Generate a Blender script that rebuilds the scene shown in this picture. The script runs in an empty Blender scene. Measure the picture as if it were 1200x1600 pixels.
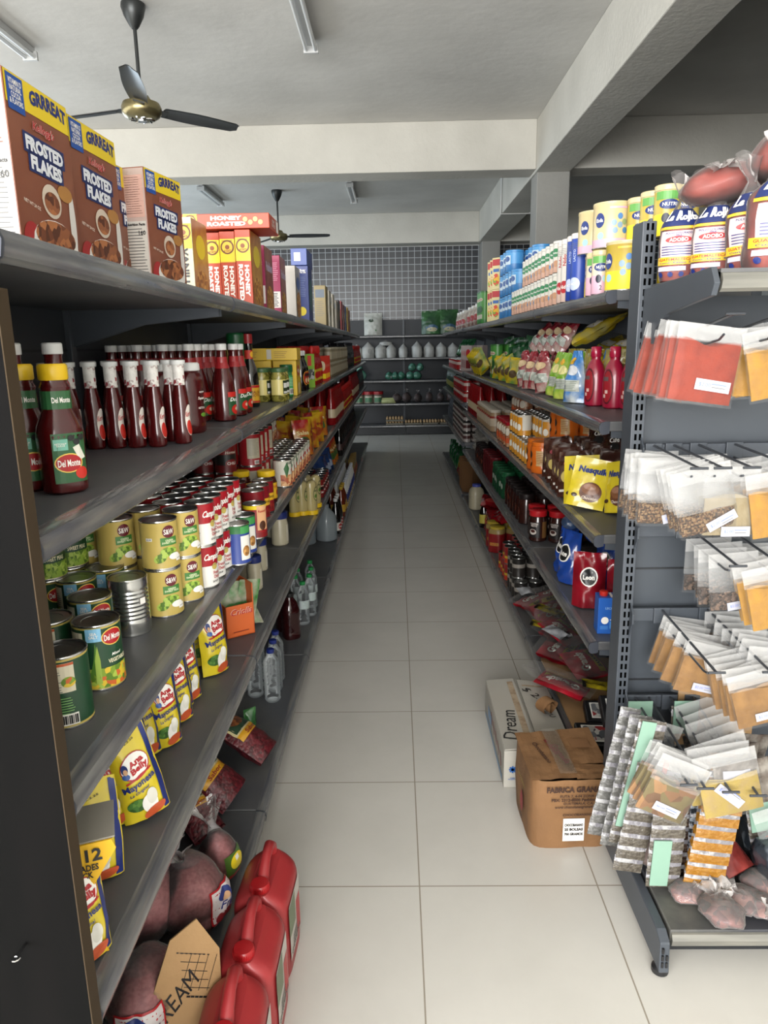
import bpy, math, random
from mathutils import Vector, Matrix
random.seed(7)
SC = bpy.context.scene
COL = SC.collection
PI = math.pi
# ---------------------------------------------------------------- camera
FPX = 1128.0
def _n(v):
    v = Vector(v); v.normalize(); return v
_yc = _n((17, 260, -FPX)); _zc = Vector((-90, 4900, FPX)); _zc = _n(_zc - _yc * _zc.dot(_yc)); _xc = _yc.cross(_zc)
CAMR = Matrix((_xc, _yc, _zc))
CAMLOC = Vector((0, 0, 1.49))
cd = bpy.data.cameras.new('camera'); cam = bpy.data.objects.new('camera', cd); COL.objects.link(cam)
cam.matrix_world = Matrix.Translation(CAMLOC) @ CAMR.to_4x4()
cd.sensor_fit = 'VERTICAL'; cd.sensor_height = 32.0; cd.lens = FPX / 1600 * 32.0
cd.clip_start = 0.05; cd.clip_end = 100
SC.camera = cam
# ---------------------------------------------------------------- world, lights, exposure
SC.view_settings.view_transform = 'Standard'; SC.view_settings.look = 'None'
SC.view_settings.gamma = 1.0; SC.view_settings.use_curve_mapping = False
SC.view_settings.exposure = 0.0
w = bpy.data.worlds.new('world'); SC.world = w; w.use_nodes = True
w.node_tree.nodes['Background'].inputs[0].default_value = (0.80, 0.90, 1.0, 1)
w.node_tree.nodes['Background'].inputs[1].default_value = 0.7
def area(name, loc, rot, sx, sy, power, col=(1, 1, 1)):
    l = bpy.data.lights.new(name, 'AREA'); l.shape = 'RECTANGLE'; l.size = sx; l.size_y = sy
    l.energy = power; l.color = col
    o = bpy.data.objects.new(name, l); COL.objects.link(o); o.location = loc; o.rotation_euler = rot
    return o
# daylight through the shop front behind the photographer, and an area light at the left side
area('daylight_shop_front', (-2.0, -3.4, 1.9), (PI / 2, 0, 0), 6.6, 2.3, 860, (1.0, 0.995, 0.985))
area('left_side_light', (-5.3, 4.2, 1.9), (0, -PI / 2, 0), 2.0, 6.0, 130, (0.93, 0.97, 1.0))
area('far_bay_fill_light', (-5.3, 10.1, 2.1), (0, -PI / 2, 0), 2.2, 3.6, 150, (0.74, 0.88, 1.0))  # added cool fill lamp to brighten the far bay, no opening there
try:
    SC.cycles.transparent_max_bounces = 24
    SC.cycles.max_bounces = 8
except Exception:
    pass
# ---------------------------------------------------------------- materials
MATS = {}
def lin(c):
    c = c / 255.0
    return c / 12.92 if c <= 0.04045 else ((c + 0.055) / 1.055) ** 2.4
def rgb(h):
    if isinstance(h, tuple): return tuple(h) + (1,)
    h = h.lstrip('#'); return tuple(lin(int(h[i:i + 2], 16)) for i in (0, 2, 4)) + (1,)
def mat(name, col, rough=0.5, metal=0.0, noise=None, alpha=1.0, bump=None, spec=0.5, trans=0.0, coat=0.0, emit=0.0, stretch=None):
    """noise=(colour2, scale, lo, hi) mixes a second colour in; bump=(scale, strength)"""
    if name in MATS: return MATS[name]
    m = bpy.data.materials.new(name); m.use_nodes = True
    nt = m.node_tree; b = nt.nodes['Principled BSDF']
    b.inputs['Base Color'].default_value = rgb(col); b.inputs['Roughness'].default_value = rough
    b.inputs['Metallic'].default_value = metal; b.inputs['Alpha'].default_value = alpha
    b.inputs['Specular IOR Level'].default_value = spec; b.inputs['Transmission Weight'].default_value = trans
    b.inputs['Coat Weight'].default_value = coat
    m.diffuse_color = rgb(col)
    tc = None
    if noise or bump:
        tc = nt.nodes.new('ShaderNodeTexCoord')
        src = tc.outputs['Object']
        if stretch:
            mp = nt.nodes.new('ShaderNodeMapping'); mp.inputs['Scale'].default_value = stretch
            nt.links.new(src, mp.inputs[0]); src = mp.outputs[0]
    if noise:
        c2, sc, lo, hi = noise
        n = nt.nodes.new('ShaderNodeTexNoise'); n.inputs['Scale'].default_value = sc; n.inputs['Detail'].default_value = 5
        r = nt.nodes.new('ShaderNodeValToRGB'); r.color_ramp.elements[0].position = lo; r.color_ramp.elements[1].position = hi
        r.color_ramp.elements[0].color = rgb(col); r.color_ramp.elements[1].color = rgb(c2)
        nt.links.new(src, n.inputs['Vector']); nt.links.new(n.outputs['Fac'], r.inputs[0]); nt.links.new(r.outputs[0], b.inputs['Base Color'])
    if bump:
        n2 = nt.nodes.new('ShaderNodeTexNoise'); n2.inputs['Scale'].default_value = bump[0]; n2.inputs['Detail'].default_value = 4
        bp = nt.nodes.new('ShaderNodeBump'); bp.inputs['Strength'].default_value = bump[1]; bp.inputs['Distance'].default_value = 0.01
        nt.links.new(src, n2.inputs['Vector']); nt.links.new(n2.outputs['Fac'], bp.inputs['Height']); nt.links.new(bp.outputs[0], b.inputs['Normal'])
    MATS[name] = m; return m
def speckle(name, cols, scale, rough=0.5, bump=0.0):
    """printed picture / grains: voronoi cells stepping through several colours"""
    if name in MATS: return MATS[name]
    m = bpy.data.materials.new(name); m.use_nodes = True; nt = m.node_tree; b = nt.nodes['Principled BSDF']
    b.inputs['Roughness'].default_value = rough
    tc = nt.nodes.new('ShaderNodeTexCoord'); v = nt.nodes.new('ShaderNodeTexVoronoi'); v.inputs['Scale'].default_value = scale
    sp = nt.nodes.new('ShaderNodeSeparateColor'); r = nt.nodes.new('ShaderNodeValToRGB'); r.color_ramp.interpolation = 'CONSTANT'
    while len(r.color_ramp.elements) < len(cols): r.color_ramp.elements.new(0.5)
    for i, c in enumerate(cols):
        r.color_ramp.elements[i].position = i / len(cols); r.color_ramp.elements[i].color = rgb(c)
    nt.links.new(tc.outputs['Object'], v.inputs['Vector']); nt.links.new(v.outputs['Color'], sp.inputs[0])
    nt.links.new(sp.outputs[0], r.inputs[0]); nt.links.new(r.outputs[0], b.inputs['Base Color'])
    if bump:
        bp = nt.nodes.new('ShaderNodeBump'); bp.inputs['Strength'].default_value = bump; bp.inputs['Distance'].default_value = 0.004
        bp.invert = True
        nt.links.new(v.outputs['Distance'], bp.inputs['Height']); nt.links.new(bp.outputs[0], b.inputs['Normal'])
    m.diffuse_color = rgb(cols[0]); MATS[name] = m; return m
def film(name, tint='#ffffff', amount=0.25, rough=0.15, bump=(60, 0.5), k=.62):
    """thin clear plastic: transparent mixed with a glossy wrinkled coat"""
    if name in MATS: return MATS[name]
    m = bpy.data.materials.new(name); m.use_nodes = True; nt = m.node_tree
    b = nt.nodes['Principled BSDF']; out = nt.nodes['Material Output']
    b.inputs['Base Color'].default_value = tuple(c * k for c in rgb(tint)[:3]) + (1,); b.inputs['Roughness'].default_value = rough; b.inputs['Specular IOR Level'].default_value = .5
    t = nt.nodes.new('ShaderNodeBsdfTransparent'); t.inputs[0].default_value = (0.97, 0.97, 0.97, 1)
    mx = nt.nodes.new('ShaderNodeMixShader'); fr = nt.nodes.new('ShaderNodeFresnel'); fr.inputs[0].default_value = 1.5
    ad = nt.nodes.new('ShaderNodeMath'); ad.operation = 'ADD'; ad.inputs[1].default_value = amount; ad.use_clamp = True
    tc = nt.nodes.new('ShaderNodeTexCoord'); n2 = nt.nodes.new('ShaderNodeTexNoise'); n2.inputs['Scale'].default_value = bump[0]; n2.inputs['Detail'].default_value = 3
    bp = nt.nodes.new('ShaderNodeBump'); bp.inputs['Strength'].default_value = bump[1]; bp.inputs['Distance'].default_value = 0.006
    nt.links.new(tc.outputs['Object'], n2.inputs['Vector']); nt.links.new(n2.outputs['Fac'], bp.inputs['Height'])
    nt.links.new(bp.outputs[0], b.inputs['Normal']); nt.links.new(bp.outputs[0], fr.inputs['Normal'])
    nt.links.new(fr.outputs[0], ad.inputs[0]); nt.links.new(ad.outputs[0], mx.inputs[0])
    nt.links.new(t.outputs[0], mx.inputs[1]); nt.links.new(b.outputs[0], mx.inputs[2]); nt.links.new(mx.outputs[0], out.inputs[0])
    MATS[name] = m; return m
def tiles(name, tile, grout, size, gap, rough, off=(0, 0), axes='xy', var=None):
    """square tiles with grout lines laid in world metres on the given axes"""
    m = bpy.data.materials.new(name); m.use_nodes = True; nt = m.node_tree; b = nt.nodes['Principled BSDF']
    L = nt.links.new; N = nt.nodes.new
    tc = N('ShaderNodeTexCoord'); sx = N('ShaderNodeSeparateXYZ'); L(tc.outputs['Object'], sx.inputs[0])
    ms = []
    for k, a in enumerate(axes):
        ad = N('ShaderNodeMath'); ad.operation = 'SUBTRACT'; ad.inputs[1].default_value = off[k] - 50 * size
        L(sx.outputs['xyz'.index(a)], ad.inputs[0])
        md = N('ShaderNodeMath'); md.operation = 'MODULO'; md.inputs[1].default_value = size; L(ad.outputs[0], md.inputs[0])
        s2 = N('ShaderNodeMath'); s2.operation = 'SUBTRACT'; s2.inputs[1].default_value = size / 2; L(md.outputs[0], s2.inputs[0])
        ab = N('ShaderNodeMath'); ab.operation = 'ABSOLUTE'; L(s2.outputs[0], ab.inputs[0])
        gt = N('ShaderNodeMath'); gt.operation = 'GREATER_THAN'; gt.inputs[1].default_value = size / 2 - gap / 2; L(ab.outputs[0], gt.inputs[0])
        ms.append(gt)
    mx = N('ShaderNodeMath'); mx.operation = 'MAXIMUM'; L(ms[0].outputs[0], mx.inputs[0]); L(ms[1].outputs[0], mx.inputs[1])
    nz = N('ShaderNodeTexNoise'); nz.inputs['Scale'].default_value = 2.2; nz.inputs['Detail'].default_value = 8; nz.inputs['Roughness'].default_value = 0.65
    L(tc.outputs['Object'], nz.inputs['Vector'])
    rp = N('ShaderNodeValToRGB'); rp.color_ramp.elements[0].position = 0.3; rp.color_ramp.elements[1].position = 0.75
    rp.color_ramp.elements[0].color = rgb(tile); rp.color_ramp.elements[1].color = rgb(var or tile); L(nz.outputs['Fac'], rp.inputs[0])
    mc = N('ShaderNodeMix'); mc.data_type = 'RGBA'; L(mx.outputs[0], mc.inputs[0]); L(rp.outputs[0], mc.inputs[6]); mc.inputs[7].default_value = rgb(grout)
    L(mc.outputs[2], b.inputs['Base Color']); b.inputs['Roughness'].default_value = rough
    bp = N('ShaderNodeBump'); bp.inputs['Strength'].default_value = 0.3; bp.inputs['Distance'].default_value = 0.002; bp.invert = True
    L(mx.outputs[0], bp.inputs['Height']); L(bp.outputs[0], b.inputs['Normal'])
    MATS[name] = m; return m
# ---------------------------------------------------------------- mesh builder
TXT = {}
def textgeo(s, bold=0.0):
    """2-D glyph mesh of a string, normalised to width 1; returns verts, faces, aspect"""
    k = (s, bold)
    if k in TXT: return TXT[k]
    c = bpy.data.curves.new('t', 'FONT'); c.body = s; c.resolution_u = 2; c.offset = bold; c.align_x = 'CENTER'
    c.space_line = 0.85
    o = bpy.data.objects.new('t', c); COL.objects.link(o)
    dg = bpy.context.evaluated_depsgraph_get(); dg.update()
    me = o.evaluated_get(dg).to_mesh()
    vs = [tuple(v.co) for v in me.vertices]; fs = [tuple(p.vertices) for p in me.polygons]
    o.evaluated_get(dg).to_mesh_clear(); bpy.data.objects.remove(o); bpy.data.curves.remove(c)
    x0 = min(v[0] for v in vs); x1 = max(v[0] for v in vs); y0 = min(v[1] for v in vs); y1 = max(v[1] for v in vs)
    W = x1 - x0; H = y1 - y0
    vs = [((v[0] - x0) / W - 0.5, (v[1] - y0) / H - 0.5) for v in vs]
    TXT[k] = (vs, fs, H / W); return TXT[k]
class MB:
    def __init__(s): s.v = []; s.f = []; s.m = []; s.mats = []
    def mi(s, m):
        if m not in s.mats: s.mats.append(m)
        return s.mats.index(m)
    def add(s, vs, fs, m):
        b = len(s.v); s.v += [tuple(v) for v in vs]; i = s.mi(m) if not isinstance(m, list) else None
        for k, f in enumerate(fs):
            s.f.append(tuple(b + a for a in f)); s.m.append(i if i is not None else s.mi(m[k]))
        return s
    def box(s, x0, x1, y0, y1, z0, z1, m):
        v = [(x, y, z) for z in (z0, z1) for y in (y0, y1) for x in (x0, x1)]
        return s.add(v, [(0, 2, 3, 1), (4, 5, 7, 6), (0, 1, 5, 4), (2, 6, 7, 3), (0, 4, 6, 2), (1, 3, 7, 5)], m)
    def grid(s, fn, nu, nv, m, close_u=False):
        """fn(i/nu, j/nv) -> point;  m may be a function (u, v) -> material"""
        vs = []; cols = nu if close_u else nu + 1
        for j in range(nv + 1):
            for i in range(cols): vs.append(fn(i / nu, j / nv))
        fs = []; ms = []
        for j in range(nv):
            for i in range(nu):
                a = j * cols + i; b2 = j * cols + (i + 1) % cols if close_u else a + 1
                fs.append((a, b2, b2 + cols, a + cols)); ms.append(m((i + .5) / nu, (j + .5) / nv) if callable(m) and not isinstance(m, bpy.types.Material) else m)
        return s.add(vs, fs, ms)
    def lathe(s, prof, n, m, cx=0, cy=0, sx=1, sy=1, z0=0, cap=True, pw=2.0):
        """prof [(r, z)], m a material or list (one per segment); pw>2 squares the section"""
        vs = []; fs = []; ms = []
        for (r, z) in prof:
            for k in range(n):
                a = 2 * PI * k / n; c, t = math.cos(a), math.sin(a)
                if pw != 2.0:
                    q = (abs(c) ** pw + abs(t) ** pw) ** (-1 / pw); c *= q; t *= q
                vs.append((cx + r * c * sx, cy + r * t * sy, z0 + z))
        for j in range(len(prof) - 1):
            mm = m[j] if isinstance(m, list) else m
            for k in range(n):
                k2 = (k + 1) % n; fs.append((j * n + k, j * n + k2, (j + 1) * n + k2, (j + 1) * n + k)); ms.append(mm)
        if cap:
            fs.append(tuple(range(n - 1, -1, -1))); ms.append(m[0] if isinstance(m, list) else m)
            t = (len(prof) - 1) * n; fs.append(tuple(t + k for k in range(n))); ms.append(m[-1] if isinstance(m, list) else m)
        return s.add(vs, fs, ms)
    def tube(s, pts, r, m, n=8, cap=True):
        pts = [Vector(p) for p in pts]; vs = []; fs = []
        up = Vector((0, 0, 1))
        for i, p in enumerate(pts):
            d = (pts[min(i + 1, len(pts) - 1)] - pts[max(i - 1, 0)]).normalized()
            a = d.cross(up)
            if a.length < 0.05: a = d.cross(Vector((0, 1, 0)))
            a.normalize(); b = a.cross(d); rr = r[i] if isinstance(r, (list, tuple)) else r
            for k in range(n):
                t = 2 * PI * k / n; vs.append(p + (a * math.cos(t) + b * math.sin(t)) * rr)
        for i in range(len(pts) - 1):
            for k in range(n):
                k2 = (k + 1) % n; fs.append((i * n + k, i * n + k2, (i + 1) * n + k2, (i + 1) * n + k))
        if cap:
            fs.append(tuple(range(n - 1, -1, -1))); fs.append(tuple((len(pts) - 1) * n + k for k in range(n)))
        return s.add(vs, fs, m)
    def prism(s, poly, d0, d1, m, axis='y'):
        """poly in the plane normal to axis; (x,z) for y, (y,z) for x, (x,y) for z"""
        def P(p, d): return {'y': (p[0], d, p[1]), 'x': (d, p[0], p[1]), 'z': (p[0], p[1], d)}[axis]
        n = len(poly); vs = [P(p, d0) for p in poly] + [P(p, d1) for p in poly]
        fs = [tuple(range(n)), tuple(range(2 * n - 1, n - 1, -1))] + [(k, n + k, n + (k + 1) % n, (k + 1) % n) for k in range(n)]
        return s.add(vs, fs, m)
    # -- print on a surface S(u, v, off) in metres
    def rect(s, S, u, v, w, h, m, off=0.0005, rot=0, n=None):
        nu = n or max(1, int(w / 0.006)); nv = n or max(1, int(h / 0.012)); nu = min(nu, 24); nv = min(nv, 16)
        c, t = math.cos(rot), math.sin(rot)
        def fn(a, b):
            x = (a - .5) * w; y = (b - .5) * h
            return S(u + x * c - y * t, v + x * t + y * c, off)
        return s.grid(fn, nu, nv, m)
    def ell(s, S, u, v, ru, rv, m, off=0.0008, rot=0, n=20, rings=3):
        c, t = math.cos(rot), math.sin(rot); vs = [S(u, v, off)]; fs = []
        for j in range(1, rings + 1):
            for k in range(n):
                a = 2 * PI * k / n; x = ru * j / rings * math.cos(a); y = rv * j / rings * math.sin(a)
                vs.append(S(u + x * c - y * t, v + x * t + y * c, off))
        for k in range(n): fs.append((0, 1 + k, 1 + (k + 1) % n))
        for j in range(rings - 1):
            for k in range(n):
                a = 1 + j * n + k; b = 1 + j * n + (k + 1) % n; fs.append((a, a + n, b + n, b))
        return s.add(vs, fs, m)
    def text(s, S, st, u, v, w, m, h=None, off=0.0012, rot=0, bold=0.02, shear=0.0, arc=0.0):
        vs, fs, asp = textgeo(st, bold); h = h or w * asp; c, t = math.cos(rot), math.sin(rot); P = []
        for (a, b) in vs:
            x = a * w + b * h * shear; y = b * h + arc * (1 - 4 * a * a) * h
            P.append(S(u + x * c - y * t, v + x * t + y * c, off))
        return s.add(P, fs, m)
    def obj(s, name, parent=None, smooth=35, bevel=0, bseg=2, loc=None, rz=None, sub=0):
        me = bpy.data.meshes.new(name); me.from_pydata(s.v, [], s.f)
        for m in s.mats: me.materials.append(m)
        me.polygons.foreach_set('material_index', s.m)
        if smooth:
            me.polygons.foreach_set('use_smooth', [True] * len(s.f)); me.set_sharp_from_angle(angle=math.radians(smooth))
        me.update()
        o = bpy.data.objects.new(name, me); COL.objects.link(o)
        if parent: o.parent = parent
        if loc: o.location = loc
        if rz is not None: o.rotation_euler.z = rz
        if bevel:
            b = o.modifiers.new('bevel', 'BEVEL'); b.width = bevel; b.segments = bseg; b.limit_method = 'ANGLE'; b.angle_limit = 0.7
        if sub:
            b = o.modifiers.new('sub', 'SUBSURF'); b.levels = sub; b.render_levels = sub
        return o
def tag(o, label=None, cat=None, group=None, kind=None):
    if label: o['label'] = label
    if cat: o['category'] = cat
    if group: o['group'] = group
    if kind: o['kind'] = kind
    return o
def empty(name, loc=(0, 0, 0), rz=0, rot=None):
    o = bpy.data.objects.new(name, None); COL.objects.link(o); o.empty_display_size = 0.05
    o.location = loc; o.rotation_euler = rot or (0, 0, rz); return o
def dup(root, loc=None, rz=None, label=None, group=None, rot=None, scale=None):
    r = root.copy(); COL.objects.link(r)
    if loc is not None: r.location = loc
    if rz is not None: r.rotation_euler = (0, 0, rz)
    if rot is not None: r.rotation_euler = rot
    r.scale = scale if isinstance(scale, tuple) else (scale or 1,) * 3
    if label: r['label'] = label
    if group: r['group'] = group
    for ch in list(root.children):
        c = ch.copy(); COL.objects.link(c); c.parent = r
        for g in list(ch.children):
            d = g.copy(); COL.objects.link(d); d.parent = c
    return r
USED = set()
def settle(root, loc, rot, scale):
    """height at which the tilted thing just rests with its lowest point on loc.z"""
    M = Matrix.LocRotScale(None, __import__('mathutils').Euler(rot), Vector(scale if isinstance(scale, tuple) else (scale or 1,) * 3))
    lo = min(min((M @ v.co).z for v in c.data.vertices) for c in root.children if c.type == 'MESH' and 'label' not in c.name)
    return (loc[0], loc[1], loc[2] - lo + .0008)
def place(root, loc, rz=0, label=None, group=None, rot=None, scale=None):
    """the first call moves the thing itself, later calls copy it with its parts"""
    if rot and not root.name.startswith('spice_packet'): loc = settle(root, loc, rot, scale)
    if root.name in USED: return dup(root, loc, rz, label, group, rot, scale)
    USED.add(root.name); root.location = loc; root.rotation_euler = rot or (0, 0, rz)
    if scale: root.scale = scale if isinstance(scale, tuple) else (scale,) * 3
    if label: root['label'] = label
    if group: root['group'] = group
    return root
ORD = ['', 'nearest', 'second', 'third', 'fourth', 'fifth', 'sixth', 'seventh', 'eighth', 'ninth', 'tenth', 'eleventh', 'twelfth', 'thirteenth', 'fourteenth', 'fifteenth', 'sixteenth', 'seventeenth', 'eighteenth', 'nineteenth', 'twentieth', 'twenty-first', 'twenty-second', 'twenty-third', 'twenty-fourth']
ROWS = ['front row', 'second row back', 'third row back', 'fourth row back', 'fifth row back', 'sixth row back', 'seventh row back']
# surfaces for printing
def S_plane(o, ux, vx):
    o = Vector(o); ux = Vector(ux); vx = Vector(vx); n = ux.cross(vx)
    return lambda u, v, off: o + ux * u + vx * v + n * off
def S_cyl(r, zc, a0=-PI / 2, cx=0, cy=0):
    """u runs counter-clockwise seen from above, centred on angle a0"""
    return lambda u, v, off: Vector((cx + (r + off) * math.cos(a0 + u / r), cy + (r + off) * math.sin(a0 + u / r), zc + v))
# ================================================================ the room
M_ceil = mat('ceiling_paint', '#d2d0cb', 0.85, noise=('#c4c2bd', 1.6, 0.35, 0.7), bump=(14, 0.22))
M_beam = mat('beam_paint', '#c8c5bc', 0.8, noise=('#bcb9b0', 2.0, 0.35, 0.7), bump=(28, 0.3))
M_wall = mat('wall_paint', '#c3c2bd', 0.85, noise=('#b5b5b2', 2.0, 0.35, 0.7), bump=(25, 0.2))
M_floor = tiles('floor_tiles', '#bcb9b2', '#8f877a', 0.5, 0.004, 0.24, (0.048, 0.252), 'xy', '#c6c3bc')
M_btile = tiles('wall_mosaic', '#24272c', '#a4a9ad', 0.108, 0.009, 0.3, (0.03, 0.02), 'xz', '#2b2f35')
def struct(name, mb, **k):
    o = mb.obj(name, smooth=0, **k); o['kind'] = 'structure'; return o
struct('floor', MB().box(-5.6, 6, -3.6, 13.05, -0.1, 0, M_floor))
struct('ceiling', MB().box(-5.6, 6, -3.6, 13.05, 3.59, 3.75, M_ceil))
struct('wall_back', MB().box(-5.6, 6, 12.9, 13.05, 0, 3.12, M_btile).box(-5.6, 6, 12.88, 13.05, 3.11, 3.59, M_wall))
struct('wall_left', MB().box(-5.6, -5.45, -3.6, 12.9, 0, 3.59, M_wall))
struct('wall_right', MB().box(5.85, 6, -3.6, 12.9, 0, 3.59, M_wall))
struct('wall_light_block', MB().box(1.42, 1.72, -3.6, 2.4, 0, 3.12, M_wall))  # unseen partition, added to keep daylight out of the right bay
struct('wall_front', MB().box(-5.6, 6, -3.75, -3.6, 0, 3.59, M_wall))
struct('trim_1', MB().box(-5.45, 1.40, 7.62, 7.98, 3.14, 3.59, M_beam), bevel=0.008)
struct('trim_2', MB().box(1.74, 5.85, 7.62, 7.98, 3.14, 3.59, M_beam), bevel=0.008)
struct('trim_3', MB().box(1.40, 1.74, -3.6, 12.88, 3.12, 3.59, M_beam), bevel=0.008)
struct('trim_4', MB().box(-5.45, 1.40, 12.5, 12.88, 3.12, 3.59, M_beam).box(1.74, 5.85, 12.5, 12.88, 3.12, 3.59, M_beam), bevel=0.008)
M_col = mat('column_paint', '#969590', 0.85, noise=('#8c8b87', 2.0, 0.35, 0.7), bump=(25, 0.2))
struct('trim_5', MB().box(1.415, 1.735, 7.64, 7.96, 0, 3.12, M_col), bevel=0.008)
struct('trim_6', MB().box(1.44, 1.74, 12.45, 12.88, 0, 3.12, M_col), bevel=0.008)
M_cond = mat('white_conduit', '#d2d2cf', 0.5)
tag(MB().tube([(-5.4, 9.9, 3.575), (1.39, 9.9, 3.575)], 0.012, M_cond, 8).tube([(1.385, 9.9, 3.575), (1.385, 9.9, 3.11), (1.75, 9.9, 3.11), (1.75, 9.9, 3.575)], 0.012, M_cond, 8).tube([(1.75, 9.9, 3.575), (5.8, 9.9, 3.575)], 0.012, M_cond, 8).obj('electrical_conduit'),
    'thin white conduit running across the far ceiling bay', 'conduit')
# ---- ceiling fans
M_fan = mat('fan_dark_metal', '#3a3c3c', 0.35, 0.6); M_brass = mat('fan_antique_brass', '#8a7f5c', 0.28, 0.9)
M_blade = mat('fan_blade', '#4a4c4e', 0.35, 0.5); M_chrome = mat('chrome', '#c8c8c8', 0.15, 1.0)
def fan(loc, a0, label, big):
    r = empty('ceiling_fan', loc); tag(r, label, 'ceiling fan', 'ceiling fans')
    MB().lathe([(0.02, 0), (0.072, 0), (0.075, -0.02), (0.06, -0.07), (0.03, -0.125), (0.018, -0.14)], 24, M_fan).obj('canopy', r)
    MB().tube([(0, 0, -0.12), (0, 0, -0.56)], 0.012, M_fan, 10).obj('down_rod', r)
    mo = MB().lathe([(0.02, -0.51), (0.05, -0.52), (0.07, -0.55), (0.115, -0.565), (0.125, -0.59), (0.123, -0.62), (0.11, -0.64), (0.085, -0.655), (0.02, -0.66)], 32, [M_brass] * 8).obj('motor_housing', r)
    c = MB()
    for k in range(9):
        a = 2 * PI * k / 9; c.tube([(0.045 * math.cos(a), 0.045 * math.sin(a), -0.656), (0.075 * math.cos(a + .35), 0.075 * math.sin(a + .35), -0.659)], 0.006, M_chrome, 6)
    c.lathe([(0.0, -0.655), (0.03, -0.658), (0.028, -0.67), (0, -0.674)], 16, M_chrome); c.obj('vent_cover', mo)
    for k in range(3):
        a = a0 + k * 2 * PI / 3; ca, sa = math.cos(a), math.sin(a)
        def P(x, y, z): return (x * ca - y * sa, x * sa + y * ca, z)
        b = MB(); n = 14; top = []; 
        def fn(u, v):
            x = 0.15 + 0.56 * u; wd = 0.052 + 0.012 * math.sin(PI * min(1, u * 1.2)); wd *= (1 - max(0, (u - .9) / .1) ** 2 * .55)
            y = (v - .5) * 2 * wd; return x, y, -0.59 - y * 0.22 - 0.012 * (1 - (y / wd) ** 2) * -1
        b.grid(lambda u, v: P(*fn(u, v)), n, 6, M_blade)
        b.grid(lambda u, v: P(fn(u, 1 - v)[0], fn(u, 1 - v)[1], fn(u, 1 - v)[2] - 0.004), n, 6, M_blade)
        bo = b.obj('blade', r)
        MB().add([P(0.10, -.022, -.59), P(0.10, .022, -.60), P(0.17, .035, -.603), P(0.17, -.035, -.588), P(0.10, -.022, -.597), P(0.10, .022, -.607), P(0.17, .035, -.61), P(0.17, -.035, -.595)],
                 [(0, 3, 2, 1), (4, 5, 6, 7), (0, 1, 5, 4), (1, 2, 6, 5), (2, 3, 7, 6), (3, 0, 4, 7)], M_fan).obj('bracket', bo)
fan((-1.60, 5.06, 3.59), math.radians(43), 'near brass ceiling fan with dark blades hanging above left shelves', True)
fan((-1.59, 10.6, 3.59), math.radians(2), 'far dark ceiling fan beyond the first cross beam', False)
# ---- fluorescent battens
M_tubew = mat('unlit_tube_glass', '#dcdfe0', 0.25, coat=0.4); M_bat = mat('batten_white', '#bfc0bf', 0.45)
def batten(x, y0, y1, label):
    r = empty('fluorescent_batten', (x, y0, 3.59)); tag(r, label, 'fluorescent light', 'twin-tube ceiling lights'); L = y1 - y0
    MB().box(-0.03, 0.03, 0, L, -0.045, -0.002, M_bat).obj('housing', r, bevel=0.004)
    for s in (-1, 1):
        MB().tube([(s * 0.032, 0.03, -0.068), (s * 0.032, L - 0.03, -0.068)], 0.0145, M_tubew, 12).obj('tube', r)
    for y in (0.0, L - 0.03):
        MB().box(-0.052, 0.052, y, y + 0.03, -0.088, -0.03, M_bat).obj('end_socket', r, bevel=0.004)
batten(-0.56, 4.45, 5.68, 'unlit twin tube light on near ceiling bay above aisle')
batten(-2.55, 4.45, 5.68, 'unlit twin tube light at left of near ceiling fan')
batten(-2.50, 10.05, 11.2, 'unlit twin tube light beyond cross beam, left of far fan')
batten(-0.56, 10.05, 11.2, 'unlit twin tube light beyond cross beam, right of far fan')
# ================================================================ shelving
M_sh = mat('shelf_grey_metal', '#464b52', 0.45, 0.1, noise=('#3e4349', 3.0, 0.35, 0.7))
M_deck = mat('shelf_deck_dusty', '#4a4c50', 0.5, 0.05, noise=('#5c5b59', 4.0, 0.4, 0.75))
M_rail = mat('price_rail_plastic', '#4b4c52', 0.25, 0.0, noise=('#74736f', 2.5, 0.35, 0.75), stretch=(40, 2.0, 14), coat=0.3)  # lighter streaks in the colour imitate reflection stripes on clear plastic
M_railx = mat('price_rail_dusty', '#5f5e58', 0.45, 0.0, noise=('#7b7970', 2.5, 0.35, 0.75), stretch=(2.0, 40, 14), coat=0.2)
M_cap = mat('rail_end_cap', '#3c3f46', 0.5, spec=.2)
M_dark = mat('shelf_groove_grey', '#1e2023', 0.5, 0.1)
M_panel = mat('back_panel_grey', '#2f3338', 0.45, 0.1)
M_black = mat('black_plastic', '#1a1a1c', 0.4)
M_film = film('clear_film')
RAILP = [(-0.022, 0.0378), (-0.008, 0.0376), (0.004, 0.034), (0.009, 0.022), (0.006, 0.006), (-0.002, 0.0), (-0.012, 0.001), (-0.022, 0.004)]
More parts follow.
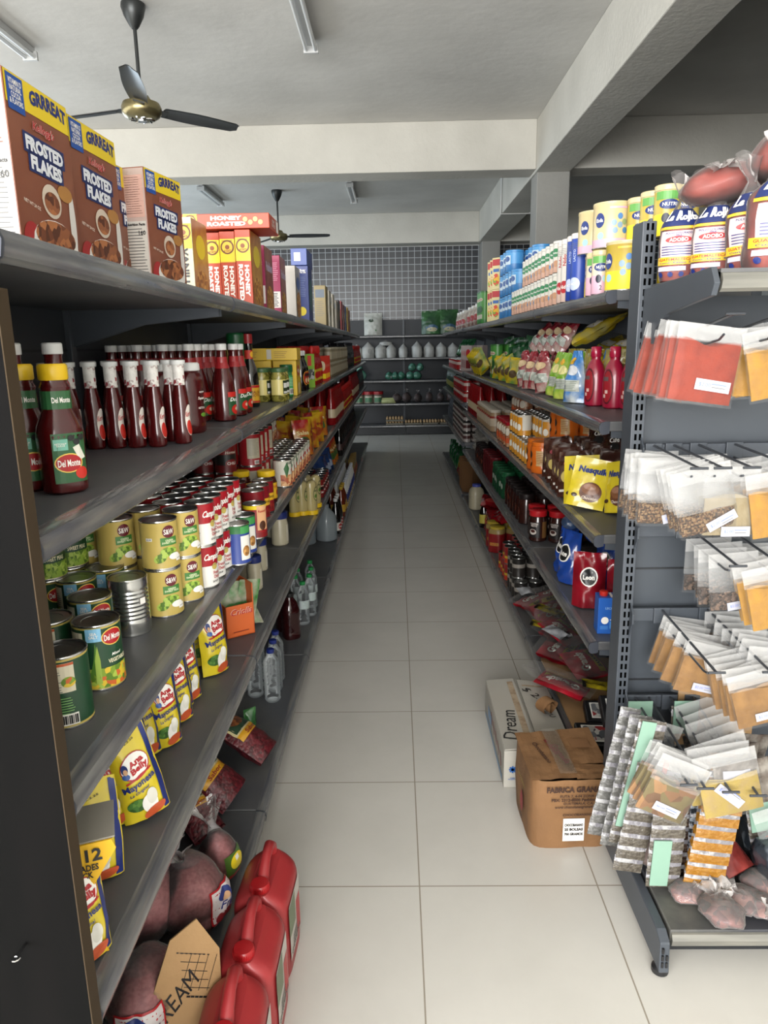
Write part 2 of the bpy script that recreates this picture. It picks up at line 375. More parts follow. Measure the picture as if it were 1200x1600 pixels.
# surfaces (deck tops)
def bay(side, y0, y1, levels, base_z, label, depth=0.42, first=False, last=False, top=None, xl=None):
    """side -1: faces +x with its rail at xl; side +1: faces -x"""
    s = -side                                  # outward direction of the front
    r = empty('gondola_shelving', (xl, y0, 0)); tag(r, label, 'store shelving', 'grey gondola shelving bays')
    g = 0.0025; L = y1 - y0
    def X(a): return a * s
    def bx(mb, a, b, c, d, e, f, m): 
        p, q = sorted((X(a), X(b))); mb.box(p, q, c, d, e, f, m)
    def plank(z, nm, dep, base=False):
        b = MB(); bx(b, -dep, -0.015, g, L - g, z + 0.008, z + 0.038, M_deck); d = b.obj(nm, r, bevel=0.003)
        p = [(X(a), z + c) for a, c in RAILP]
        if s < 0: p = p[::-1]
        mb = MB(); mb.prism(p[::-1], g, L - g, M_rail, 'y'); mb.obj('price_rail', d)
        # joint collar and end caps
        for (ya, yb) in ([(0.0, 0.004)] if first else []) + [(L - 0.005, L - 0.0015)]:
            q = [(X(a * 1.03 + 0.001), z + c * 1.06 - 0.0015) for a, c in RAILP]
            if s < 0: q = q[::-1]
            MB().prism(q[::-1], ya - 0.001 if ya == 0 else ya, yb + 0.001, M_cap, 'y').obj('rail_end_cap', d)
        if not base:
            for yy in (0.012, L - 0.016):
                b = MB(); pl = [(X(-dep), z - 0.085), (X(-dep), z + 0.008), (X(-0.03), z + 0.008), (X(-0.03), z - 0.012), (X(-dep * 0.55), z - 0.03)]
                if s > 0: pl = pl[::-1]
                b.prism(pl, yy, yy + 0.004, M_sh, 'y'); b.obj('bracket', d)
        return d
    for z in levels: plank(z, 'shelf', depth)
    plank(base_z, 'base_deck', depth, True)
    b = MB(); bx(b, -depth - 0.02, -0.03, g, L - g, 0.01, base_z + 0.006, M_sh); b.obj('kick_plate', r)
    tp = top or max(levels) + 0.05
    b = MB(); bx(b, -depth - 0.018, -depth - 0.002, g, L - g, base_z + 0.01, tp, M_panel)
    k = base_z + 0.25
    while k < tp - 0.05:
        bx(b, -depth - 0.0035, -depth + 0.0005, g, L - g, k, k + 0.006, M_dark); k += 0.19
    b.obj('back_panel', r)
    for yy in ([0.0] if first else []) + [L]:
        b = MB(); ya = yy if yy == 0 else yy - 0.032; bx(b, -depth - 0.016, -depth + 0.012, ya + 0.001, ya + 0.031, 0.012, tp, M_sh)
        b.obj('upright', r, bevel=0.002)
    return r
names = ['nearest', 'second', 'third', 'fourth', 'fifth', 'sixth', 'seventh', 'eighth', 'ninth']
LX = -0.415; LY0 = 0.785; LU = 1.12
LZ = [1.583, 1.248, 0.915, 0.600]; LB = 0.10
for i in range(9):
    y0 = LY0 + i * LU; y1 = y0 + LU if i < 8 else y0 + 0.62
    bay(-1, y0, y1, LZ if i < 7 else LZ[1:], LB, names[i] + ' grey metal gondola bay of the left row', first=(i == 0), xl=LX)
RX = 0.62; RY0 = 2.18; RU = 1.118
RZ = [1.597, 1.218, 0.866, 0.510]; RB = 0.066
for i in range(4):
    bay(1, RY0 + i * RU, RY0 + (i + 1) * RU, RZ, RB, names[i] + ' grey metal gondola bay of the right row', first=(i == 0), xl=RX)
for i in range(3):
    y0 = 6.74 + i * 0.93
    bay(1, y0, y0 + 0.93, [1.60, 1.20, 0.925, 0.555], RB, names[4 + i] + ' grey metal gondola bay of the right row', first=(i == 0), xl=RX + 0.0)
# back gondolas facing the camera
M_bpan = mat('rear_panel_dark', '#1f242b', 0.5, 0.1)
def xbay(x0, x1, y, levels, base_z, label, depth=0.42, top=None):
    r = empty('gondola_shelving', (x0, y, 0)); tag(r, label, 'store shelving', 'grey gondola shelving bays'); L = x1 - x0; g = 0.003
    for z in levels + [base_z]:
        d = MB().box(g, L - g, 0.015, depth, z + 0.008, z + 0.038, M_deck).obj('base_deck' if z == base_z else 'shelf', r)
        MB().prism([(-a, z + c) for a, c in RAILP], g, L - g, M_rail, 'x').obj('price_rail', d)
    MB().box(g, L - g, 0.03, depth, 0.01, base_z + 0.006, M_dark).obj('kick_plate', r)
    MB().box(0, L, depth, depth + 0.016, 0.02, top, M_bpan).obj('back_panel', r)
    MB().box(L - 0.03, L, 0.36, depth + 0.015, 0.0, top, M_sh).obj('upright', r)
BZ = [1.62, 1.255, 0.885, 0.50]
BY = 12.3
xbay(-1.30, 0.165, BY, BZ, 0.13, 'grey gondola bay against tiled back wall, left of centre upright', top=1.92)
xbay(0.165, 1.38, BY, BZ, 0.13, 'grey gondola bay against tiled back wall, right of centre upright', top=1.92)
# dark wooden end board at the near end of the left row
M_wood = mat('dark_stained_board', '#040404', 0.75, 0, noise=('#0a0808', 3.0, 0.45, 0.85), stretch=(6, 6, 0.8), spec=0.08)
M_edge = mat('raw_board_edge', '#3a3024', 0.8, spec=.1)
r = empty('end_board', (-0.42, 0.768, 0)); tag(r, 'dark stained wooden board closing near end of left shelving', 'board')
MB().box(-0.9, 0.0155, -0.012, 0.012, 0.0, 1.555, M_wood).obj('panel', r)
MB().box(0.0156, 0.017, -0.012, 0.012, 0.0, 1.555, M_edge).obj('raw_edge', r)
MB().tube([(-0.055, -0.010, 0.765), (-0.052, -0.04, 0.772)], 0.0022, M_chrome, 8).lathe([(0.0, 0), (0.006, 0), (0.006, 0.002), (0, 0.002)], 10, M_chrome, cx=-0.052, cy=-0.04, z0=0.771).obj('nail', r)
# ================================================================ goods: makers
from mathutils import noise as NZ
def at(px, py, Z=None, X=None, Y=None):
    """point of the place seen at a spot of the photograph, on a known plane"""
    d = CAMR @ Vector((px - 600, 800 - py, -FPX))
    t = (Z - CAMLOC.z) / d.z if Z is not None else ((X - CAMLOC.x) / d.x if X is not None else (Y - CAMLOC.y) / d.y)
    return CAMLOC + d * t
def P(h, rough=0.38, **k): return mat('print_' + h.strip('#') + ('' if rough == 0.38 else '_%d' % int(rough * 100)), h, rough, **k)
M_tin = mat('tin_plate', '#9a9a98', 0.28, 0.95, noise=('#7d7d7b', 20, 0.3, 0.7)); M_tinside = mat('tin_side', '#b9b9b6', 0.22, 0.95)
M_white = P('#e9e6df'); M_blk = P('#191919'); M_red = P('#a8151c'); M_navy = P('#1b2a6b'); M_yel = P('#e8cf2a'); M_txtg = P('#6f6f6c')
def can(name, r, h, bands, deco=None, lid=True, ribs=False, n=28):
    """bands [(z fraction, material)] bottom to top"""
    rt = empty(name); e = 0.0035
    prof = [(r * .93, 0.0015), (r * 1.0, 0), (r * 1.01, e * .5), (r, e)]; ms = [M_tinside] * 3
    z = e
    if ribs:
        k = 26
        for i in range(1, k):
            zz = e + (h - 2 * e) * i / k; a = .2 < i / k < .82
            prof.append((r - (0.0011 if (i % 2 and a) else 0), zz)); ms.append(M_tinside)
        prof.append((r, h - e)); ms.append(M_tinside)
    else:
        for f, m in bands:
            prof.append((r - 0.0004, e + (h - 2 * e) * f)); ms.append(m)
    prof += [(r * 1.01, h - e * .5), (r, h), (r * .95, h)]; ms += [M_tinside] * 3
    MB().lathe(prof, n, ms, cap=False).add([(0, 0, 0.0015)] + [(r * .93 * math.cos(-a * PI / 8), r * .93 * math.sin(-a * PI / 8), 0.0015) for a in range(16)], [(0, 1 + k, 1 + (k + 1) % 16) for k in range(16)], M_tin).obj('body', rt, smooth=30)
    if lid:
        MB().lathe([(r * .95, h), (r * .94, h - .003), (r * .86, h - .003), (r * .84, h - .0018), (r * .6, h - .0022), (r * .58, h - .003), (0.0001, h - .003)], n, M_tin, cap=False).obj('lid', rt, smooth=30)
    if deco:
        mb = MB(); deco(mb, S_cyl(r, h / 2), r, h); mb.obj('printed_label', rt, smooth=0)
    return rt
def lines(mb, S, u, v, w, n, gap, m, h=0.0012, off=0.0009):
    rr = random.Random(int(u * 1e4) + n)
    for i in range(n):
        ww = w * rr.uniform(.75, 1); mb.rect(S, u - (w - ww) / 2, v - i * gap, ww, h, m, off, n=None)
def barcode(mb, S, u, v, w, h, off=0.0008):
    mb.rect(S, u, v, w, h, M_white, off); k = 9
    for i in range(k): mb.rect(S, u - w * .4 + w * .8 * i / (k - 1), v, w * (.035 + .03 * (i % 3)), h * .75, M_blk, off + .0004, n=1)
# ---- ready prototypes: vegetables
M_peas = speckle('peas_picture', ['#6f8f2a', '#8fae3c', '#4f7020', '#a8bf55'], 160); M_vegpic = speckle('mixed_vegetable_picture', ['#7f9c2c', '#d8b830', '#c8602a', '#5c7f22', '#a6bd49'], 130)
M_leaf = P('#4f7a2c'); M_dg = P('#164026'); M_sky = P('#7fb6d6'); M_gold = P('#b3a052')
def logo_dm(mb, S, u, v, s):
    mb.ell(S, u, v, .55 * s, .42 * s, P('#e3c65a'), .0009); mb.ell(S, u, v, .5 * s, .37 * s, M_red, .0013); mb.text(S, 'Del Monte', u, v, .85 * s, M_white, h=.3 * s, off=.0018)
def deco_green(mb, S, r, h):
    mb.rect(S, 0, -h * .30, .09, h * .30, M_vegpic, .0005)
    mb.rect(S, -.052, 0, .026, h * .80, P('#cfc7ae'), .0006); lines(mb, S, -.052, h * .28, .021, 7, .0042, M_txtg); mb.ell(S, -.052, -h * .02, .009, .007, M_vegpic, .0010); mb.rect(S, -.052, -h * .2, .024, h * .2, M_dg, .0009); barcode(mb, S, -.052, -h * .34, .018, .016, .0011)
    mb.rect(S, -.022, h * .36, .024, .022, M_sky, .0007); mb.text(S, 'SEA\nSALT', -.022, h * .36, .014, M_white, off=.0012)
    logo_dm(mb, S, .008, h * .30, .034)
    mb.add([S(-.034 + a, -h * .2 + b, .0011) for a, b in ((0, -.01), (.009, .02), (.013, .05), (.018, .02), (.016, -.012))], [(0, 4, 3, 2, 1)], M_leaf)
    mb.add([S(-.024 + a, -h * .2 + b, .0013) for a, b in ((0, -.02), (.001, .02), (.006, .045), (.009, .02), (.009, -.02))], [(0, 4, 3, 2, 1)], P('#9ab44c'))
    mb.text(S, 'VEGETABLES', .015, -h * .06, .036, P('#e8e2c0'), h=.007); mb.text(S, 'Mixed', .012, h * .03, .016, M_white, shear=.3)
def deco_peas(mb, S, r, h):
    mb.rect(S, 0, -h * .33, .1, h * .26, M_peas, .0005)
    mb.rect(S, -.03, h * .30, .022, .03, M_sky, .0007); mb.text(S, 'SEA\nSALT', -.03, h * .31, .013, M_white, off=.0012)
    logo_dm(mb, S, .002, h * .24, .036)
    mb.text(S, 'Fresh Cut', .0, h * .0, .022, M_white, shear=.3); mb.text(S, 'SWEET PEAS', .0, -h * .13, .038, P('#e8e2c0'), h=.008)
def deco_green_back(mb, S, r, h):
    mb.rect(S, -.012, h * .22, .05, h * .40, P('#cfc7ae'), .0006); mb.rect(S, -.012, h * .40, .05, .004, P('#b8552a'), .0009)
    lines(mb, S, -.02, h * .34, .030, 10, .0038, M_txtg); mb.ell(S, .004, h * .16, .010, .008, M_vegpic, .001)
    lines(mb, S, -.012, -h * .06, .044, 8, .004, P('#79a862'), h=.0014)
    barcode(mb, S, .0, -h * .36, .026, .018, .0009); mb.rect(S, -.04, -h * .36, .02, .02, P('#14603a'), .0009)
GREENB = [(.03, M_gold), (.97, M_dg), (1, M_gold)]
can_veg = can('vegetable_can', .0378, .112, GREENB, deco_green); can_peas = can('vegetable_can', .0378, .112, GREENB, deco_peas); can_vegb = can('vegetable_can', .0378, .112, GREENB, deco_green_back)
for c in (can_veg, can_peas, can_vegb): tag(c, 'x', 'can', 'green vegetable cans at the near end')
def deco_yp(mb, S, r, h):
    mb.ell(S, .0, h * .28, .013, .013, P('#5e1320'), .0007); mb.text(S, 'S&W', .0, h * .28, .021, M_white, h=.011)
    mb.rect(S, .0, h * .08, .036, .017, P('#3f7a34'), .0007); mb.text(S, 'GREEN\nSWEET PEAS', .0, h * .08, .03, P('#dfe6bf'))
    mb.ell(S, -.002, -h * .13, .018, .010, M_peas, .0009); mb.ell(S, .010, -h * .24, .013, .007, M_white, .0011); mb.ell(S, -.02, -h * .25, .014, .009, M_peas, .0009, rot=.4)
    mb.rect(S, .02, -h * .30, .014, .011, M_white, .0012); mb.text(S, 'NET WT', .02, -h * .30, .010, M_blk, off=.0018)
def deco_tag(mb, S, r, h):
    deco_yp(mb, S, r, h); mb.rect(S, -.04, h * .14, .013, .006, M_white, .0014); mb.text(S, '$2.00', -.04, h * .14, .010, M_blk, off=.002)
YB = [(1, mat('pea_can_yellow', '#c2ab5e', 0.38, 0, noise=('#b49d50', 6, .4, .7)))]
can_yel = can('pea_can', .0378, .101, YB, deco_yp); can_yelt = can('pea_can', .0378, .101, YB, deco_tag)
can_silver = can('unlabelled_can', .0375, .113, [], lambda mb, S, r, h: mb.rect(S, .02, .012, .012, .012, M_white, .001), ribs=True)
def deco_soup(mb, S, r, h):
    mb.text(S, "Campbell's", .002, h * .22, .055, M_white, h=.020, shear=.35, bold=.03); mb.ell(S, .0, 0, .008, .008, M_gold, .0009)
    mb.text(S, 'CONDENSED', .0, h * .04, .018, M_txtg, off=.0011); mb.text(S, 'French\nOnion', .006, -h * .20, .022, M_red, h=.018); mb.text(S, 'SOUP', .0, -h * .36, .016, M_blk); lines(mb, S, -.042, -h * .1, .02, 6, .004, M_txtg)
M_cred = P('#9c1420'); M_cwh = P('#dcdad4')
can_soup = can('soup_can', .0335, .100, [(.52, M_cwh), (1, M_cred)], deco_soup)
def deco_chef(mb, S, r, h):
    mb.rect(S, 0, h * .1, .034, h * .7, P('#d3a277'), .0006); mb.ell(S, .0, -.012, .011, .014, P('#4a2a1a'), .0009); mb.text(S, 'Ravioli', .0, h * .3, .026, M_red)
can_chef = can('pasta_can', .034, .101, [(.15, P('#7a1a1c')), (.88, P('#8f1d20')), (1, M_yel)], deco_chef)
def deco_bw(mb, S, r, h):
    mb.rect(S, 0, -h * .08, .03, h * .6, P('#d9d7cf'), .0006); mb.ell(S, 0, -h * .16, .011, .014, speckle('nut_picture', ['#a5743c', '#c79a5c', '#7f5426'], 160), .0009); mb.rect(S, 0, h * .36, .03, .018, P('#3d8a4a'), .0009)
can_bw = can('bean_can', .034, .105, [(.8, P('#2a3f86')), (1, P('#2f6a3c'))], deco_bw)
def deco_rb(mb, S, r, h):
    mb.rect(S, 0, h * .0, .1, h * .22, P('#d8a82c'), .0006); mb.text(S, 'Goya', 0, h * .0, .026, M_blk, off=.0012); mb.ell(S, 0, -h * .3, .018, .011, speckle('red_bean_picture', ['#5a0f10', '#7c1a18', '#8c2a22'], 180), .0009)
can_rb = can('bean_can', .036, .108, [(1, P('#7e1620'))], deco_rb)
def deco_rt(mb, S, r, h):
    mb.rect(S, -.01, h * .05, .05, h * .62, P('#a79f88'), .0006); lines(mb, S, -.01, h * .3, .04, 12, .0048, M_txtg); barcode(mb, S, .0, -h * .38, .02, .014); mb.rect(S, .035, 0, .02, h * .9, P('#b0181c'), .0006)
can_rt = can('tomato_can', .0395, .118, [(1, P('#8e1a20'))], deco_rt)
M_corn = speckle('vegetable_cream_picture', ['#c8c0a4', '#3f6a3a', '#b8563a', '#d8d2be', '#7f9a5a'], 70)
def deco_wv(mb, S, r, h):
    mb.rect(S, 0, -h * .25, .09, h * .42, speckle('stew_picture', ['#a85a3c', '#c08a5a', '#8c3a2a', '#d6a87a'], 90), .0006)
    mb.add([S(-.02 + a, b, .0011) for a, b in ((0, -.02), (-.012, .02), (.002, .045), (.012, .02))], [(0, 3, 2, 1)], P('#35603a')); mb.ell(S, .014, .012, .010, .008, P('#a8322a'), .0011); mb.text(S, 'VEGETAL', 0, h * .38, .045, P('#274a2c'), h=.009)
can_wv = can('mixed_vegetable_can', .0365, .108, [(1, P('#cfcbbd'))], deco_wv, n=20)
def deco_bc(mb, S, r, h):
    mb.rect(S, -.01, 0, .03, h * .8, P('#b9b48a'), .0006); lines(mb, S, -.01, h * .3, .025, 9, .007, P('#3a4a6a'), h=.003)
can_blue = can('sardine_can', .0378, .118, [(1, P('#1d2a66'))], deco_bc, n=20)
can_dk = can('chili_can', .0378, .112, [(.25, P('#6c1a1c')), (.6, P('#20201e')), (1, P('#7a1c1c'))], lambda mb, S, r, h: (mb.ell(S, 0, -.02, .022, .014, P('#7a1a1c'), .0008), mb.text(S, 'CHILI', 0, -.02, .032, M_white), mb.text(S, 'Hormel', 0, .018, .04, P('#d8d2c0'), shear=.2)), n=20)
# ---- bottles
M_ket = mat('ketchup_bottle_red', '#420b0c', 0.2, coat=0.3); M_yc = mat('yellow_cap', '#d8b21e', 0.35); M_wc = mat('white_cap', '#c9c9c6', 0.4)
def bottle(name, prof, m, capprof, capm, deco=None, sx=1, sy=1, pw=2.0, n=28, rs=None, a0=-PI / 2, zc=None, capname='cap'):
    rt = empty(name); MB().lathe(prof, n, m, sx=sx, sy=sy, pw=pw).obj('body', rt, smooth=40)
    if capprof: MB().lathe(capprof, n, capm).obj(capname, rt, smooth=40)
    if deco:
        def S(u, v, off):
            z = v
            for (r1, z1), (r2, z2) in zip(prof, prof[1:]):
                if z1 <= z <= z2 and z2 > z1: r = r1 + (r2 - r1) * (z - z1) / (z2 - z1); break
            else: r = prof[-1][0]
            a = a0 + u / max(1e-4, rs or r); c, t = math.cos(a), math.sin(a)
            if pw != 2.0: q = (abs(c) ** pw + abs(t) ** pw) ** (-1 / pw); c *= q; t *= q
            return Vector(((r * sx + off) * c, (r * sy + off) * t, z))
        mb = MB(); deco(mb, S); mb.obj('printed_label', rt, smooth=0)
    return rt
def deco_dm(mb, S):
    g = P('#2b5a34'); 
    mb.rect(S, 0, .136, .10, .026, g, .0006); mb.text(S, 'Del Monte', .0, .136, .024, M_white, h=.008); mb.ell(S, .028, .137, .010, .008, M_red, .0010)
    mb.rect(S, 0, .053, .046, .072, g, .0006); mb.rect(S, -.012, .073, .018, .016, P('#6fae9a'), .001); mb.text(S, 'KETCHUP\nDULCE', -.012, .073, .014, M_white, off=.0015)
    logo_dm(mb, S, -.003, .046, .034); mb.ell(S, .013, .030, .009, .009, P('#c3281c'), .0012); mb.rect(S, .012, .060, .010, .022, P('#d9d6c8'), .0012, rot=.4)
    for k in range(3): mb.ell(S, .002 + k * .007, .082 - (k % 2) * .006, .0045, .0045, M_blk, .0016)
KP = [(.024, 0), (.029, .004), (.030, .012), (.0295, .045), (.031, .085), (.028, .10), (.019, .122), (.0185, .150), (.020, .154), (.017, .160), (.017, .164)]
b_dm = bottle('ketchup_bottle', KP, M_ket, [(.019, .164), (.0205, .166), (.0205, .184), (.018, .187)], M_yc, deco_dm, sx=1.05, sy=.9, pw=2.6)
GP = [(.028, 0), (.033, .004), (.034, .02), (.0335, .09), (.028, .125), (.016, .165), (.0135, .195), (.0145, .2)]
def deco_glass(mb, S):
    mb.rect(S, 0, .165, .09, .032, P('#8c1c20'), .0006); mb.rect(S, 0, .05, .05, .065, P('#1f4a2a'), .0006); mb.rect(S, 0, .076, .05, .014, P('#b4241e'), .0010); mb.ell(S, .002, .033, .018, .014, P('#b8241c'), .0010); mb.ell(S, .004, .035, .007, .005, P('#d8bca0'), .0014); mb.text(S, 'Ducal', .0, .062, .036, M_white, h=.011, shear=.3)
b_glass = bottle('tomato_ketchup_bottle', GP, M_ket, [(.0155, .2), (.016, .202), (.016, .216), (.014, .218)], M_wc, deco_glass, n=20)
def deco_flat(mb, S):
    mb.grid(lambda u, v: S(-.046 + .092 * u, .128 + .05 * v, .001), 24, 3, speckle('shrink_band', ['#cfccc6', '#d8d5cf', '#a89a96', '#8e3a40', '#d4d1cb', '#cdc9c3'], 190), False)
    mb.ell(S, .006, .052, .014, .034, P('#d7cfc6'), .0008); mb.ell(S, .006, .036, .011, .016, P('#b3281e'), .0012); mb.text(S, "Kern's", .006, .066, .024, M_red, h=.012, shear=.3, rot=.15)
FP = [(.022, 0), (.0265, .004), (.0265, .03), (.0225, .055), (.0255, .085), (.022, .105), (.0155, .128), (.0155, .17), (.0155, .178)]
b_flat = bottle('squeeze_ketchup_bottle', FP, M_ket, [(.0158, .172), (.0165, .174), (.0165, .181), (.014, .182)], M_wc, deco_flat, sx=.74, sy=.77, n=20, rs=.025)
def deco_sq(mb, S):
    mb.text(S, 'Squeeze', .012, .085, .03, M_white, rot=PI / 2 * 0, shear=.2); mb.text(S, 'squeeze', .012, .10, .022, M_white); mb.ell(S, .012, .045, .011, .005, P('#5c8a2c'), .001); mb.text(S, 'KETCHUP', .012, .062, .03, M_white)
SQ = [(.028, 0), (.034, .006), (.034, .03), (.030, .06), (.031, .10), (.033, .125), (.028, .145), (.020, .152)]
b_sq = bottle('squeeze_ketchup_bottle', SQ, M_ket, [(.022, .152), (.024, .154), (.0235, .168), (.020, .172)], M_wc, deco_sq, sx=1.1, sy=.75, n=24)
M_soy = mat('soy_glass', '#0e0b0a', 0.12, coat=0.7)
def deco_soy(mb, S):
    mb.rect(S, 0, .045, .13, .062, P('#c79a28'), .0006); mb.rect(S, 0, .071, .13, .008, M_red, .001); mb.rect(S, 0, .018, .13, .006, M_red, .001); mb.text(S, 'SALSA\nSOYA', 0, .046, .035, P('#6a1a14')); mb.rect(S, 0, .182, .08, .030, P('#b02a1c'), .0006); mb.ell(S, .004, .182, .009, .011, P('#d6a22a'), .001)
b_soy = bottle('soy_sauce_bottle', [(.028, 0), (.031, .004), (.031, .10), (.026, .135), (.015, .165), (.014, .20), (.015, .205), (.014, .24)], [M_soy] * 7, [(.0155, .22), (.016, .222), (.016, .252), (.013, .254)], P('#8c1c20'), deco_soy, n=20)
def jar(name, r, h, m, capm, ch=.02, deco=None, cr=None, neck=.9, n=20, sx=1, sy=1, pw=2.0):
    cr = cr or r * .92; hb = h - ch
    return bottle(name, [(r * .85, 0), (r, .006), (r, hb * .8), (r * neck, hb * .93), (cr * .93, hb)], m, [(cr, hb), (cr * 1.03, hb + .002), (cr * 1.03, h - .003), (cr * .92, h)], capm, deco, sx=sx, sy=sy, n=n, capname='lid', pw=pw)
M_olive = speckle('green_olives', ['#6f6a2a', '#857f3a', '#59541f', '#948a48'], 60, 0.25, 0.4)
b_olive = jar('olive_jar', .031, .128, M_olive, P('#3a5a36'), .016, lambda mb, S: (mb.rect(S, 0, .055, .13, .058, P('#cdbf76'), .0006), mb.rect(S, .0, .055, .028, .052, P('#20301c'), .001), mb.rect(S, .0, .062, .022, .018, P('#c9c9c4'), .0014), mb.rect(S, 0, .036, .022, .008, P('#c9c9c4'), .0014)))
b_parm = jar('seasoning_jar', .026, .135, P('#2f6a3c'), P('#14502c'), .03, lambda mb, S: (mb.rect(S, 0, .05, .05, .08, P('#3f9a5a'), .0006), barcode(mb, S, .0, .026, .028, .024), lines(mb, S, 0, .08, .034, 6, .006, M_white)), cr=.026)
def deco_bbq(mb, S): mb.ell(S, 0, .06, .02, .033, P('#b8862a'), .0006); mb.ell(S, 0, .06, .017, .029, P('#8c1f1a'), .001); mb.rect(S, 0, .075, .02, .012, P('#1c1c1c'), .0014); mb.ell(S, 0, .05, .008, .012, P('#c9b58a'), .0014)
b_bbq = bottle('barbecue_sauce_bottle', [(.027, 0), (.030, .004), (.030, .10), (.022, .13), (.013, .15), (.0135, .168)], M_soy, [(.0155, .165), (.016, .167), (.016, .186), (.013, .188)], M_wc, deco_bbq, n=18)
b_hot = bottle('hot_sauce_bottle', [(.022, 0), (.025, .004), (.025, .10), (.016, .135), (.011, .16), (.012, .175)], mat('hot_sauce', '#8e1512', 0.2, coat=.5), [(.0125, .17), (.013, .171), (.013, .2), (.008, .21)], P('#b01c18'), lambda mb, S: (mb.rect(S, 0, .055, .1, .06, P('#b8a22a'), .0006), mb.ell(S, 0, .055, .013, .018, M_red, .001)), n=14)
b_tan = jar('spice_jar', .03, .10, P('#7d725a', .5), P('#a09a86'), .014, lambda mb, S: mb.rect(S, 0, .045, .12, .05, P('#9a917c'), .0006), n=14)
b_yj = jar('hazelnut_spread_jar', .036, .118, mat('brown_spread', '#3c1410', 0.2, coat=.5), M_yc, .02, lambda mb, S: (mb.rect(S, 0, .048, .15, .056, P('#d0a428'), .0006), mb.ell(S, .02, .040, .012, .010, P('#8e1a1a'), .001), mb.text(S, 'Frijoles', .004, .062, .034, M_red)), cr=.031)
M_mayo = mat('mayonnaise_cream', '#b3ab92', 0.3, coat=.3)
b_mayo = jar('mayonnaise_jar', .038, .150, M_mayo, P('#1f2c66'), .03, lambda mb, S: (mb.rect(S, .035, .055, .075, .075, P('#c9c4b2'), .0006), mb.ell(S, .035, .06, .018, .02, P('#26346e'), .001), mb.text(S, 'REAL', .035, .085, .03, M_navy)), cr=.037)
def deco_must(mb, S): mb.ell(S, .004, .11, .02, .038, P('#2c3a1e'), .0006); mb.ell(S, .004, .11, .017, .034, P('#a8a070'), .0009); mb.text(S, "Mayo", .004, .125, .028, P('#2c3a1e'), shear=.3); mb.ell(S, .004, .098, .012, .01, P('#587a30'), .0013)
b_must = bottle('squeeze_mayonnaise_bottle', [(.030, .020), (.033, .026), (.034, .06), (.031, .10), (.036, .14), (.030, .168), (.016, .178), (.001, .180)], mat('pale_mayo_plastic', '#aa9c6c', .3, coat=.3), [(.030, 0), (.032, .002), (.032, .022), (.029, .023)], M_yc, deco_must, sx=1.0, sy=.75, n=24)
b_malt = bottle('malt_drink_bottle', [(.034, 0), (.037, .006), (.037, .12), (.030, .17), (.015, .22), (.0145, .245)], M_soy, [(.0155, .24), (.016, .242), (.016, .262), (.013, .263)], M_wc, lambda mb, S: (mb.rect(S, 0, .055, .25, .06, P('#c3bdb4'), .0006), mb.ell(S, .01, .055, .022, .022, M_red, .001), mb.text(S, 'Malta', .01, .055, .034, M_white)), n=20)
b_vin = bottle('amber_vinegar_bottle', [(.032, 0), (.035, .006), (.035, .12), (.028, .16), (.014, .20), (.014, .225)], mat('amber_glass', '#5a1f0c', .12, coat=.6), [(.016, .22), (.017, .222), (.017, .243), (.014, .245)], P('#a88a2a'), lambda mb, S: mb.rect(S, 0, .07, .24, .06, P('#b8902c'), .0006), n=20)
b_blue = bottle('blue_label_bottle', [(.026, 0), (.029, .005), (.029, .12), (.022, .16), (.013, .19), (.013, .21)], P('#c9c9c4', .3), [(.0145, .205), (.015, .207), (.015, .228), (.012, .23)], P('#b9bcc4'), lambda mb, S: (mb.rect(S, 0, .09, .19, .07, P('#20307c'), .0006), mb.rect(S, 0, .03, .19, .03, P('#a88a4a'), .0006)), n=16)
b_dark = bottle('dark_sauce_bottle', [(.026, 0), (.029, .005), (.029, .13), (.022, .17), (.012, .20), (.012, .22)], M_soy, [(.0135, .215), (.014, .217), (.014, .238), (.012, .24)], P('#2a2a30'), lambda mb, S: mb.rect(S, 0, .07, .19, .05, P('#3a2a28'), .0006), n=14)
# clear water bottles
M_pet = film('pet_plastic', '#e8eef0', .0, .05, (90, .35), .8); M_wat = mat('water', '#ffffff', .02, trans=1.0)
def petb(name, capm, label, r=.032, h=.21):
    rt = empty(name); pr = [(r * .8, 0), (r, .008)]
    k = 9
    for i in range(k): z = .012 + (h * .72 - .012) * i / k; pr += [(r, z), (r - .0022, z + h * .035)]
    pr += [(r, h * .72), (r * .9, h * .8), (r * .42, h * .93), (r * .40, h * .97)]
    MB().lathe(pr, 20, M_pet).obj('body', rt, smooth=50)
    MB().lathe([(r * .46, h * .955), (r * .48, h * .96), (r * .48, h * 1.02), (r * .42, h * 1.03)], 14, capm).obj('cap', rt)
    if label: mb = MB(); S = S_cyl(r + .0006, h * .5); mb.rect(S, 0, 0, .08, h * .20, label, .0005); lines(mb, S, 0, h * .07, .05, 5, .008, P('#2f6a3c')); mb.obj('printed_label', rt, smooth=0)
    return rt
b_wat = petb('water_bottle', P('#1c2c74'), None); b_wat2 = petb('water_bottle', P('#1c7a3c'), P('#b9c4c4'), .030, .215)
b_juice = bottle('dark_juice_bottle', [(.038, 0), (.042, .006), (.042, .03), (.039, .04), (.042, .05), (.039, .065), (.042, .08), (.039, .095), (.042, .11), (.042, .14), (.030, .18), (.017, .20), (.017, .21)], mat('dark_juice', '#2c0b0c', .12, coat=.6), [(.019, .205), (.02, .207), (.02, .222), (.017, .224)], M_blk, None, pw=3, n=24)
M_jug = mat('milky_jug', '#8e979b', .3, alpha=.8, coat=.3)
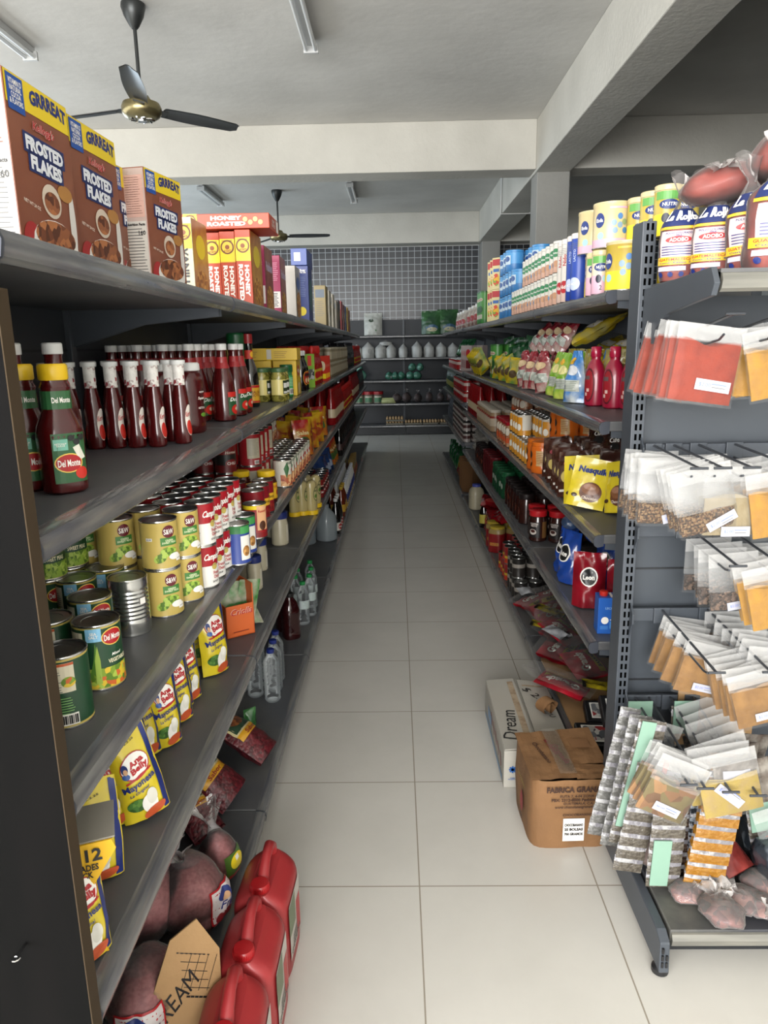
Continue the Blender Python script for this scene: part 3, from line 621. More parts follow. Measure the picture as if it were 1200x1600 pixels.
b_jug = bottle('water_gallon_jug', [(.058, 0), (.066, .008), (.067, .14), (.060, .18), (.030, .225), (.019, .235), (.019, .245)], M_jug, [(.021, .24), (.022, .242), (.022, .258), (.019, .26)], P('#8a9096'), lambda mb, S: mb.rect(S, .05, .08, .05, .09, P('#6a7a80'), .001), pw=3, n=28)
# ---- pouches, boxes, bags
def pouch(name, w, h, d, m, deco=None, wr=.0015, seal=.05, seed=0, back=None, nu=14, nv=20, foot=.55, taper=0.0, zig=0.0):
    """soft pack standing on z=0, front at -y; v from 0 to h, u from -w/2 to w/2"""
    rt = empty(name)
    def T(u, v):
        a = min(1, abs(2 * u / w)); b = min(1, max(0, v / h))
        g = foot + (1 - foot) * math.sin(min(1, b / .35) * PI / 2) if b < .35 else math.cos((b - .35) / (.65 - seal) * PI / 2) if b < 1 - seal else 0
        return d / 2 * (1 - a ** 2.6) * max(0, g)
    def N(u, v, s): return wr * (NZ.noise(Vector((u * 30 + seed * 3.1, v * 26, s * 9))) * 1.6 + NZ.noise(Vector((u * 75, v * 60 + seed, s * 5 + 3))) * .6)
    def W(v): return 1 - taper * max(0, v / h - .35) / .65
    def S(u, v, off):
        lean = zig * math.sin(v / h * PI * 1.2)
        return Vector((u * W(v), -T(u, v) - off - .0006 + N(u, v, 0) * (1 if abs(2 * u / w) < .97 else .2) + lean, v))
    def B(u, v): 
        lean = zig * math.sin(v / h * PI * 1.2)
        return Vector((u * W(v), T(u, v) + .0006 + N(u, v, 1) * (1 if abs(2 * u / w) < .97 else .2) + lean, v))
    mb = MB(); mb.grid(lambda a, b: S((a - .5) * w, b * h, 0), nu, nv, m)
    mb.grid(lambda a, b: B((.5 - a) * w, b * h), nu, nv, back or (m if not callable(m) or isinstance(m, bpy.types.Material) else m))
    mb.obj('pack', rt, smooth=60)
    if deco:
        mb = MB(); deco(mb, S, w, h); mb.obj('printed_label', rt, smooth=60)
    return rt
def carton(name, w, h, d, m, front=None, side=None, top=None, bevel=.0015, sidem=None, right=None):
    """box standing on z=0, front face -y at y=-d/2, left side face -x"""
    rt = empty(name); mb = MB(); mb.box(-w / 2, w / 2, -d / 2, d / 2, 0, h, m); 
    if sidem: mb.m[4] = mb.mi(sidem); mb.m[5] = mb.mi(sidem)
    mb.obj('carton', rt, smooth=0, bevel=bevel)
    q = MB()
    if front: front(q, S_plane((0, -d / 2 - .0003, h / 2), (1, 0, 0), (0, 0, 1)), w, h)
    if side: side(q, S_plane((-w / 2 - .0003, 0, h / 2), (0, -1, 0), (0, 0, 1)), d, h)
    if right: right(q, S_plane((w / 2 + .0003, 0, h / 2), (0, 1, 0), (0, 0, 1)), d, h)
    if top: top(q, S_plane((0, 0, h + .0003), (1, 0, 0), (0, 1, 0)), w, d)
    if q.v: q.obj('printed_label', rt, smooth=0)
    return rt
def blob(name, rx, ry, h, m, seed=0, lump=.12, pw=2.6, deco=None, neck=None, filmm=None, seg=28, rings=20, tilt=0, prof=None, neckh=.05, labelname='printed_label'):
    """filled bag resting on z=0; neck adds a twisted clear bag top"""
    rt = empty(name)
    def R(t): return (math.sin(min(1, (t * 1.0) / .42) * PI / 2) ** .42 if t < .42 else max(0, math.cos((t - .42) / .58 * PI / 2)) ** .55) if not prof else prof(t)
    def pt(a, t, off):
        c, s = math.cos(a), math.sin(a); q = (abs(c) ** pw + abs(s) ** pw) ** (-1 / pw)
        n = 1 + lump * NZ.noise(Vector((c * 1.6 + seed * 7.3, s * 1.6, t * 2.6))) + lump * .35 * NZ.noise(Vector((c * 5 + seed, s * 5, t * 8)))
        r = R(t) * n
        return Vector(((rx * q * r + off) * c, (ry * q * r + off) * s, t * h + (off if t > .9 else 0)))
    def body(off, mm):
        b = MB(); b.grid(lambda u, v: pt(2 * PI * u, .0 + v * 1.0, off), seg, rings, mm, close_u=True); return b
    body(0, m).obj('contents' if filmm else 'bag', rt, smooth=70)
    S = lambda u, v, off: pt(-PI / 2 + u / ((rx + ry) / 2), max(0, min(1, v / h)), off + .001)
    if filmm: 
        b = body(.003, filmm)
        if neck:
            nx, ny, nz = neck; k = 10
            def fn(u, v):
                a = 2 * PI * u; base = pt(a, .93, .003); r0 = .009; f = v
                tx = nx * f; ty = ny * f
                if f < .45: w = f / .45; r = None; p = base.lerp(Vector((r0 * math.cos(a) + nx * .45, r0 * math.sin(a) + ny * .45, h + nz * .35)), w)
                else:
                    w = (f - .45) / .55; rr = r0 + neckh * w * (1 + .35 * math.sin(a * 5 + seed)); p = Vector((nx * .45 + (nx * .55) * w + rr * math.cos(a) , ny * .45 + ny * .55 * w + rr * math.sin(a) * .6, h + nz * (.35 + .65 * w) + .01 * math.sin(a * 3 + seed)))
                return p
            b.grid(fn, 24, 10, filmm, close_u=True)
        b.obj('clear_bag', rt, smooth=70)
    if deco: b = MB(); deco(b, S); b.obj(labelname, rt, smooth=60)
    return rt
# ---- printed fronts
def deco_anab(mb, S, w, h):
    # blue right edge, oval emblem, name, vegetables below
    mb.rect(S, w * .415, h * .5, w * .13, h * .96, M_navy, .0012, n=12)
    mb.ell(S, -w * .02, h * .60, w * .34, h * .135, P('#a8232a'), .0018, rot=.25); mb.ell(S, -w * .02, h * .605, w * .32, h * .12, M_white, .0023, rot=.25)
    mb.text(S, 'Ana\nBelly', w * .05, h * .60, w * .42, M_red, h=h * .15, off=.003, rot=.25, bold=.05)
    mb.ell(S, -w * .26, h * .60, w * .07, h * .05, P('#2a3a72'), .0032); mb.ell(S, -w * .25, h * .575, w * .045, h * .03, P('#caa07a'), .0036); mb.ell(S, -w * .26, h * .525, w * .08, h * .03, P('#3a5a9a'), .0034)
    mb.rect(S, 0, h * .49, w * .62, h * .018, M_red, .003, rot=.25)
    mb.text(S, 'Mayonesa', -w * .03, h * .415, w * .72, M_navy, h=h * .085, off=.003, rot=.2, bold=.03)
    mb.text(S, 'La Original', -w * .08, h * .335, w * .42, M_navy, h=h * .04, off=.003, rot=.2, shear=.3)
    mb.ell(S, -w * .17, h * .19, w * .22, h * .07, speckle('herb_picture', ['#3f6a2a', '#2c4f1c', '#587f34'], 120), .002)
    mb.ell(S, w * .07, h * .17, w * .17, h * .11, M_white, .0026); mb.ell(S, w * .14, h * .24, w * .12, h * .09, P('#d4d2c8'), .0029)
    mb.ell(S, w * .14, h * .07, w * .26, h * .055, P('#b8502c'), .0033, rot=.2)
    mb.text(S, '12.2.25', w * .0, h * .84, w * .3, M_blk, h=h * .02, off=.002, rot=.25)
def spout(rt, w, h):
    MB().tube([(-w * .40, 0, h * .88), (-w * .52, 0, h * .94)], .009, M_white, 12).tube([(-w * .47, 0, h * .915), (-w * .62, 0, h * .985)], .0115, M_white, 14).obj('screw_cap', rt)
M_ypk = mat('mayonnaise_pouch_yellow', '#cdb828', .28, coat=.3); M_rpk = M_ypk
p_mayo = pouch('mayonnaise_pouch', .105, .185, .045, M_ypk, deco_anab, wr=.003, seed=1, taper=.18); spout(p_mayo, .105, .185)
p_mayo2 = pouch('mayonnaise_pouch', .085, .225, .05, M_ypk, deco_anab, wr=.0035, seed=4)
def mix(a, b, th, sc, sd): return lambda u, v: a if NZ.noise(Vector((u * sc, v * sc, sd))) > th else b
def simple_pouch(name, w, h, d, c1, c2, title=None, tc='#e9e6df', patch=None, seed=0, wr=.004, back=None, rough=.22):
    m1 = mat('pouch_' + c1.strip('#'), c1, rough, coat=.4, noise=(c2, 9, .42, .58))
    def deco(mb, S, w, h):
        if patch: mb.ell(S, 0, h * .36, w * .3, h * .15, P(patch), .0015)
        if title: mb.text(S, title, 0, h * .62, w * .74, P(tc), off=.0022, h=h * .12, bold=.03)
    return pouch(name, w, h, d, m1, deco if (title or patch) else None, wr=wr, seed=seed, nu=12, nv=16)
# ---------------------------------------------------------------- cereal boxes
M_choc = mat('chocolate_brown_print', '#77432f', .35, noise=('#83503a', 6, .4, .7)); M_gry = P('#b4afa6')
def cereal_front(q, S, w, h):
    q.rect(S, 0, h * .42, w * .98, h * .15, P('#d9bd22'), .0006); q.text(S, 'GRRREAT', w * .16, h * .425, w * .60, M_navy, h=h * .075, off=.0012, bold=.05, arc=.25)
    q.rect(S, -w * .35, h * .40, w * .24, h * .17, P('#1f4a94'), .0014); q.text(S, 'VITAMIN D\nNATURAL\nCOCOA\n& FLAVORS', -w * .35, h * .405, w * .19, M_white, h=h * .12, off=.002)
    q.text(S, "Kellogg's", w * .03, h * .285, w * .34, P('#e0cfc4'), h=h * .06, off=.0016, shear=.25, bold=.05); q.text(S, "Kellogg's", w * .03, h * .285, w * .34, M_red, h=h * .06, off=.0021, shear=.25, bold=.02)
    for t, vv in (('FROSTED', .185), ('FLAKES', .095)):
        q.rect(S, w * .02, h * vv, w * (.66 if vv > .15 else .56), h * .10, P('#1c2a5c'), .001, rot=-.03)
        q.text(S, t, w * .02, h * vv, w * (.60 if vv > .15 else .50), P('#d5d8dc'), h=h * .075, off=.0018, bold=.06, rot=-.03)
    # bowl of flakes instead of the mascot
    q.ell(S, w * .06, -h * .30, w * .38, h * .13, P('#dcd9d2'), .0012); q.ell(S, w * .06, -h * .26, w * .34, h * .085, speckle('chocolate_flakes', ['#6b3a22', '#8a5232', '#522a18', '#a5683e'], 70), .0017)
    q.ell(S, -w * .33, -h * .30, w * .13, h * .09, P('#9c2626'), .0009, rot=-.5); q.ell(S, w * .40, -h * .16, w * .055, h * .19, P('#cfcac4'), .0009); q.ell(S, w * .3, 0, w * .13, h * .045, P('#a5743a'), .001)
    q.ell(S, w * .05, -h * .07, w * .16, h * .09, P('#c7b9a8'), .0009); q.ell(S, w * .05, -h * .08, w * .13, h * .06, speckle('chocolate_flakes', ['#6b3a22'], 70), .0014)
    q.text(S, 'NET WT 24 OZ', -w * .28, -h * .12, w * .25, P('#d8c8b8'), off=.0012, rot=-.15)
def cereal_side(q, S, w, h):
    q.rect(S, 0, 0, w * .96, h * .98, P('#a8948a'), .0005); q.rect(S, 0, h * .28, w * .86, h * .32, P('#b79284'), .0009); lines(q, S, 0, h * .42, w * .7, 16, h * .018, P('#6a4034'))
    q.rect(S, 0, -h * .16, w * .9, h * .50, M_gry, .0009); q.text(S, 'Nutrition Facts', 0, h * .065, w * .8, M_blk, off=.0014, bold=.05); lines(q, S, 0, h * .03, w * .84, 18, h * .024, P('#4a4a48'), h=.0018, off=.0013); q.text(S, '160', w * .25, h * .0, w * .3, M_blk, off=.0018)
def cereal_top(q, S, w, h): q.rect(S, 0, 0, w * .9, h * .8, P('#d9bd22'), .0006)
A1 = 1.6215
c_frost = carton('cereal_box', .225, .335, .072, M_choc, cereal_front, cereal_side, cereal_top); tag(c_frost, 'x', 'cereal box', 'brown chocolate flake cereal boxes')
c_frost2 = carton('cereal_box', .19, .305, .062, M_choc, cereal_front, cereal_side, cereal_top); tag(c_frost2, 'x', 'cereal box', 'brown chocolate flake cereal boxes')
RZ90 = PI / 2
# ends of the boxes read from the photograph: front faces look across the aisle
def facebox(proto, x0, y0, x1, y1, d, label):
    """place a carton so that its front face runs from (x0,y0) to (x1,y1)"""
    ax, ay = x1 - x0, y1 - y0; a = math.atan2(ay, ax); nx, ny = math.sin(a), -math.cos(a)
    return place(proto, ((x0 + x1) / 2 - nx * d / 2, (y0 + y1) / 2 - ny * d / 2, A1), rz=a, label=label)
facebox(c_frost, -.648, 1.325, -.640, 1.55, .072, 'brown chocolate flakes cereal box closest to the camera, top left')
facebox(c_frost, -.652, 1.575, -.640, 1.80, .072, 'second brown chocolate flakes cereal box from the camera')
facebox(c_frost2, -.668, 1.835, -.650, 2.02, .062, 'brown chocolate flakes cereal box mostly hidden behind the second one')
facebox(c_frost2, -.604, 1.905, -.574, 2.062, .062, 'brown chocolate flakes cereal box turned to show its nutrition side')
# ---- honey, vanilla, magenta, white, blue boxes: spine towards the camera
def spine(name, cat, w, h, d, m, fr, label, x, y, rz=0.0, z=A1, side=None, group=None, rot=None, right=None, sidem=None, top=None):
    r = carton(name, w, h, d, m, fr, side, right=right, sidem=sidem, top=top); tag(r, label, cat, group); r.location = (x, y, z); r.rotation_euler = rot or (0, 0, rz); USED.add(r.name); return r
M_org = P('#b23e1c'); M_crm = P('#e6c85a'); M_flk = speckle('oat_flakes_picture', ['#c48a3a', '#a86a28', '#d8a85a', '#8c5620'], 80)
def oats(q, S, u, v, s):
    q.rect(S, u, v - (s * .22 if s < .049 or s > .0505 else .22 * s), s * 1.0, s * 1.5, M_yel, .0006) if s < .06 and S(0, 1, 0).z > .5 else q.rect(S, u, v, s, s, M_yel, .0006); q.ell(S, u, v, s * .46, s * .46, P('#6a3a1c'), .001); q.ell(S, u, v, s * .36, s * .36, P('#e8c040'), .0014); q.ell(S, u, v, s * .15, s * .15, P('#8a4a20'), .0018)
    q.text(S, 'HONEY BUNCHES', u, v + s * .40, s * .7, P('#6a3a1c'), h=s * .1, off=.002); q.text(S, 'of OATS', u, v - s * .24, s * .5, P('#6a1a1c'), h=s * .14, off=.0022)
def hr_spine(q, S, w, h):
    oats(q, S, 0, h * .30, w * .97); q.text(S, 'HONEY', w * .2, -h * .14, h * .40, M_white, h=w * .3, off=.0012, rot=-RZ90, bold=.05); q.text(S, 'ROASTED', -w * .2, -h * .16, h * .46, M_white, h=w * .3, off=.0012, rot=-RZ90, bold=.05)
    q.rect(S, 0, h * .12, w * .97, h * .01, P('#e8c040'), .001)
def hr_right(q, S, w, h): q.rect(S, 0, 0, w * .98, h * .98, mat('oat_box_front', '#c4913c', .35, noise=('#a8662a', 14, .4, .6)), .0006); q.ell(S, 0, h * .2, w * .3, h * .14, M_yel, .001); q.ell(S, 0, -h * .25, w * .4, h * .18, M_flk, .001)
for i, (x, y) in enumerate(((-.625, 2.62), (-.568, 2.60), (-.509, 2.57))):
    spine('cereal_box', 'cereal box', .052, .258, .20, M_org, hr_spine, 'orange honey roasted oat cereal box, %s of three upright side by side' % ('left', 'middle', 'right')[i], x, y + .1, group='orange honey roasted cereal boxes', right=hr_right)
def van_spine(q, S, w, h):
    oats(q, S, 0, h * .33, w * .97); q.text(S, 'VANILLA', 0, -h * .10, h * .52, M_blk, h=w * .4, off=.0012, rot=-RZ90, bold=.04)
spine('cereal_box', 'cereal box', .050, .262, .17, P('#d8cfae'), van_spine, 'cream vanilla oat cereal box left of the three orange ones', -.640, 2.42, rz=-.02, right=hr_right)
def lying(q, S, w, h):
    oats(q, S, -w * .36, 0, h * .97); q.text(S, 'HONEY', 0.01, h * .2, w * .34, M_white, h=h * .28, off=.0012, bold=.05); q.text(S, 'ROASTED', 0.01, -h * .18, w * .42, M_white, h=h * .28, off=.0012, bold=.05)
    for k in range(4): q.ell(S, w * (.24 + .055 * k), h * (.1 - .2 * (k % 2)), w * .025, h * .16, P('#e3c06a'), .0012, rot=k)
spine('cereal_box', 'cereal box', .31, .048, .20, M_org, lying, 'orange honey roasted oat cereal box lying across the upright boxes', -.572, 2.68, z=A1 + .263, right=lambda q, S, w, h: (q.rect(S, w * .3, 0, w * .25, h * .8, M_white, .0008), q.text(S, 'HONEY\nROASTED', -w * .1, 0, w * .35, M_white)))
M_mag = P('#8e1446')
def mag_sp(q, S, w, h): q.rect(S, 0, -h * .2, w * .9, h * .26, P('#d8d2cc'), .0008); lines(q, S, 0, -h * .1, w * .6, 9, h * .025, M_blk, h=.003, off=.0012); lines(q, S, 0, h * .38, w * .7, 10, h * .03, P('#d89ab0'), h=.002)
def mag_r(q, S, w, h): q.rect(S, 0, 0, w * .98, h * .98, mat('berry_box_front', '#8a3a3c', .35, noise=('#a8744a', 12, .4, .6)), .0006); q.text(S, 'Pebbles', 0, h * .22, w * .8, P('#c9b8d0'), h=h * .14, bold=.05); q.ell(S, 0, -h * .25, w * .4, h * .2, M_flk, .001)
for i, (x, y) in enumerate(((-.553, 3.08), (-.545, 3.42), (-.590, 2.86))):
    spine('cereal_box', 'cereal box', .055, .275, .19, M_mag, mag_sp, ['first magenta cereal box behind the orange ones', 'second magenta cereal box farther along the top shelf', 'magenta cereal box partly hidden behind the orange ones'][i], x, y + .1, rz=.02 * i, group='magenta cereal boxes', right=mag_r)
spine('cereal_box', 'cereal box', .055, .27, .19, P('#a9a49c'), None, 'white cereal box with golden flakes between magenta and blue', -.525, 3.9, right=lambda q, S, w, h: (q.ell(S, 0, -h * .2, w * .4, h * .25, M_flk, .001), q.ell(S, 0, h * .2, w * .35, h * .12, P('#3a5a9a'), .001)))
def blue_sp(q, S, w, h): q.text(S, '100%', 0, h * .40, w * .7, M_white, off=.001); q.rect(S, -w * .1, h * .43, w * .2, h * .02, M_white); lines(q, S, 0, h * .3, w * .7, 12, h * .03, P('#7a8ab8'), h=.002); q.ell(S, 0, -h * .3, w * .3, h * .08, M_yel, .001)
spine('cereal_box', 'cereal box', .075, .295, .19, P('#26397e'), blue_sp, 'blue cereal box standing beyond the magenta ones', -.500, 4.16, right=lambda q, S, w, h: q.ell(S, 0, 0, w * .35, h * .3, P('#3a6a6a'), .001))
spine('cereal_box', 'cereal box', .085, .085, .26, P('#3a4f92'), lambda q, S, w, h: q.rect(S, -w * .1, 0, w * .4, h * .5, M_white, .0008), 'blue cereal box lying on top of the upright blue one', -.505, 4.17, z=A1 + .296)
far = [(4.75, '#8c7a4a', .24, 'olive and gold'), (5.00, '#c9c3b4', .23, 'first cream'), (5.28, '#c4bdae', .225, 'second cream'), (5.6, '#8f887c', .20, 'grey'), (5.8, '#2c1c22', .215, 'near black'), (6.1, '#8e1c24', .225, 'red'), (6.36, '#5a2430', .21, 'maroon'), (6.6, '#3a4a72', .21, 'slate blue'), (6.85, '#b8962a', .215, 'mustard yellow'), (7.08, '#7a3a2a', .20, 'rust brown')]
for i, (y, c, h, nm) in enumerate(far):
    c1 = P(c)
    def fr(q, S, w, h, i=i): q.rect(S, 0, h * .3, w * .8, h * .2, P('#cfc9bc') if i in (4, 5, 6) else P('#54606e'), .0008); lines(q, S, 0, h * .1, w * .7, 8, h * .05, P('#6a655a'), h=.003)
    spine('dry_food_box', 'food box', .07, h, .17, c1, fr, nm + ' food carton at the far end of the left top shelf', -.462, y, rz=.0, right=lambda q, S, w, h: q.ell(S, 0, 0, w * .35, h * .2, P('#a89a7a'), .001))
# ================================================================ left row placements
def lab(desc, i, j=None, k=None, nk=1):
    s = desc + ', ' + (ORD[i + 1]) + ' along'
    if j is not None: s += ', ' + ROWS[min(j, 6)]
    if nk > 1: s += ', ' + (['bottom', 'middle', 'top'][k] if nk == 3 else ['lower', 'upper'][k])
    return s
def block(proto, name_desc, cat, group, Z, x0, dx, nx, y0, dy, ny, nz=1, hz=0, rz=0.0, jit=.0012, skip=None, zf=None):
    """rows of the same goods: i along the shelf, j back from its front edge, k up"""
    rr = random.Random(int(abs(x0 * 1000) + y0 * 77)); proto['category'] = cat
    for i in range(ny):
        for j in range(nx):
            n = zf(i, j) if zf else nz
            ja, jb, jr = rr.uniform(-jit, jit), rr.uniform(-jit, jit), rr.uniform(-.25, .25)
            for k in range(n):
                if skip and skip(i, j, k): continue
                place(proto, (x0 + dx * j + ja, y0 + dy * i + jb, Z + hz * k), rz + jr + (rr.uniform(-.12, .12) if k else 0), lab(name_desc, i, j if nx > 1 else None, k, n), group)
L2, L3, L4, L5 = 1.2865, .9535, .6385, .1385
RZL = math.radians(62)
def pt(proto, px, py, Z, rz, label, cat=None, group=None, rot=None, scale=None, dz=0):
    p = at(px, py, Z=Z); o = place(proto, (p.x, p.y, Z + dz), rz, label, group, rot, scale)
    if cat: o['category'] = cat
    return o
# --- second shelf: ketchup
G = 'yellow-capped squeeze ketchup bottles'
pt(b_dm, 104, 768, L2, math.radians(50), 'yellow-capped ketchup bottle nearest the shelf edge, second shelf', 'ketchup bottle', G)
pt(b_dm, 52, 765, L2, math.radians(45), 'yellow-capped ketchup bottle left of its twin beside the end board', 'ketchup bottle', G)
for i, (x, y, d) in enumerate(((-.655, 1.10, 'left'), (-.60, 1.145, 'middle'), (-.555, 1.19, 'right'))):
    place(b_glass, (x, y, L2), .6, 'tall ketchup bottle behind the yellow-capped pair, %s of three grey-white caps' % d, 'tall white-capped ketchup bottles')['category'] = 'ketchup bottle'
G = 'flat ketchup bottles with printed shrink bands'
for i in range(7):
    x, y = -.475 - .0415 * i, 1.56 - .008 * i
    if i == 0: y = 1.60
    place(b_flat, (x, y, L2), math.radians(58), 'ketchup bottle with patterned white shrink band, %s from the shelf edge' % ORD[i + 1].replace('nearest', 'first'), G)['category'] = 'ketchup bottle'
for i in range(5):
    place(b_flat, (-.51 - .045 * i, 1.645, L2), math.radians(58), 'ketchup bottle with white shrink band in the second line, %s from edge' % ORD[i + 1].replace('nearest', 'first'), G)['category'] = 'ketchup bottle'
place(b_sq, (-.505, 1.80, L2), math.radians(62), 'fat squeeze ketchup bottle with wide white lid beside the banded bottles')['category'] = 'ketchup bottle'
place(b_sq, (-.575, 1.80, L2), math.radians(62), 'fat squeeze ketchup bottle with wide white lid, hidden behind its twin')['category'] = 'ketchup bottle'
block(b_glass, 'tall red-necked ketchup bottle', 'ketchup bottle', 'tall white-capped ketchup bottles', L2, -.495, -.0715, 5, 2.02, .079, 6, rz=RZL, skip=lambda i, j, k: (i in (2,) and j == 0) or (i == 5 and j < 3) or (j == 0 and i == 0))
pt(b_soy, 393, 635, L2, math.radians(50), 'dark soy sauce bottle with yellow label beside the ketchup', 'sauce bottle')
place(b_parm, (-.56, 2.60, L2), .6, 'green-capped jar behind the soy sauce bottle', scale=(1.2, 1.2, 1.9))['category'] = 'seasoning jar'
block(b_olive, 'green olive jar with pale label', 'olive jar', 'green olive jars', L2, -.452, -.066, 3, 2.83, .068, 2, rz=RZL)
pt(b_parm, 449, 621, L2, RZL, 'green seasoning shaker with barcode beside the olive jars', 'seasoning jar')
def maggi(q, S, w, h): q.ell(S, -w * .15, h * .22, w * .2, h * .1, M_red, .0008); q.text(S, 'Maggi', -w * .15, h * .22, w * .3, M_white); lines(q, S, 0, 0, w * .7, 4, h * .1, P('#a8862a'), h=.003)
y_box = carton('bouillon_box', .10, .15, .13, P('#cba81c'), maggi, maggi, right=lambda q, S, w, h: (q.ell(S, -w * .1, h * .2, w * .25, h * .16, M_red, .0008), q.ell(S, 0, -h * .3, w * .25, h * .16, P('#d8c8a0'), .0008), q.text(S, 'Maggi', -w * .1, h * .2, w * .4, M_white)))
y_box['category'] = 'bouillon box'
for i, (x, y, z, rt_, t) in enumerate(((-.475, 3.22, 0, (0, 0, 0), 'upright beside the dark sauce bottle'), (-.58, 3.18, 0, (0, 0, .05), 'upright, second from shelf edge'), (-.69, 3.12, 0, (0, 0, 0), 'upright, third from shelf edge'))):
    place(y_box, (x, y, L2 + z), rot=rt_, label='yellow bouillon box ' + t, group='yellow bouillon boxes')
y2 = carton('bouillon_box', .17, .05, .12, P('#c8a62a'), lambda q, S, w, h: (q.rect(S, -w * .3, 0, w * .32, h * .8, P('#b8b4aa'), .0008), lines(q, S, w * .1, h * .2, w * .35, 4, h * .15, P('#8a6a1c'), h=.002))); y2['category'] = 'bouillon box'
place(y2, (-.50, 3.18, L2 + .1515), label='pale-ended yellow box lying on the upright bouillon boxes'); place(y2, (-.645, 3.12, L2 + .1515), rot=(0, 0, .5), label='yellow box lying askew at the back of the stack')
block(b_bbq, 'dark barbecue sauce bottle with gold oval', 'sauce bottle', 'dark barbecue sauce bottles', L2, -.452, -.065, 4, 3.50, .07, 2, rz=RZL)
gb = carton('rice_milk_carton', .07, .17, .07, P('#6a8f2c'), lambda q, S, w, h: (q.rect(S, 0, -h * .1, w * .9, h * .3, speckle('olive_black_picture', ['#1c1c1a', '#3a3a36', '#8a8a86'], 90), .0008), q.rect(S, w * .1, h * .3, w * .3, h * .3, P('#a8322a'), .0008))); gb['category'] = 'carton'
for i in range(3): place(gb, (-.46 - .08 * i, 3.78, L2), .5, 'green carton with dark olive picture, %s from the shelf edge' % ['first', 'second', 'third'][i], 'green cartons beside the barbecue sauce')
block(b_hot, 'red hot sauce bottle with yellow label', 'hot sauce bottle', 'red hot sauce bottles', L2, -.45, -.06, 4, 3.98, .062, 6, rz=RZL)
rb = carton('seasoning_box', .075, .15, .05, P('#b83226'), lambda q, S, w, h: (q.ell(S, 0, h * .1, w * .35, h * .2, P('#d6c9a8'), .0008), q.rect(S, 0, -h * .3, w * .8, h * .2, M_yel, .0008))); rb['category'] = 'seasoning box'
for i in range(4):
    for j in range(2): place(rb, (-.46 - .09 * j, 4.45 + .085 * i, L2), .9, lab('red seasoning box with cream oval', i, j), 'red seasoning boxes')
block(b_tan, 'small tan spice jar', 'spice jar', 'small tan spice jars', L2, -.455, -.068, 3, 4.95, .072, 24, nz=2, hz=.1005, rz=RZL, zf=lambda i, j: 2 if (i * 7 + j) % 3 else 1)
block(b_dark, 'dark tall sauce bottle', 'sauce bottle', 'dark tall bottles, far second shelf', L2, -.46, -.07, 3, 6.8, .09, 12, rz=RZL)
block(b_hot, 'red far hot sauce bottle', 'hot sauce bottle', 'red hot sauce bottles at the far end', L2, -.46, -.07, 2, 8.1, .10, 14, rz=RZL)
# --- third shelf: cans
G = 'green vegetable cans at the near end'
pt(can_vegb, 107, 1122, L3, math.radians(30), 'green vegetable can showing its text side, nearest the camera', 'can', G)
pt(can_veg, 160, 1065, L3, math.radians(48), 'green mixed vegetable can with red emblem beside the near one', 'can', G)
pt(can_vegb, 88, 1062, L3, .3, 'green vegetable can at left behind the near text-side can', 'can', G)
pt(can_veg, 150, 1020, L3, .7, 'green vegetable can between the emblem can and bare tin', 'can', G)
pt(can_veg, 128, 985, L3, .7, 'green vegetable can left of the bare tin, third row', 'can', G)
pt(can_peas, 172, 965, L3, .9, 'green vegetable can directly behind the bare tin can', 'can', G)
for (px, py, nm) in ((84, 985, 'left'), (118, 962, 'right')):
    p = at(px, py, Z=L3)
    for k in range(2):
        place(can_peas, (p.x, p.y, L3 + .1125 * k), math.radians(48) + .1 * k, 'green sweet pea can, %s of the %s stack beside the end board' % (['bottom', 'top'][k], nm), G)
pt(can_silver, 207, 985, L3, math.radians(30), 'bare ribbed tin can without paper label', 'can')
G = 'yellow pea cans in stacks'; can_yel['category'] = 'can'; can_yelt['category'] = 'can'
for i, (x, y, nm) in enumerate(((-.489, 1.425, 'front right'), (-.585, 1.44, 'middle'), (-.668, 1.45, 'left'), (-.470, 1.515, 'second right'), (-.555, 1.525, 'second middle'), (-.64, 1.54, 'rear left'))):
    for k in range(2):
        place(can_yelt if (i == 0 and k) else can_yel, (x, y, L3 + .1015 * k), math.radians(48) + .08 * ((i * 3 + k) % 3 - 1), 'yellow pea can, %s of the %s stack' % (['bottom', 'top'][k], nm), G)
can_soup['category'] = 'can'
block(can_soup, 'red and white soup can', 'can', 'red and white soup cans', L3, -.452, -.0705, 4, 1.60, .0705, 5, hz=.1005, rz=math.radians(55), zf=lambda i, j: 2, skip=lambda i, j, k: (i == 0 and j > 1) or (j == 0 and i == 1 and k == 1 and False))
for i in range(4): place(can_soup, (-.60 - .072 * i, 1.72 + .0 * i, L3 + .201), .9, 'red and white soup can on the third tier, %s from the edge' % ['first', 'second', 'third', 'fourth'][i], 'red and white soup cans')
pt(can_bw, 382, 862, L3, math.radians(55), 'blue bean can with nut picture beside the soup cans', 'can')
pt(can_bw, 372, 878, L3, math.radians(55), 'blue bean can nearest the shelf edge beside soup cans', 'can')
pt(can_chef, 400, 838, L3, math.radians(50), 'red pasta can with tan face panel and yellow rim', 'can'); 
G = 'dark red bean cans with yellow band'
for i, (x, y, z) in enumerate(((-.45, 2.20, 0), (-.45, 2.285, 0), (-.45, 2.37, 0), (-.535, 2.17, 0), (-.535, 2.255, 0), (-.535, 2.34, 0), (-.62, 2.14, 0), (-.62, 2.22, 0))):
    place(can_rb, (x, y, L3 + z), math.radians(60), 'dark red bean can with yellow band, ' + ['edge near', 'edge middle', 'edge far', 'inner near', 'inner middle', 'inner far', 'rear near', 'rear far'][i] + ' in its group', G)['category'] = 'can'
for i in range(2): place(b_yj, (-.46 - .09 * i, 2.50, L3), math.radians(58), ['brown spread jar with yellow lid and label on the edge', 'brown spread jar with yellow lid behind its twin'][i])['category'] = 'jar'
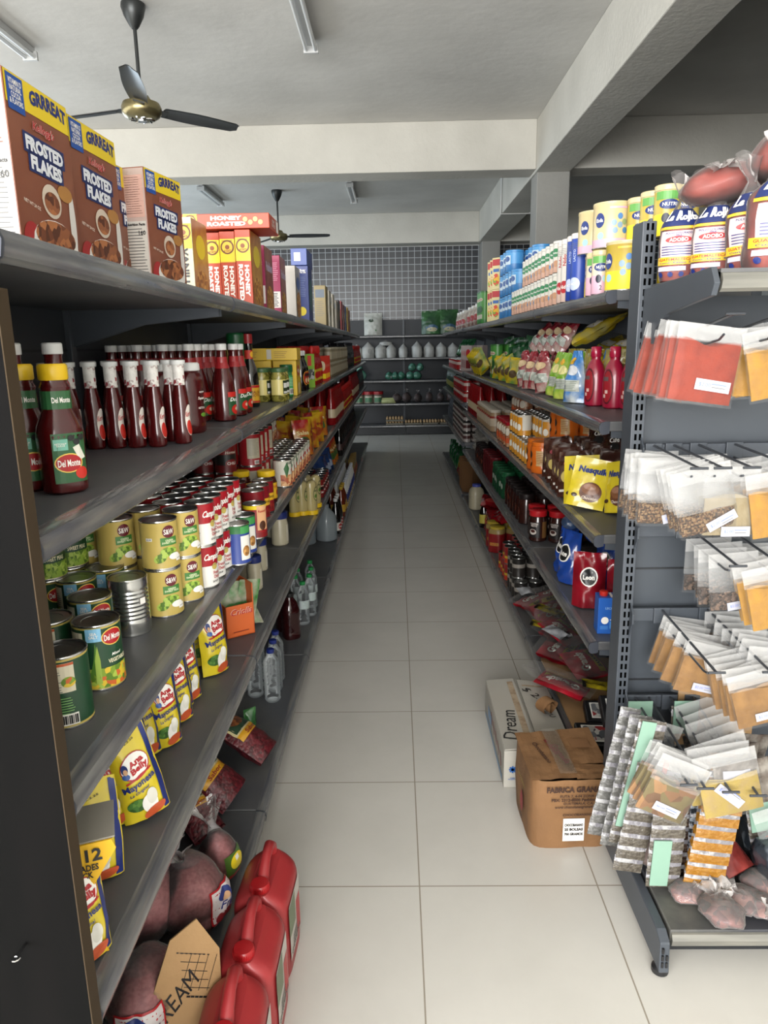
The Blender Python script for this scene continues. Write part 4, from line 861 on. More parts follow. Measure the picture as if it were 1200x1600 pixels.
block(can_rt, 'tall red tomato can with grey text panel', 'can', 'tall red tomato cans', L3, -.535, -.088, 3, 2.62, .088, 4, hz=.1185, rz=math.radians(40), nz=2)
for i in range(2): 
    for k in range(2): place(can_dk, (-.60 - .08 * i, 2.50, L3 + .1125 * k), .8, 'dark chili can, %s of the %s stack behind the bean cans' % (['lower', 'upper'][k], ['near', 'rear'][i]), 'dark chili cans')['category'] = 'can'
block(can_wv, 'white can with vegetable picture', 'can', 'white vegetable cans with grey lids', L3, -.452, -.077, 4, 2.82, .077, 9, rz=RZL, hz=.1085, zf=lambda i, j: 2 if i > 1 and j > 1 else (1 if i < 9 else 1), skip=lambda i, j, k: i < 2 and j)
block(can_blue, 'blue fish can', 'can', 'blue fish cans behind the white ones', L3 , -.65, -.08, 2, 3.55, .085, 6, rz=.9, hz=.119, nz=2)
ppk = simple_pouch('seasoning_pouch', .10, .17, .03, '#b8921c', '#8e2a1c', 'Sopa', '#7a1a14', '#8a3a1c', 5); ppk['category'] = 'pouch'
ppk2 = simple_pouch('seasoning_pouch', .10, .18, .035, '#9c1f1c', '#b88a2a', 'Salsa', '#d8c890', '#3a5a2a', 6); ppk2['category'] = 'pouch'
for i in range(16):
    y = 3.62 + .085 * (i // 2) * 1.6; x = -.46 - .11 * (i % 2)
    place(ppk if i % 3 else ppk2, (x, y, L3), rot=(-.25 + .1 * (i % 3), .15 * (i % 2), 1.0 + .2 * (i % 4 - 1.5)), label=lab('leaning yellow and red soup pouch', i // 2, i % 2), group='yellow and red soup pouches')
rbig = bottle('red_sauce_bottle', [(.03, 0), (.034, .005), (.034, .15), (.02, .2), (.015, .235)], P('#7c1014', .22), [(.0165, .23), (.017, .232), (.017, .25), (.013, .252)], P('#8c1216'), lambda mb, S: mb.rect(S, 0, .08, .1, .06, P('#b8a88a'), .0006), n=14)
block(rbig, 'bright red sauce bottle', 'sauce bottle', 'bright red sauce bottles', L3, -.455, -.08, 3, 5.1, .085, 10, rz=RZL)
block(b_hot, 'red hot sauce bottle, far third shelf', 'hot sauce bottle', 'red hot sauce bottles on the far third shelf', L3, -.455, -.065, 2, 6.05, .08, 16, rz=RZL)
block(rbig, 'tall red bottle at third shelf end', 'sauce bottle', 'tall red bottles at the third shelf end', L3, -.46, -.085, 2, 7.4, .1, 12, rz=RZL)
block(b_dark, 'dark bottle on the far third shelf', 'sauce bottle', 'dark bottles on the far third shelf', L3, -.46, -.075, 2, 8.65, .12, 12, rz=RZL)
# --- fourth shelf: mayonnaise pouches
G = 'yellow mayonnaise pouches'; p_mayo['category'] = 'mayonnaise pouch'; p_mayo2['category'] = 'mayonnaise pouch'
L = math.radians
def up(proto, px, py, rzd, lean, label, s=1, dz=.002, side=0):
    p = at(px, py, Z=L4); return place(proto, (p.x, p.y, L4 + dz), rot=(L(lean), L(side), L(rzd)), label=label, group=G, scale=s)
up(p_mayo, 148, 1378, 30, -6, 'large yellow mayonnaise pouch nearest the shelf edge, with white spout', (.9, 1, .92), side=4)
up(p_mayo, 232, 1278, 38, -5, 'yellow mayonnaise pouch leaning with spout, second from the camera', (.82, 1, 1.0), side=-8)
up(p_mayo, 196, 1262, 40, -8, 'yellow mayonnaise pouch tucked behind the second pouch, red cap band', 1.0)
up(p_mayo, 120, 1300, 30, -10, 'yellow mayonnaise pouch hidden behind the large near pouch', 1.0)
up(p_mayo, 165, 1300, 42, -10, 'yellow mayonnaise pouch with blue edge behind the near pouch', 1.0)
for i, (px, py, rz, le) in enumerate(((228, 1185, 45, -12), (214, 1215, 45, -14), (262, 1165, 50, -4), (281, 1128, 50, -6), (262, 1140, 50, -8), (296, 1095, 52, -6), (283, 1110, 52, -8), (270, 1100, 55, -6))):
    up(p_mayo2, px, py, rz, le, 'upright yellow mayonnaise pouch, %s in the middle cluster under the cans' % ['first', 'second', 'third', 'fourth', 'fifth', 'sixth', 'seventh', 'eighth'][i], .88)
up(p_mayo2, 338, 1052, 52, -4, 'tall yellow mayonnaise pouch standing alone beside the orange carton', 1.0)
up(p_mayo2, 315, 1040, 45, -8, 'yellow mayonnaise pouch behind the tall lone one', .92)
place(p_mayo2, (-.452, .862, L4), rot=(L(-5), 0, L(48)), label='yellow mayonnaise pouch at the near end beneath the display carton', group=G, scale=(.8, .8, .8))
# opened display carton
r = empty('display_carton', (-.470, .925, L4 + .0008), rz=L(22)); tag(r, 'torn yellow display carton with black 12 pack print by end board', 'display carton')
M_cy = mat('yellow_corrugated_print', '#d8a818', .55); M_kraft = mat('kraft_board', '#a5835a', .8, noise=('#94744c', 5, .35, .7), bump=(60, .15)); M_kin = mat('grey_board', '#8d887e', .8)
MB().prism([(-.06, .0), (.02, .0), (-.005, .09), (.045, .165), (.04, .18), (-.06, .18)], -.062, -.059, M_cy, 'y').obj('front_panel', r, smooth=0)
q = MB(); q.box(-.06, .045, -.059, .03, .1805, .183, M_kin); q.box(-.063, -.06, -.06, .03, .0, .183, M_cy); q.obj('top_panel', r, smooth=0)
q = MB(); Sf = S_plane((-.02, -.0625, .09), (1, 0, 0), (0, 0, 1)); q.text(Sf, '12', .035, .073, .022, M_blk, bold=.03); q.text(Sf, 'UNIDADES\n/ PACK', .016, .048, .048, M_blk, h=.022, bold=.03); q.text(Sf, '100g\n100g', .0, .018, .02, M_blk); q.obj('printed_label', r, smooth=0)
# orange carton of packets
p = at(372, 996, Z=L4); r = empty('soup_mix_carton', (p.x - .02, p.y + .05, L4 + .001), rz=L(35)); tag(r, 'open orange carton holding green and cream packets', 'carton')
M_or = P('#c45a22', .5)
q = MB(); q.box(-.045, .045, -.05, -.047, 0, .10, M_or).box(-.045, -.042, -.05, .05, 0, .10, M_or).box(.042, .045, -.05, .05, 0, .16, M_or).box(-.045, .045, .047, .05, 0, .16, M_or).box(-.045, .045, -.05, .05, 0, .003, M_or); q.obj('carton', r, smooth=0)
q = MB(); Sf = S_plane((0, -.0505, .05), (1, 0, 0), (0, 0, 1)); q.text(Sf, 'Criolla', .005, .03, .07, P('#e0c8b0'), shear=.3); q.text(Sf, 'Criolla', .006, .029, .07, M_red, off=.0016, shear=.3); q.rect(Sf, 0, -.034, .05, .003, P('#7a2a10')); q.obj('printed_label', r, smooth=0)
pkt = simple_pouch('soup_packet', .075, .13, .012, '#b9b3a4', '#3f7a3c', None, patch='#3f7a3c', seed=8); pkt['category'] = 'packet'
for i in range(3): place(pkt, (p.x - .02 + .018 * i - .01, p.y + .05 + .022 * i - .02, L4 + .02), rot=(-.15 + .1 * i, .2, L(45)), label='green and cream soup packet %s in the orange carton' % ['at the front', 'in the middle', 'at the back'][i], group='packets in the orange carton')
place(pkt, (p.x + .035, p.y + .085, L4 + .002), rot=(L(-50), .3, L(50)), label='cream soup packet slumped against the right of the orange carton', group='packets in the orange carton')
b_mayo['category'] = 'mayonnaise jar'
for i, (px, py) in enumerate(((399, 920), (408, 890), (380, 905), (438, 850), (425, 838), (395, 873))):
    pt(b_mayo, px, py, L4, RZL, 'cream mayonnaise jar with blue lid, %s along the fourth shelf' % ['first', 'second', 'hidden third', 'large separate', 'hidden fifth', 'hidden sixth'][i], 'mayonnaise jar', 'mayonnaise jars', scale=(.72, .72, .85) if i not in (3,) else None)
b_must['category'] = 'mayonnaise bottle'
for i, (px, py) in enumerate(((488, 803), (474, 804), (461, 806), (494, 792), (481, 793), (468, 795))):
    pt(b_must, px, py, L4, RZL, 'pale squeeze mayonnaise bottle on yellow cap, ' + ['front right', 'front middle', 'front left', 'rear right', 'rear middle', 'rear left'][i], 'mayonnaise bottle', 'upside-down squeeze mayonnaise bottles')
p5 = simple_pouch('snack_bag', .12, .16, .05, '#1c3a72', '#12264a', None, patch='#8a94a8', seed=9); p5['category'] = 'snack bag'
for i in range(8): place(p5, (-.47 - .13 * (i % 2), 4.55 + .14 * (i // 2), L4), rot=(-.2, .1 * (i % 3 - 1), 1.0 + .15 * (i % 3)), label=lab('blue crinkled snack bag on fourth shelf', i // 2, i % 2), group='blue snack bags on the fourth shelf')
block(can_dk, 'dark can on the fourth shelf', 'can', 'dark cans on the fourth shelf', L4, -.46, -.08, 3, 4.1, .082, 5, rz=RZL)
for i in range(6): place(ppk2, (-.47 - .11 * (i % 2), 5.25 + .12 * (i // 2), L4), rot=(-.2, 0, 1.1), label=lab('red and gold pouch on fourth shelf', i // 2, i % 2), group='red and gold pouches on the fourth shelf')
block(b_dark, 'black sauce bottle on the fourth shelf', 'sauce bottle', 'black bottles on the far fourth shelf', L4, -.455, -.07, 2, 5.75, .085, 24, rz=RZL)
# --- base deck
M_beans = speckle('red_beans', ['#4a1219', '#5a1820', '#3c0e14', '#651f26'], 95, .35, .35)
def bdeco(mb, S, w, h):
    mb.rect(S, 0, h * .66, w * .8, h * .36, P('#c8b98c'), .0018, n=12); mb.rect(S, 0, h * .67, w * .72, h * .30, P('#26402c'), .0024, n=12); mb.ell(S, 0, h * .69, w * .27, h * .11, speckle('bean_stew_picture', ['#7a4424', '#94592f', '#5c2f18'], 90), .003)
    mb.rect(S, 0, h * .44, w * .8, h * .11, P('#cf981e'), .0024, n=12); mb.text(S, 'Sabor', 0, h * .44, w * .45, P('#8a1f14'), h=h * .07, off=.0036, shear=.2)
bbag2 = pouch('bean_bag', .15, .23, .085, M_beans, bdeco, wr=.004, seed=3, foot=.8); bbag2['category'] = 'bag of beans'
G = 'red bean bags with chicken stew picture'
place(bbag2, (-.44, 2.16, L5), rot=(L(-58), L(6), L(82)), label='large bag of red beans slumped at the deck edge, picture upward', group=G)
place(bbag2, (-.505, 1.93, L5), rot=(L(-52), L(-14), L(70)), label='bag of red beans leaning, middle of the three with yellow strips', group=G, scale=.92)
place(bbag2, (-.535, 1.76, L5), rot=(L(-56), L(10), L(62)), label='bag of red beans lying lowest, nearest of the yellow-strip bags', group=G, scale=.85)
M_beanp = mat('pink_brown_beans', '#a06263', .55, noise=('#8c5051', 110, .4, .6)); M_bagf = film('crinkled_bag', '#efeae8', .02, .12, (26, 1.0))
def deco_tex(mb, S): mb.rect(S, .07, .085, .10, .085, M_red, .0045); mb.rect(S, .07, .085, .092, .077, P('#c9c2c0'), .0052); mb.ell(S, .062, .105, .020, .016, P('#2c3a72'), .006); mb.ell(S, .064, .098, .010, .010, P('#c9a07a'), .0065); mb.text(S, 'Frijol', .078, .075, .05, M_navy, off=.0065, shear=.3); mb.ell(S, .07, .052, .04, .012, P('#7a2024'), .0062)
G = 'clear bags of pinkish beans'
bb1 = blob('bean_bag', .085, .095, .19, M_beanp, 2, .22, 3.2, deco_tex, neck=(-.05, -.09, .06), filmm=M_bagf, neckh=.03); bb1['category'] = 'bag of beans'
place(bb1, (-.50, 1.455, L5), rot=(L(-8), 0, L(35)), label='largest clear bag of beans with red-framed white label, deck edge', group=G, scale=.98)
place(bb1, (-.635, 1.42, L5), rot=(0, 0, L(110)), label='clear bag of beans pressed behind the largest one', group=G, scale=1.15)
place(bb1, (-.535, 1.225, L5), rot=(L(0), 0, L(-30)), label='low clear bag of beans lying behind the cardboard sheet', group=G, scale=(1.0, .95, .75))
place(bb1, (-.56, .985, L5), rot=(0, 0, L(60)), label='clear bag of beans nearest the end board, bottom left corner', group=G, scale=(.85, .85, .72))
place(bb1, (-.70, 1.10, L5), rot=(0, 0, L(10)), label='clear bag of beans in shade behind the low one', group=G, scale=(.9, .9, .8))
def deco_sm(mb, S): mb.rect(S, .02, .07, .07, .07, P('#4a6a2a'), .0045); mb.ell(S, .02, .08, .022, .02, M_yel, .0055); mb.rect(S, .02, .045, .06, .014, M_red, .0055); mb.rect(S, .02, .09, .012, .012, M_white, .006)
bb2 = blob('bean_bag', .05, .05, .15, M_beanp, 5, .10, 2.2, deco_sm, neck=(-.02, .0, .10), filmm=M_bagf, neckh=.028); bb2['category'] = 'bag of beans'
place(bb2, (-.475, 1.62, L5), rot=(L(5), L(-5), L(50)), label='small upright bag of beans with green label and loose plastic top')
# cardboard sheet with marker writing
r = empty('cardboard_sheet', tuple(at(272, 1622, Z=L5 + .01)), rot=(L(-14), L(14), L(28))); tag(r, 'torn cardboard sheet with black grid print and marker writing', 'cardboard')
pol = [(-.085, -.02), (.05, -.02), (.085, .10), (.075, .16), (.02, .225), (-.03, .19), (-.05, .1)]
MB().prism(pol, -.002, .002, M_kraft, 'y').obj('board', r, smooth=0)
q = MB(); Sf = S_plane((0, -.0022, .09), (1, 0, 0), (0, 0, 1)); q.text(Sf, 'DREAM', -.01, -.02, .12, M_blk, h=.035, rot=.9, shear=.2, bold=0.0)
for k in range(5): q.rect(Sf, .035 - .004 * k, .03 + .017 * k - .03, .055, .0012, M_blk, rot=-.2)
for k in range(4): q.rect(Sf, .01 + .018 * k, .034 - .003 * k, .0012, .07, M_blk, rot=-.2)
q.text(Sf, '- - - - - - - -', .02, .068, .07, M_blk, rot=-.2); q.text(Sf, '--------', .05, -.02, .07, M_blk, rot=-.2); q.obj('marker_writing', r, smooth=0)
place(carton('shipping_carton', .16, .07, .12, M_kraft), (-.55, .90, L5), rz=.1, label='open brown shipping carton edge at the bottom left, under the bean bag')['category'] = 'carton'
bpy.data.objects['shipping_carton'].location = (-.50, .835, L5)
# bottles on the base deck
b_wat['category'] = b_wat2['category'] = 'water bottle'; b_juice['category'] = 'juice bottle'
for i, (x, y) in enumerate(((-.50, 2.60), (-.505, 2.69), (-.575, 2.64), (-.51, 2.78), (-.58, 2.73), (-.645, 2.68))):
    place(b_wat, (x, y, L5), 0, 'clear water bottle with dark blue cap, ' + ['nearest', 'second at edge', 'inner near', 'third at edge', 'inner far', 'innermost'][i], 'clear water bottles with blue caps')
for i, (x, y) in enumerate(((-.515, 3.23), (-.56, 3.33))): place(b_juice, (x, y, L5), .5, ['dark red juice bottle with ribbed sides on base deck', 'dark red juice bottle half hidden behind its twin'][i])
for i, (x, y) in enumerate(((-.455, 3.52), (-.475, 3.40), (-.525, 3.50), (-.46, 3.64), (-.53, 3.62), (-.48, 3.76))):
    place(b_wat2, (x, y, L5), .8, 'clear water bottle with green cap, ' + ['edge near', 'beside juice', 'inner near', 'edge middle', 'inner far', 'edge far'][i], 'clear water bottles with green caps')
gl = simple_pouch('herb_packet', .05, .07, .03, '#2f6a3a', '#4f8a4a', seed=12); place(gl, (-.55, 2.40, L5), rot=(0, 0, .7), label='small green packet behind the large bag of red beans')['category'] = 'packet'
b_jug['category'] = 'water jug'
pj = at(515, 843, Z=L5); place(b_jug, (pj.x - .02, pj.y, L5), .9, 'translucent gallon jug standing on the base deck'); place(b_jug, (pj.x - .16, pj.y - .1, L5), .9, 'translucent gallon jug in shade behind the first')
block(b_malt, 'black drink bottle with white label', 'drink bottle', 'black drink bottles on the base deck', L5, -.455, -.085, 2, 5.2, .09, 3, rz=RZL)
block(b_vin, 'amber vinegar bottle', 'vinegar bottle', 'amber vinegar bottles on the base deck', L5, -.455, -.085, 2, 5.75, .09, 3, rz=RZL)
block(b_blue, 'white bottle with blue label', 'bottle', 'blue-labelled bottles on the base deck', L5, -.45, -.07, 3, 6.05, .085, 13, rz=RZL)
kp = simple_pouch('flour_bag', .12, .22, .06, '#9c8250', '#8a7040', None, patch='#7a3a24', seed=14); kp['category'] = 'flour bag'
for i in range(8): place(kp, (-.47 - .10 * (i % 2), 7.4 + .14 * (i // 2), L5), rot=(0, 0, 1.1), label=lab('tan paper bag on the base deck', i // 2, i % 2), group='tan paper bags on the far base deck')
for i in range(10): place(kp, (-.47 - .10 * (i % 2), 8.1 + .18 * (i // 2), L4 - .0), rot=(0, 0, 1.1), label=lab('tan paper bag, far fourth shelf', i // 2, i % 2), group='tan paper bags on the far fourth shelf') if False else None
# ---------------------------------------------------------------- red fuel cans on the floor
M_can = mat('red_fuel_can_plastic', '#9a2a2c', .48, noise=('#842024', 7, .35, .7), coat=.15); M_capr = mat('red_screw_cap', '#9c1a1e', .3)
def jerry():
    rt = empty('fuel_can')
    Lh, Wh, H = .092, .066, .245
    def fn(u, v):
        a = 2 * PI * u; pw = 5; c, s = math.cos(a), math.sin(a); q = (abs(c) ** pw + abs(s) ** pw) ** (-1 / pw)
        if v < .06: r = .93 + .07 * math.sin(v / .06 * PI / 2)
        else: r = 1
        z = v * H; x = Wh * c * q; y = Lh * s * q
        t = max(0, (v - .78) / .22)
        if t > 0:
            x *= 1 - .62 * t ** 2; y = y * (1 - .10 * t ** 2); z = H * .78 + H * .22 * (t ** .8)
        return Vector((x * r, y * r, z))
    mb = MB(); mb.grid(fn, 48, 26, M_can, close_u=True)
    top = [fn(k / 48, 1) for k in range(48)]; mb.add(top, [tuple(range(48))], M_can); bot = [fn(k / 48, 0) for k in range(48)]; mb.add(bot, [tuple(range(47, -1, -1))], M_can)
    mb.obj('body', rt, smooth=50)
    h = MB(); h.tube([(0, .074, H - .03), (0, .070, H + .018), (0, .052, H + .034), (0, .015, H + .030), (0, -.012, H + .016), (0, -.03, H - .004)], [.0145, .014, .013, .0125, .0135, .016], M_can, 12); h.obj('handle', rt, smooth=60)
    c = MB(); c.lathe([(.026, 0), (.026, .012), (.023, .014)], 24, M_can, cx=0, cy=-.056, z0=H - .022); 
    pr = [(.0215, .012), (.0228, .014), (.0228, .032), (.020, .036), (.009, .037)]
    c.obj('spout_collar', rt)
    c = MB(); c.lathe(pr, 30, M_capr, cx=0, cy=-.056, z0=H - .020)
    for k in range(30):
        a = 2 * PI * k / 30; c.box(0.0224 * math.cos(a) - .0009, 0.0224 * math.cos(a) + .0009, -.056 + 0.0224 * math.sin(a) - .0009, -.056 + 0.0224 * math.sin(a) + .0009, H - .004, H + .012, M_capr)
    c.obj('screw_cap', rt)
    s = MB(); Sf = S_plane((Wh + .0008, 0, .12), (0, 1, 0), (0, 0, 1)); s.rect(Sf, .0, .0, .12, .15, P('#b9b2aa'), .0006); s.rect(Sf, -.03, .03, .07, .08, P('#5f6a4c'), .0012); s.rect(Sf, .035, -.02, .04, .1, M_red, .0012); s.text(Sf, 'GASOLINA', 0, -.06, .10, M_blk, off=.0014); lines(s, Sf, .0, -.03, .06, 4, .008, M_blk, h=.003, off=.0016); s.obj('paper_label', rt, smooth=0)
    return rt
jc = jerry(); jc['category'] = 'fuel can'
G = 'red plastic fuel cans on the floor'
for i, (x, y, z, t) in enumerate(((-.334, 1.515, 0, 'farthest'), (-.336, 1.327, 0, 'middle'), (-.338, 1.139, 0, 'nearest'))):
    place(jc, (x, y, z), rot=(0, 0, L(-3 + 2 * i)), label='red plastic fuel can on the floor, %s of the three in line' % t, group=G)
# ================================================================ boxes on the floor
M_krp = mat('old_kraft_carton', '#7d5a38', .8, noise=('#6b4c2e', 6, .4, .7), bump=(25, .4)); M_ink = P('#3a241a', .6); M_inkr = P('#8a2a2c', .6)
M_tape = film('packing_tape', '#e8dcc8', .08, .1, (50, .4))
def hexbox(cx, cy, rz_, ax, ay, h):
    rt = empty('chocolate_shipping_carton', (cx, cy, 0), rz=rz_)
    def fn(u, v):
        a = 2 * PI * u; c, s = math.cos(a), math.sin(a); pw = 7; q = (abs(c) ** pw + abs(s) ** pw) ** (-1 / pw)
        b = 1 + .035 * math.sin(v * PI) + .02 * NZ.noise(Vector((c * 2, s * 2, v * 3)))
        return Vector((ax * c * q * b, ay * s * q * b, h * v + .004 * NZ.noise(Vector((c * 3, s * 3, 5))) * v))
    m = MB(); m.grid(fn, 56, 12, M_krp, close_u=True); bt = [fn(k / 56, 0) for k in range(56)]; m.add(bt, [tuple(range(55, -1, -1))], M_krp)
    m.obj('walls', rt, smooth=40)
    m = MB(); tz = h + .003
    def flap(x0, x1, y0, y1, za, zb, zc_, zd):
        m.grid(lambda u, v: Vector((x0 + (x1 - x0) * u, y0 + (y1 - y0) * v, (za * (1 - u) * (1 - v) + zb * u * (1 - v) + zc_ * u * v + zd * (1 - u) * v) + .003 * NZ.noise(Vector((u * 4, v * 4, x0 * 9))))), 10, 10, M_krp)
    flap(-ax * 1.02, ax * .1, -ay, ay, tz, tz + .006, tz + .004, tz); flap(ax * .1, ax * 1.04, -ay * .4, ay * 1.02, tz + .001, tz, tz + .012, tz + .006); flap(ax * .1, ax * 1.02, -ay * 1.0, -ay * .42, tz, tz + .002, tz - .004, tz + .004)
    m.obj('top_flaps', rt, smooth=0)
    q = MB(); St = S_plane((0, 0, tz + .0075), (1, 0, 0), (0, 1, 0)); q.text(St, 'Chocobanano', -ax * .52, 0, .12, M_ink, rot=-1.35); q.text(St, 'Granada', -ax * .05, -.01, .11, M_inkr, h=.022, rot=-1.35)
    q.text(St, 'Mi Granada', -ax * .22, .03, .09, M_inkr, rot=-1.35); q.rect(St, ax * .55, ay * .3, .06, .05, P('#7a5636', .7), .006); q.obj('printing_on_top', rt, smooth=0)
    Sf = lambda u, v, off: Vector((u, -ay * 1.045 - .003 - off, h * .5 + v))
    q = MB(); q.text(Sf, 'FABRICA GRANADA', .015, h * .39, .19, M_ink, h=.019, bold=.04); q.text(Sf, 'RUTA 7, 4-04 ZONA 4', .015, h * .29, .11, M_ink); q.text(Sf, 'PBX: 2312-8000 Pedidos', .0, h * .24, .13, M_ink, bold=.03); q.text(Sf, 'GUATEMALA, C.A.', .015, h * .185, .09, M_ink); q.text(Sf, 'www.chocolatesgranada.com', .015, h * .13, .14, M_ink)
    q.text(Sf, 'CHOCOBANANO', .015, h * .02, .09, M_ink); q.rect(Sf, -.028, -h * .16, .008, .001, M_ink); q.rect(Sf, -.028, -h * .22, .008, .001, M_ink)
    q.obj('printing_on_front', rt, smooth=0)
    q = MB(); q.rect(Sf, .004, -h * .20, .064, .076, M_white, .001); 
    for t, vv in (('CHOCOBANANO', -.14), ('25 BOLSAS', -.205), ('700 GRAMOS', -.275)): q.text(Sf, t, .004, h * vv + .003, .056, M_blk, h=.0095, off=.002, bold=.06)
    q.obj('paper_label', rt, smooth=0)
    Sl = lambda u, v, off: Vector((-ax * 1.045 - .003 - off, -u, h * .5 + v))
    q = MB(); q.ell(Sl, .03, -.02, .02, .035, M_inkr, .001); q.text(Sl, 'CHOCOBANO', .02, .05, .1, P('#8a7a2c', .6), rot=.0); q.text(Sl, 'TOMMY', .02, -.07, .07, M_ink); q.obj('printing_on_side', rt, smooth=0)
    MB().rect(St, -ax * .1, 0, .05, ay * 1.9, M_tape, .009).obj('packing_tape', rt, smooth=0)
    return rt
tag(hexbox(.505, 2.045, math.radians(2), .120, .135, .228), 'bulging brown chocolate carton with white 25 BOLSAS label, on aisle floor', 'shipping carton')
# white carton behind it
M_wcart = mat('white_carton', '#a8a59c', .6, noise=('#a8a399', 4, .4, .7)); M_tear = mat('torn_kraft', '#8f7a62', .85, noise=('#a8967e', 30, .4, .6))
r = empty('white_shipping_carton', (.352, 2.215, 0), rz=math.radians(0)); tag(r, 'white carton with marker writing and $2.00, behind brown carton', 'shipping carton')
m = MB(); m.prism([(0, .0), (.235, 0), (.235, .14), (.0, .14)], 0, .52, M_wcart, 'y'); m.obj('box_body', r, smooth=0, bevel=.003)
m = MB(); m.prism([(.002, .142), (.112, .150), (.112, .154), (.002, .146)], .0, .52, M_wcart, 'y').prism([(.122, .154), (.236, .142), (.236, .146), (.122, .158)], .06, .50, M_wcart, 'y'); m.obj('top_flaps', r, smooth=0)
St = S_plane((.057, .26, .1515), (1, 0, .07), (0, 1, 0)); St2 = S_plane((.18, .28, .1525), (1, 0, -.1), (0, 1, 0))
q = MB(); q.text(St, 'Dream', -.015, -.10, .20, M_blk, h=.05, rot=PI / 2 - .1, bold=.0, shear=.2); q.text(St2, '$ 2.00', .0, .08, .15, M_blk, h=.04, rot=-1.0, bold=.0); q.text(St2, 'C/U', .02, -.05, .05, M_blk, rot=-1.0, bold=0); q.obj('marker_writing', r, smooth=0)
MB().rect(St, .035, .02, .022, .42, M_tear, .0008).rect(St2, .0, .17, .09, .012, M_tear, .0008).obj('torn_strip', r, smooth=0)
Sl = S_plane((-.0006, .26, .07), (0, -1, 0), (0, 0, 1)); q = MB()
for k in range(5): q.rect(Sl, -.05 + .06 * k, .02 - .005 * k, .012, .05, M_inkr, .001, rot=.6)
q.rect(Sl, -.1, .0, .1, .05, P('#6f93b8'), .001); q.rect(Sl, .0, -.052, .46, .02, P('#7d9dbb'), .0008); q.obj('side_print', r, smooth=0)
Sf = S_plane((.03, -.0006, .07), (1, 0, 0), (0, 0, 1)); q = MB()
for k in range(4): q.rect(Sf, 0.0, .0, .026, .006, P('#2a5a9c'), .001, rot=k * PI / 4)
q.text(Sf, 'THESE\nPRODUCTS', 0, -.035, .03, P('#2a5a9c')); q.obj('front_print', r, smooth=0)
m = MB(); pts = []
for k in range(26): a = k * .42; pts.append((.02 * math.cos(a) * (1 + k * .03), .0, .02 * math.sin(a) * (1 + k * .03)))
def coil(u, v): 
    k = u * 25; a = k * .42; rr2 = .012 + k * .0009; return Vector((rr2 * math.cos(a), (v - .5) * .05 + .008 * math.sin(k * .6), .04 + rr2 * math.sin(a)))
r = empty('crumpled_kraft_strip', (.545, 2.44, .15), rz=.5); tag(r, 'curled torn strip of brown cardboard resting on the white carton', 'cardboard scrap')
m = MB(); m.grid(coil, 50, 4, M_krp); m.obj('strip', r, smooth=60)
# ================================================================ right row goods
R1, R2, R3, R4, R5 = 1.6355, 1.2565, .9045, .5485, .1045
RZR = math.radians(-58)
def blockR(proto, desc, cat, group, Z, x0, dx, nx, y0, dy, ny, nz=1, hz=0, rz=RZR, **k): block(proto, desc, cat, group, Z, x0, dx, nx, y0, dy, ny, nz, hz, rz, **k)
# formula tins
M_fy = mat('formula_gold', '#b39a4a', .3, noise=('#c2b02c', 5, .4, .6)); M_fb = mat('formula_pale', '#c9b98c', .3); M_pink = P('#d7a9bb')
def deco_big(col):
    def d(mb, S):
        for (u, v) in ((.0, .10), (-.02, .08), (.016, .082), (-.016, .055), (.018, .055), (.0, .072)): mb.ell(S, u + .01, v, .009, .010, P(('#7d9ab8', '#4a78b0', '#8a9a6a')[int((u + v) * 1000) % 3]), .0008)
        mb.rect(S, .075, .075, .045, .07, P(col), .0008); lines(mb, S, .075, .105, .038, 9, .007, P('#8a5a6a'), h=.0022, off=.0012)
        mb.ell(S, -.06, .09, .018, .024, P('#1c3170'), .0008); mb.text(S, 'Enfa', -.06, .09, .026, M_white); mb.ell(S, -.055, .04, .012, .012, P('#9ac0cf'), .0008)
        mb.rect(S, .03, .128, .11, .006, P(col), .0008)
    return d
t_big = bottle('formula_tin', [(.062, 0), (.064, .002), (.064, .004), (.063, .006), (.063, .06), (.063, .138), (.0645, .14), (.0645, .143)], [M_tinside, M_tinside, M_fy, M_yel, M_fy, M_fb, M_fb], [(.062, .143), (.064, .144), (.064, .148), (.060, .149)], M_fb, deco_big('#c9b02c'), n=36, capname='lid')
t_bigp = bottle('formula_tin', [(.062, 0), (.064, .002), (.064, .004), (.063, .006), (.063, .03), (.063, .138), (.0645, .14), (.0645, .143)], [M_tinside, M_tinside, M_pink, M_pink, M_fb, M_fb, M_fb], [(.062, .143), (.064, .144), (.064, .148), (.060, .149)], M_fb, deco_big('#cf9fb4'), n=36, capname='lid')
def deco_sm2(mb, S): mb.rect(S, 0, .10, .07, .02, P('#5c9a4a'), .0008); mb.ell(S, 0, .078, .025, .012, P('#1c3170'), .0010); mb.text(S, 'NUTRI', 0, .078, .034, M_white, off=.0016); mb.ell(S, -.008, .045, .010, .012, P('#141b30'), .0010); mb.text(S, '2', .0, .02, .009, M_blk); mb.ell(S, .016, .045, .012, .01, P('#a9cfd4'), .001)
t_s = bottle('formula_tin', [(.031, 0), (.032, .002), (.032, .03), (.032, .055), (.032, .11), (.033, .112)], [M_tinside, M_pink, M_pink, P('#d8c8b0'), M_fb], [(.031, .112), (.033, .113), (.033, .125), (.031, .127)], M_fb, deco_sm2, n=24, capname='lid')
t_sy = bottle('formula_tin', [(.031, 0), (.032, .002), (.032, .03), (.032, .055), (.032, .11), (.033, .112)], [M_tinside, M_yel, M_yel, M_fy, M_fb], [(.031, .112), (.033, .113), (.033, .125), (.031, .127)], M_fb, deco_sm2, n=24, capname='lid')
for t in (t_big, t_bigp, t_s, t_sy): t['category'] = 'formula tin'
def tp(p, x, y, z, rz, l, g='infant formula tins near the end of the top shelf', sc=None):
    return place(p, (x, y, z), L(rz), l, g, scale=sc)
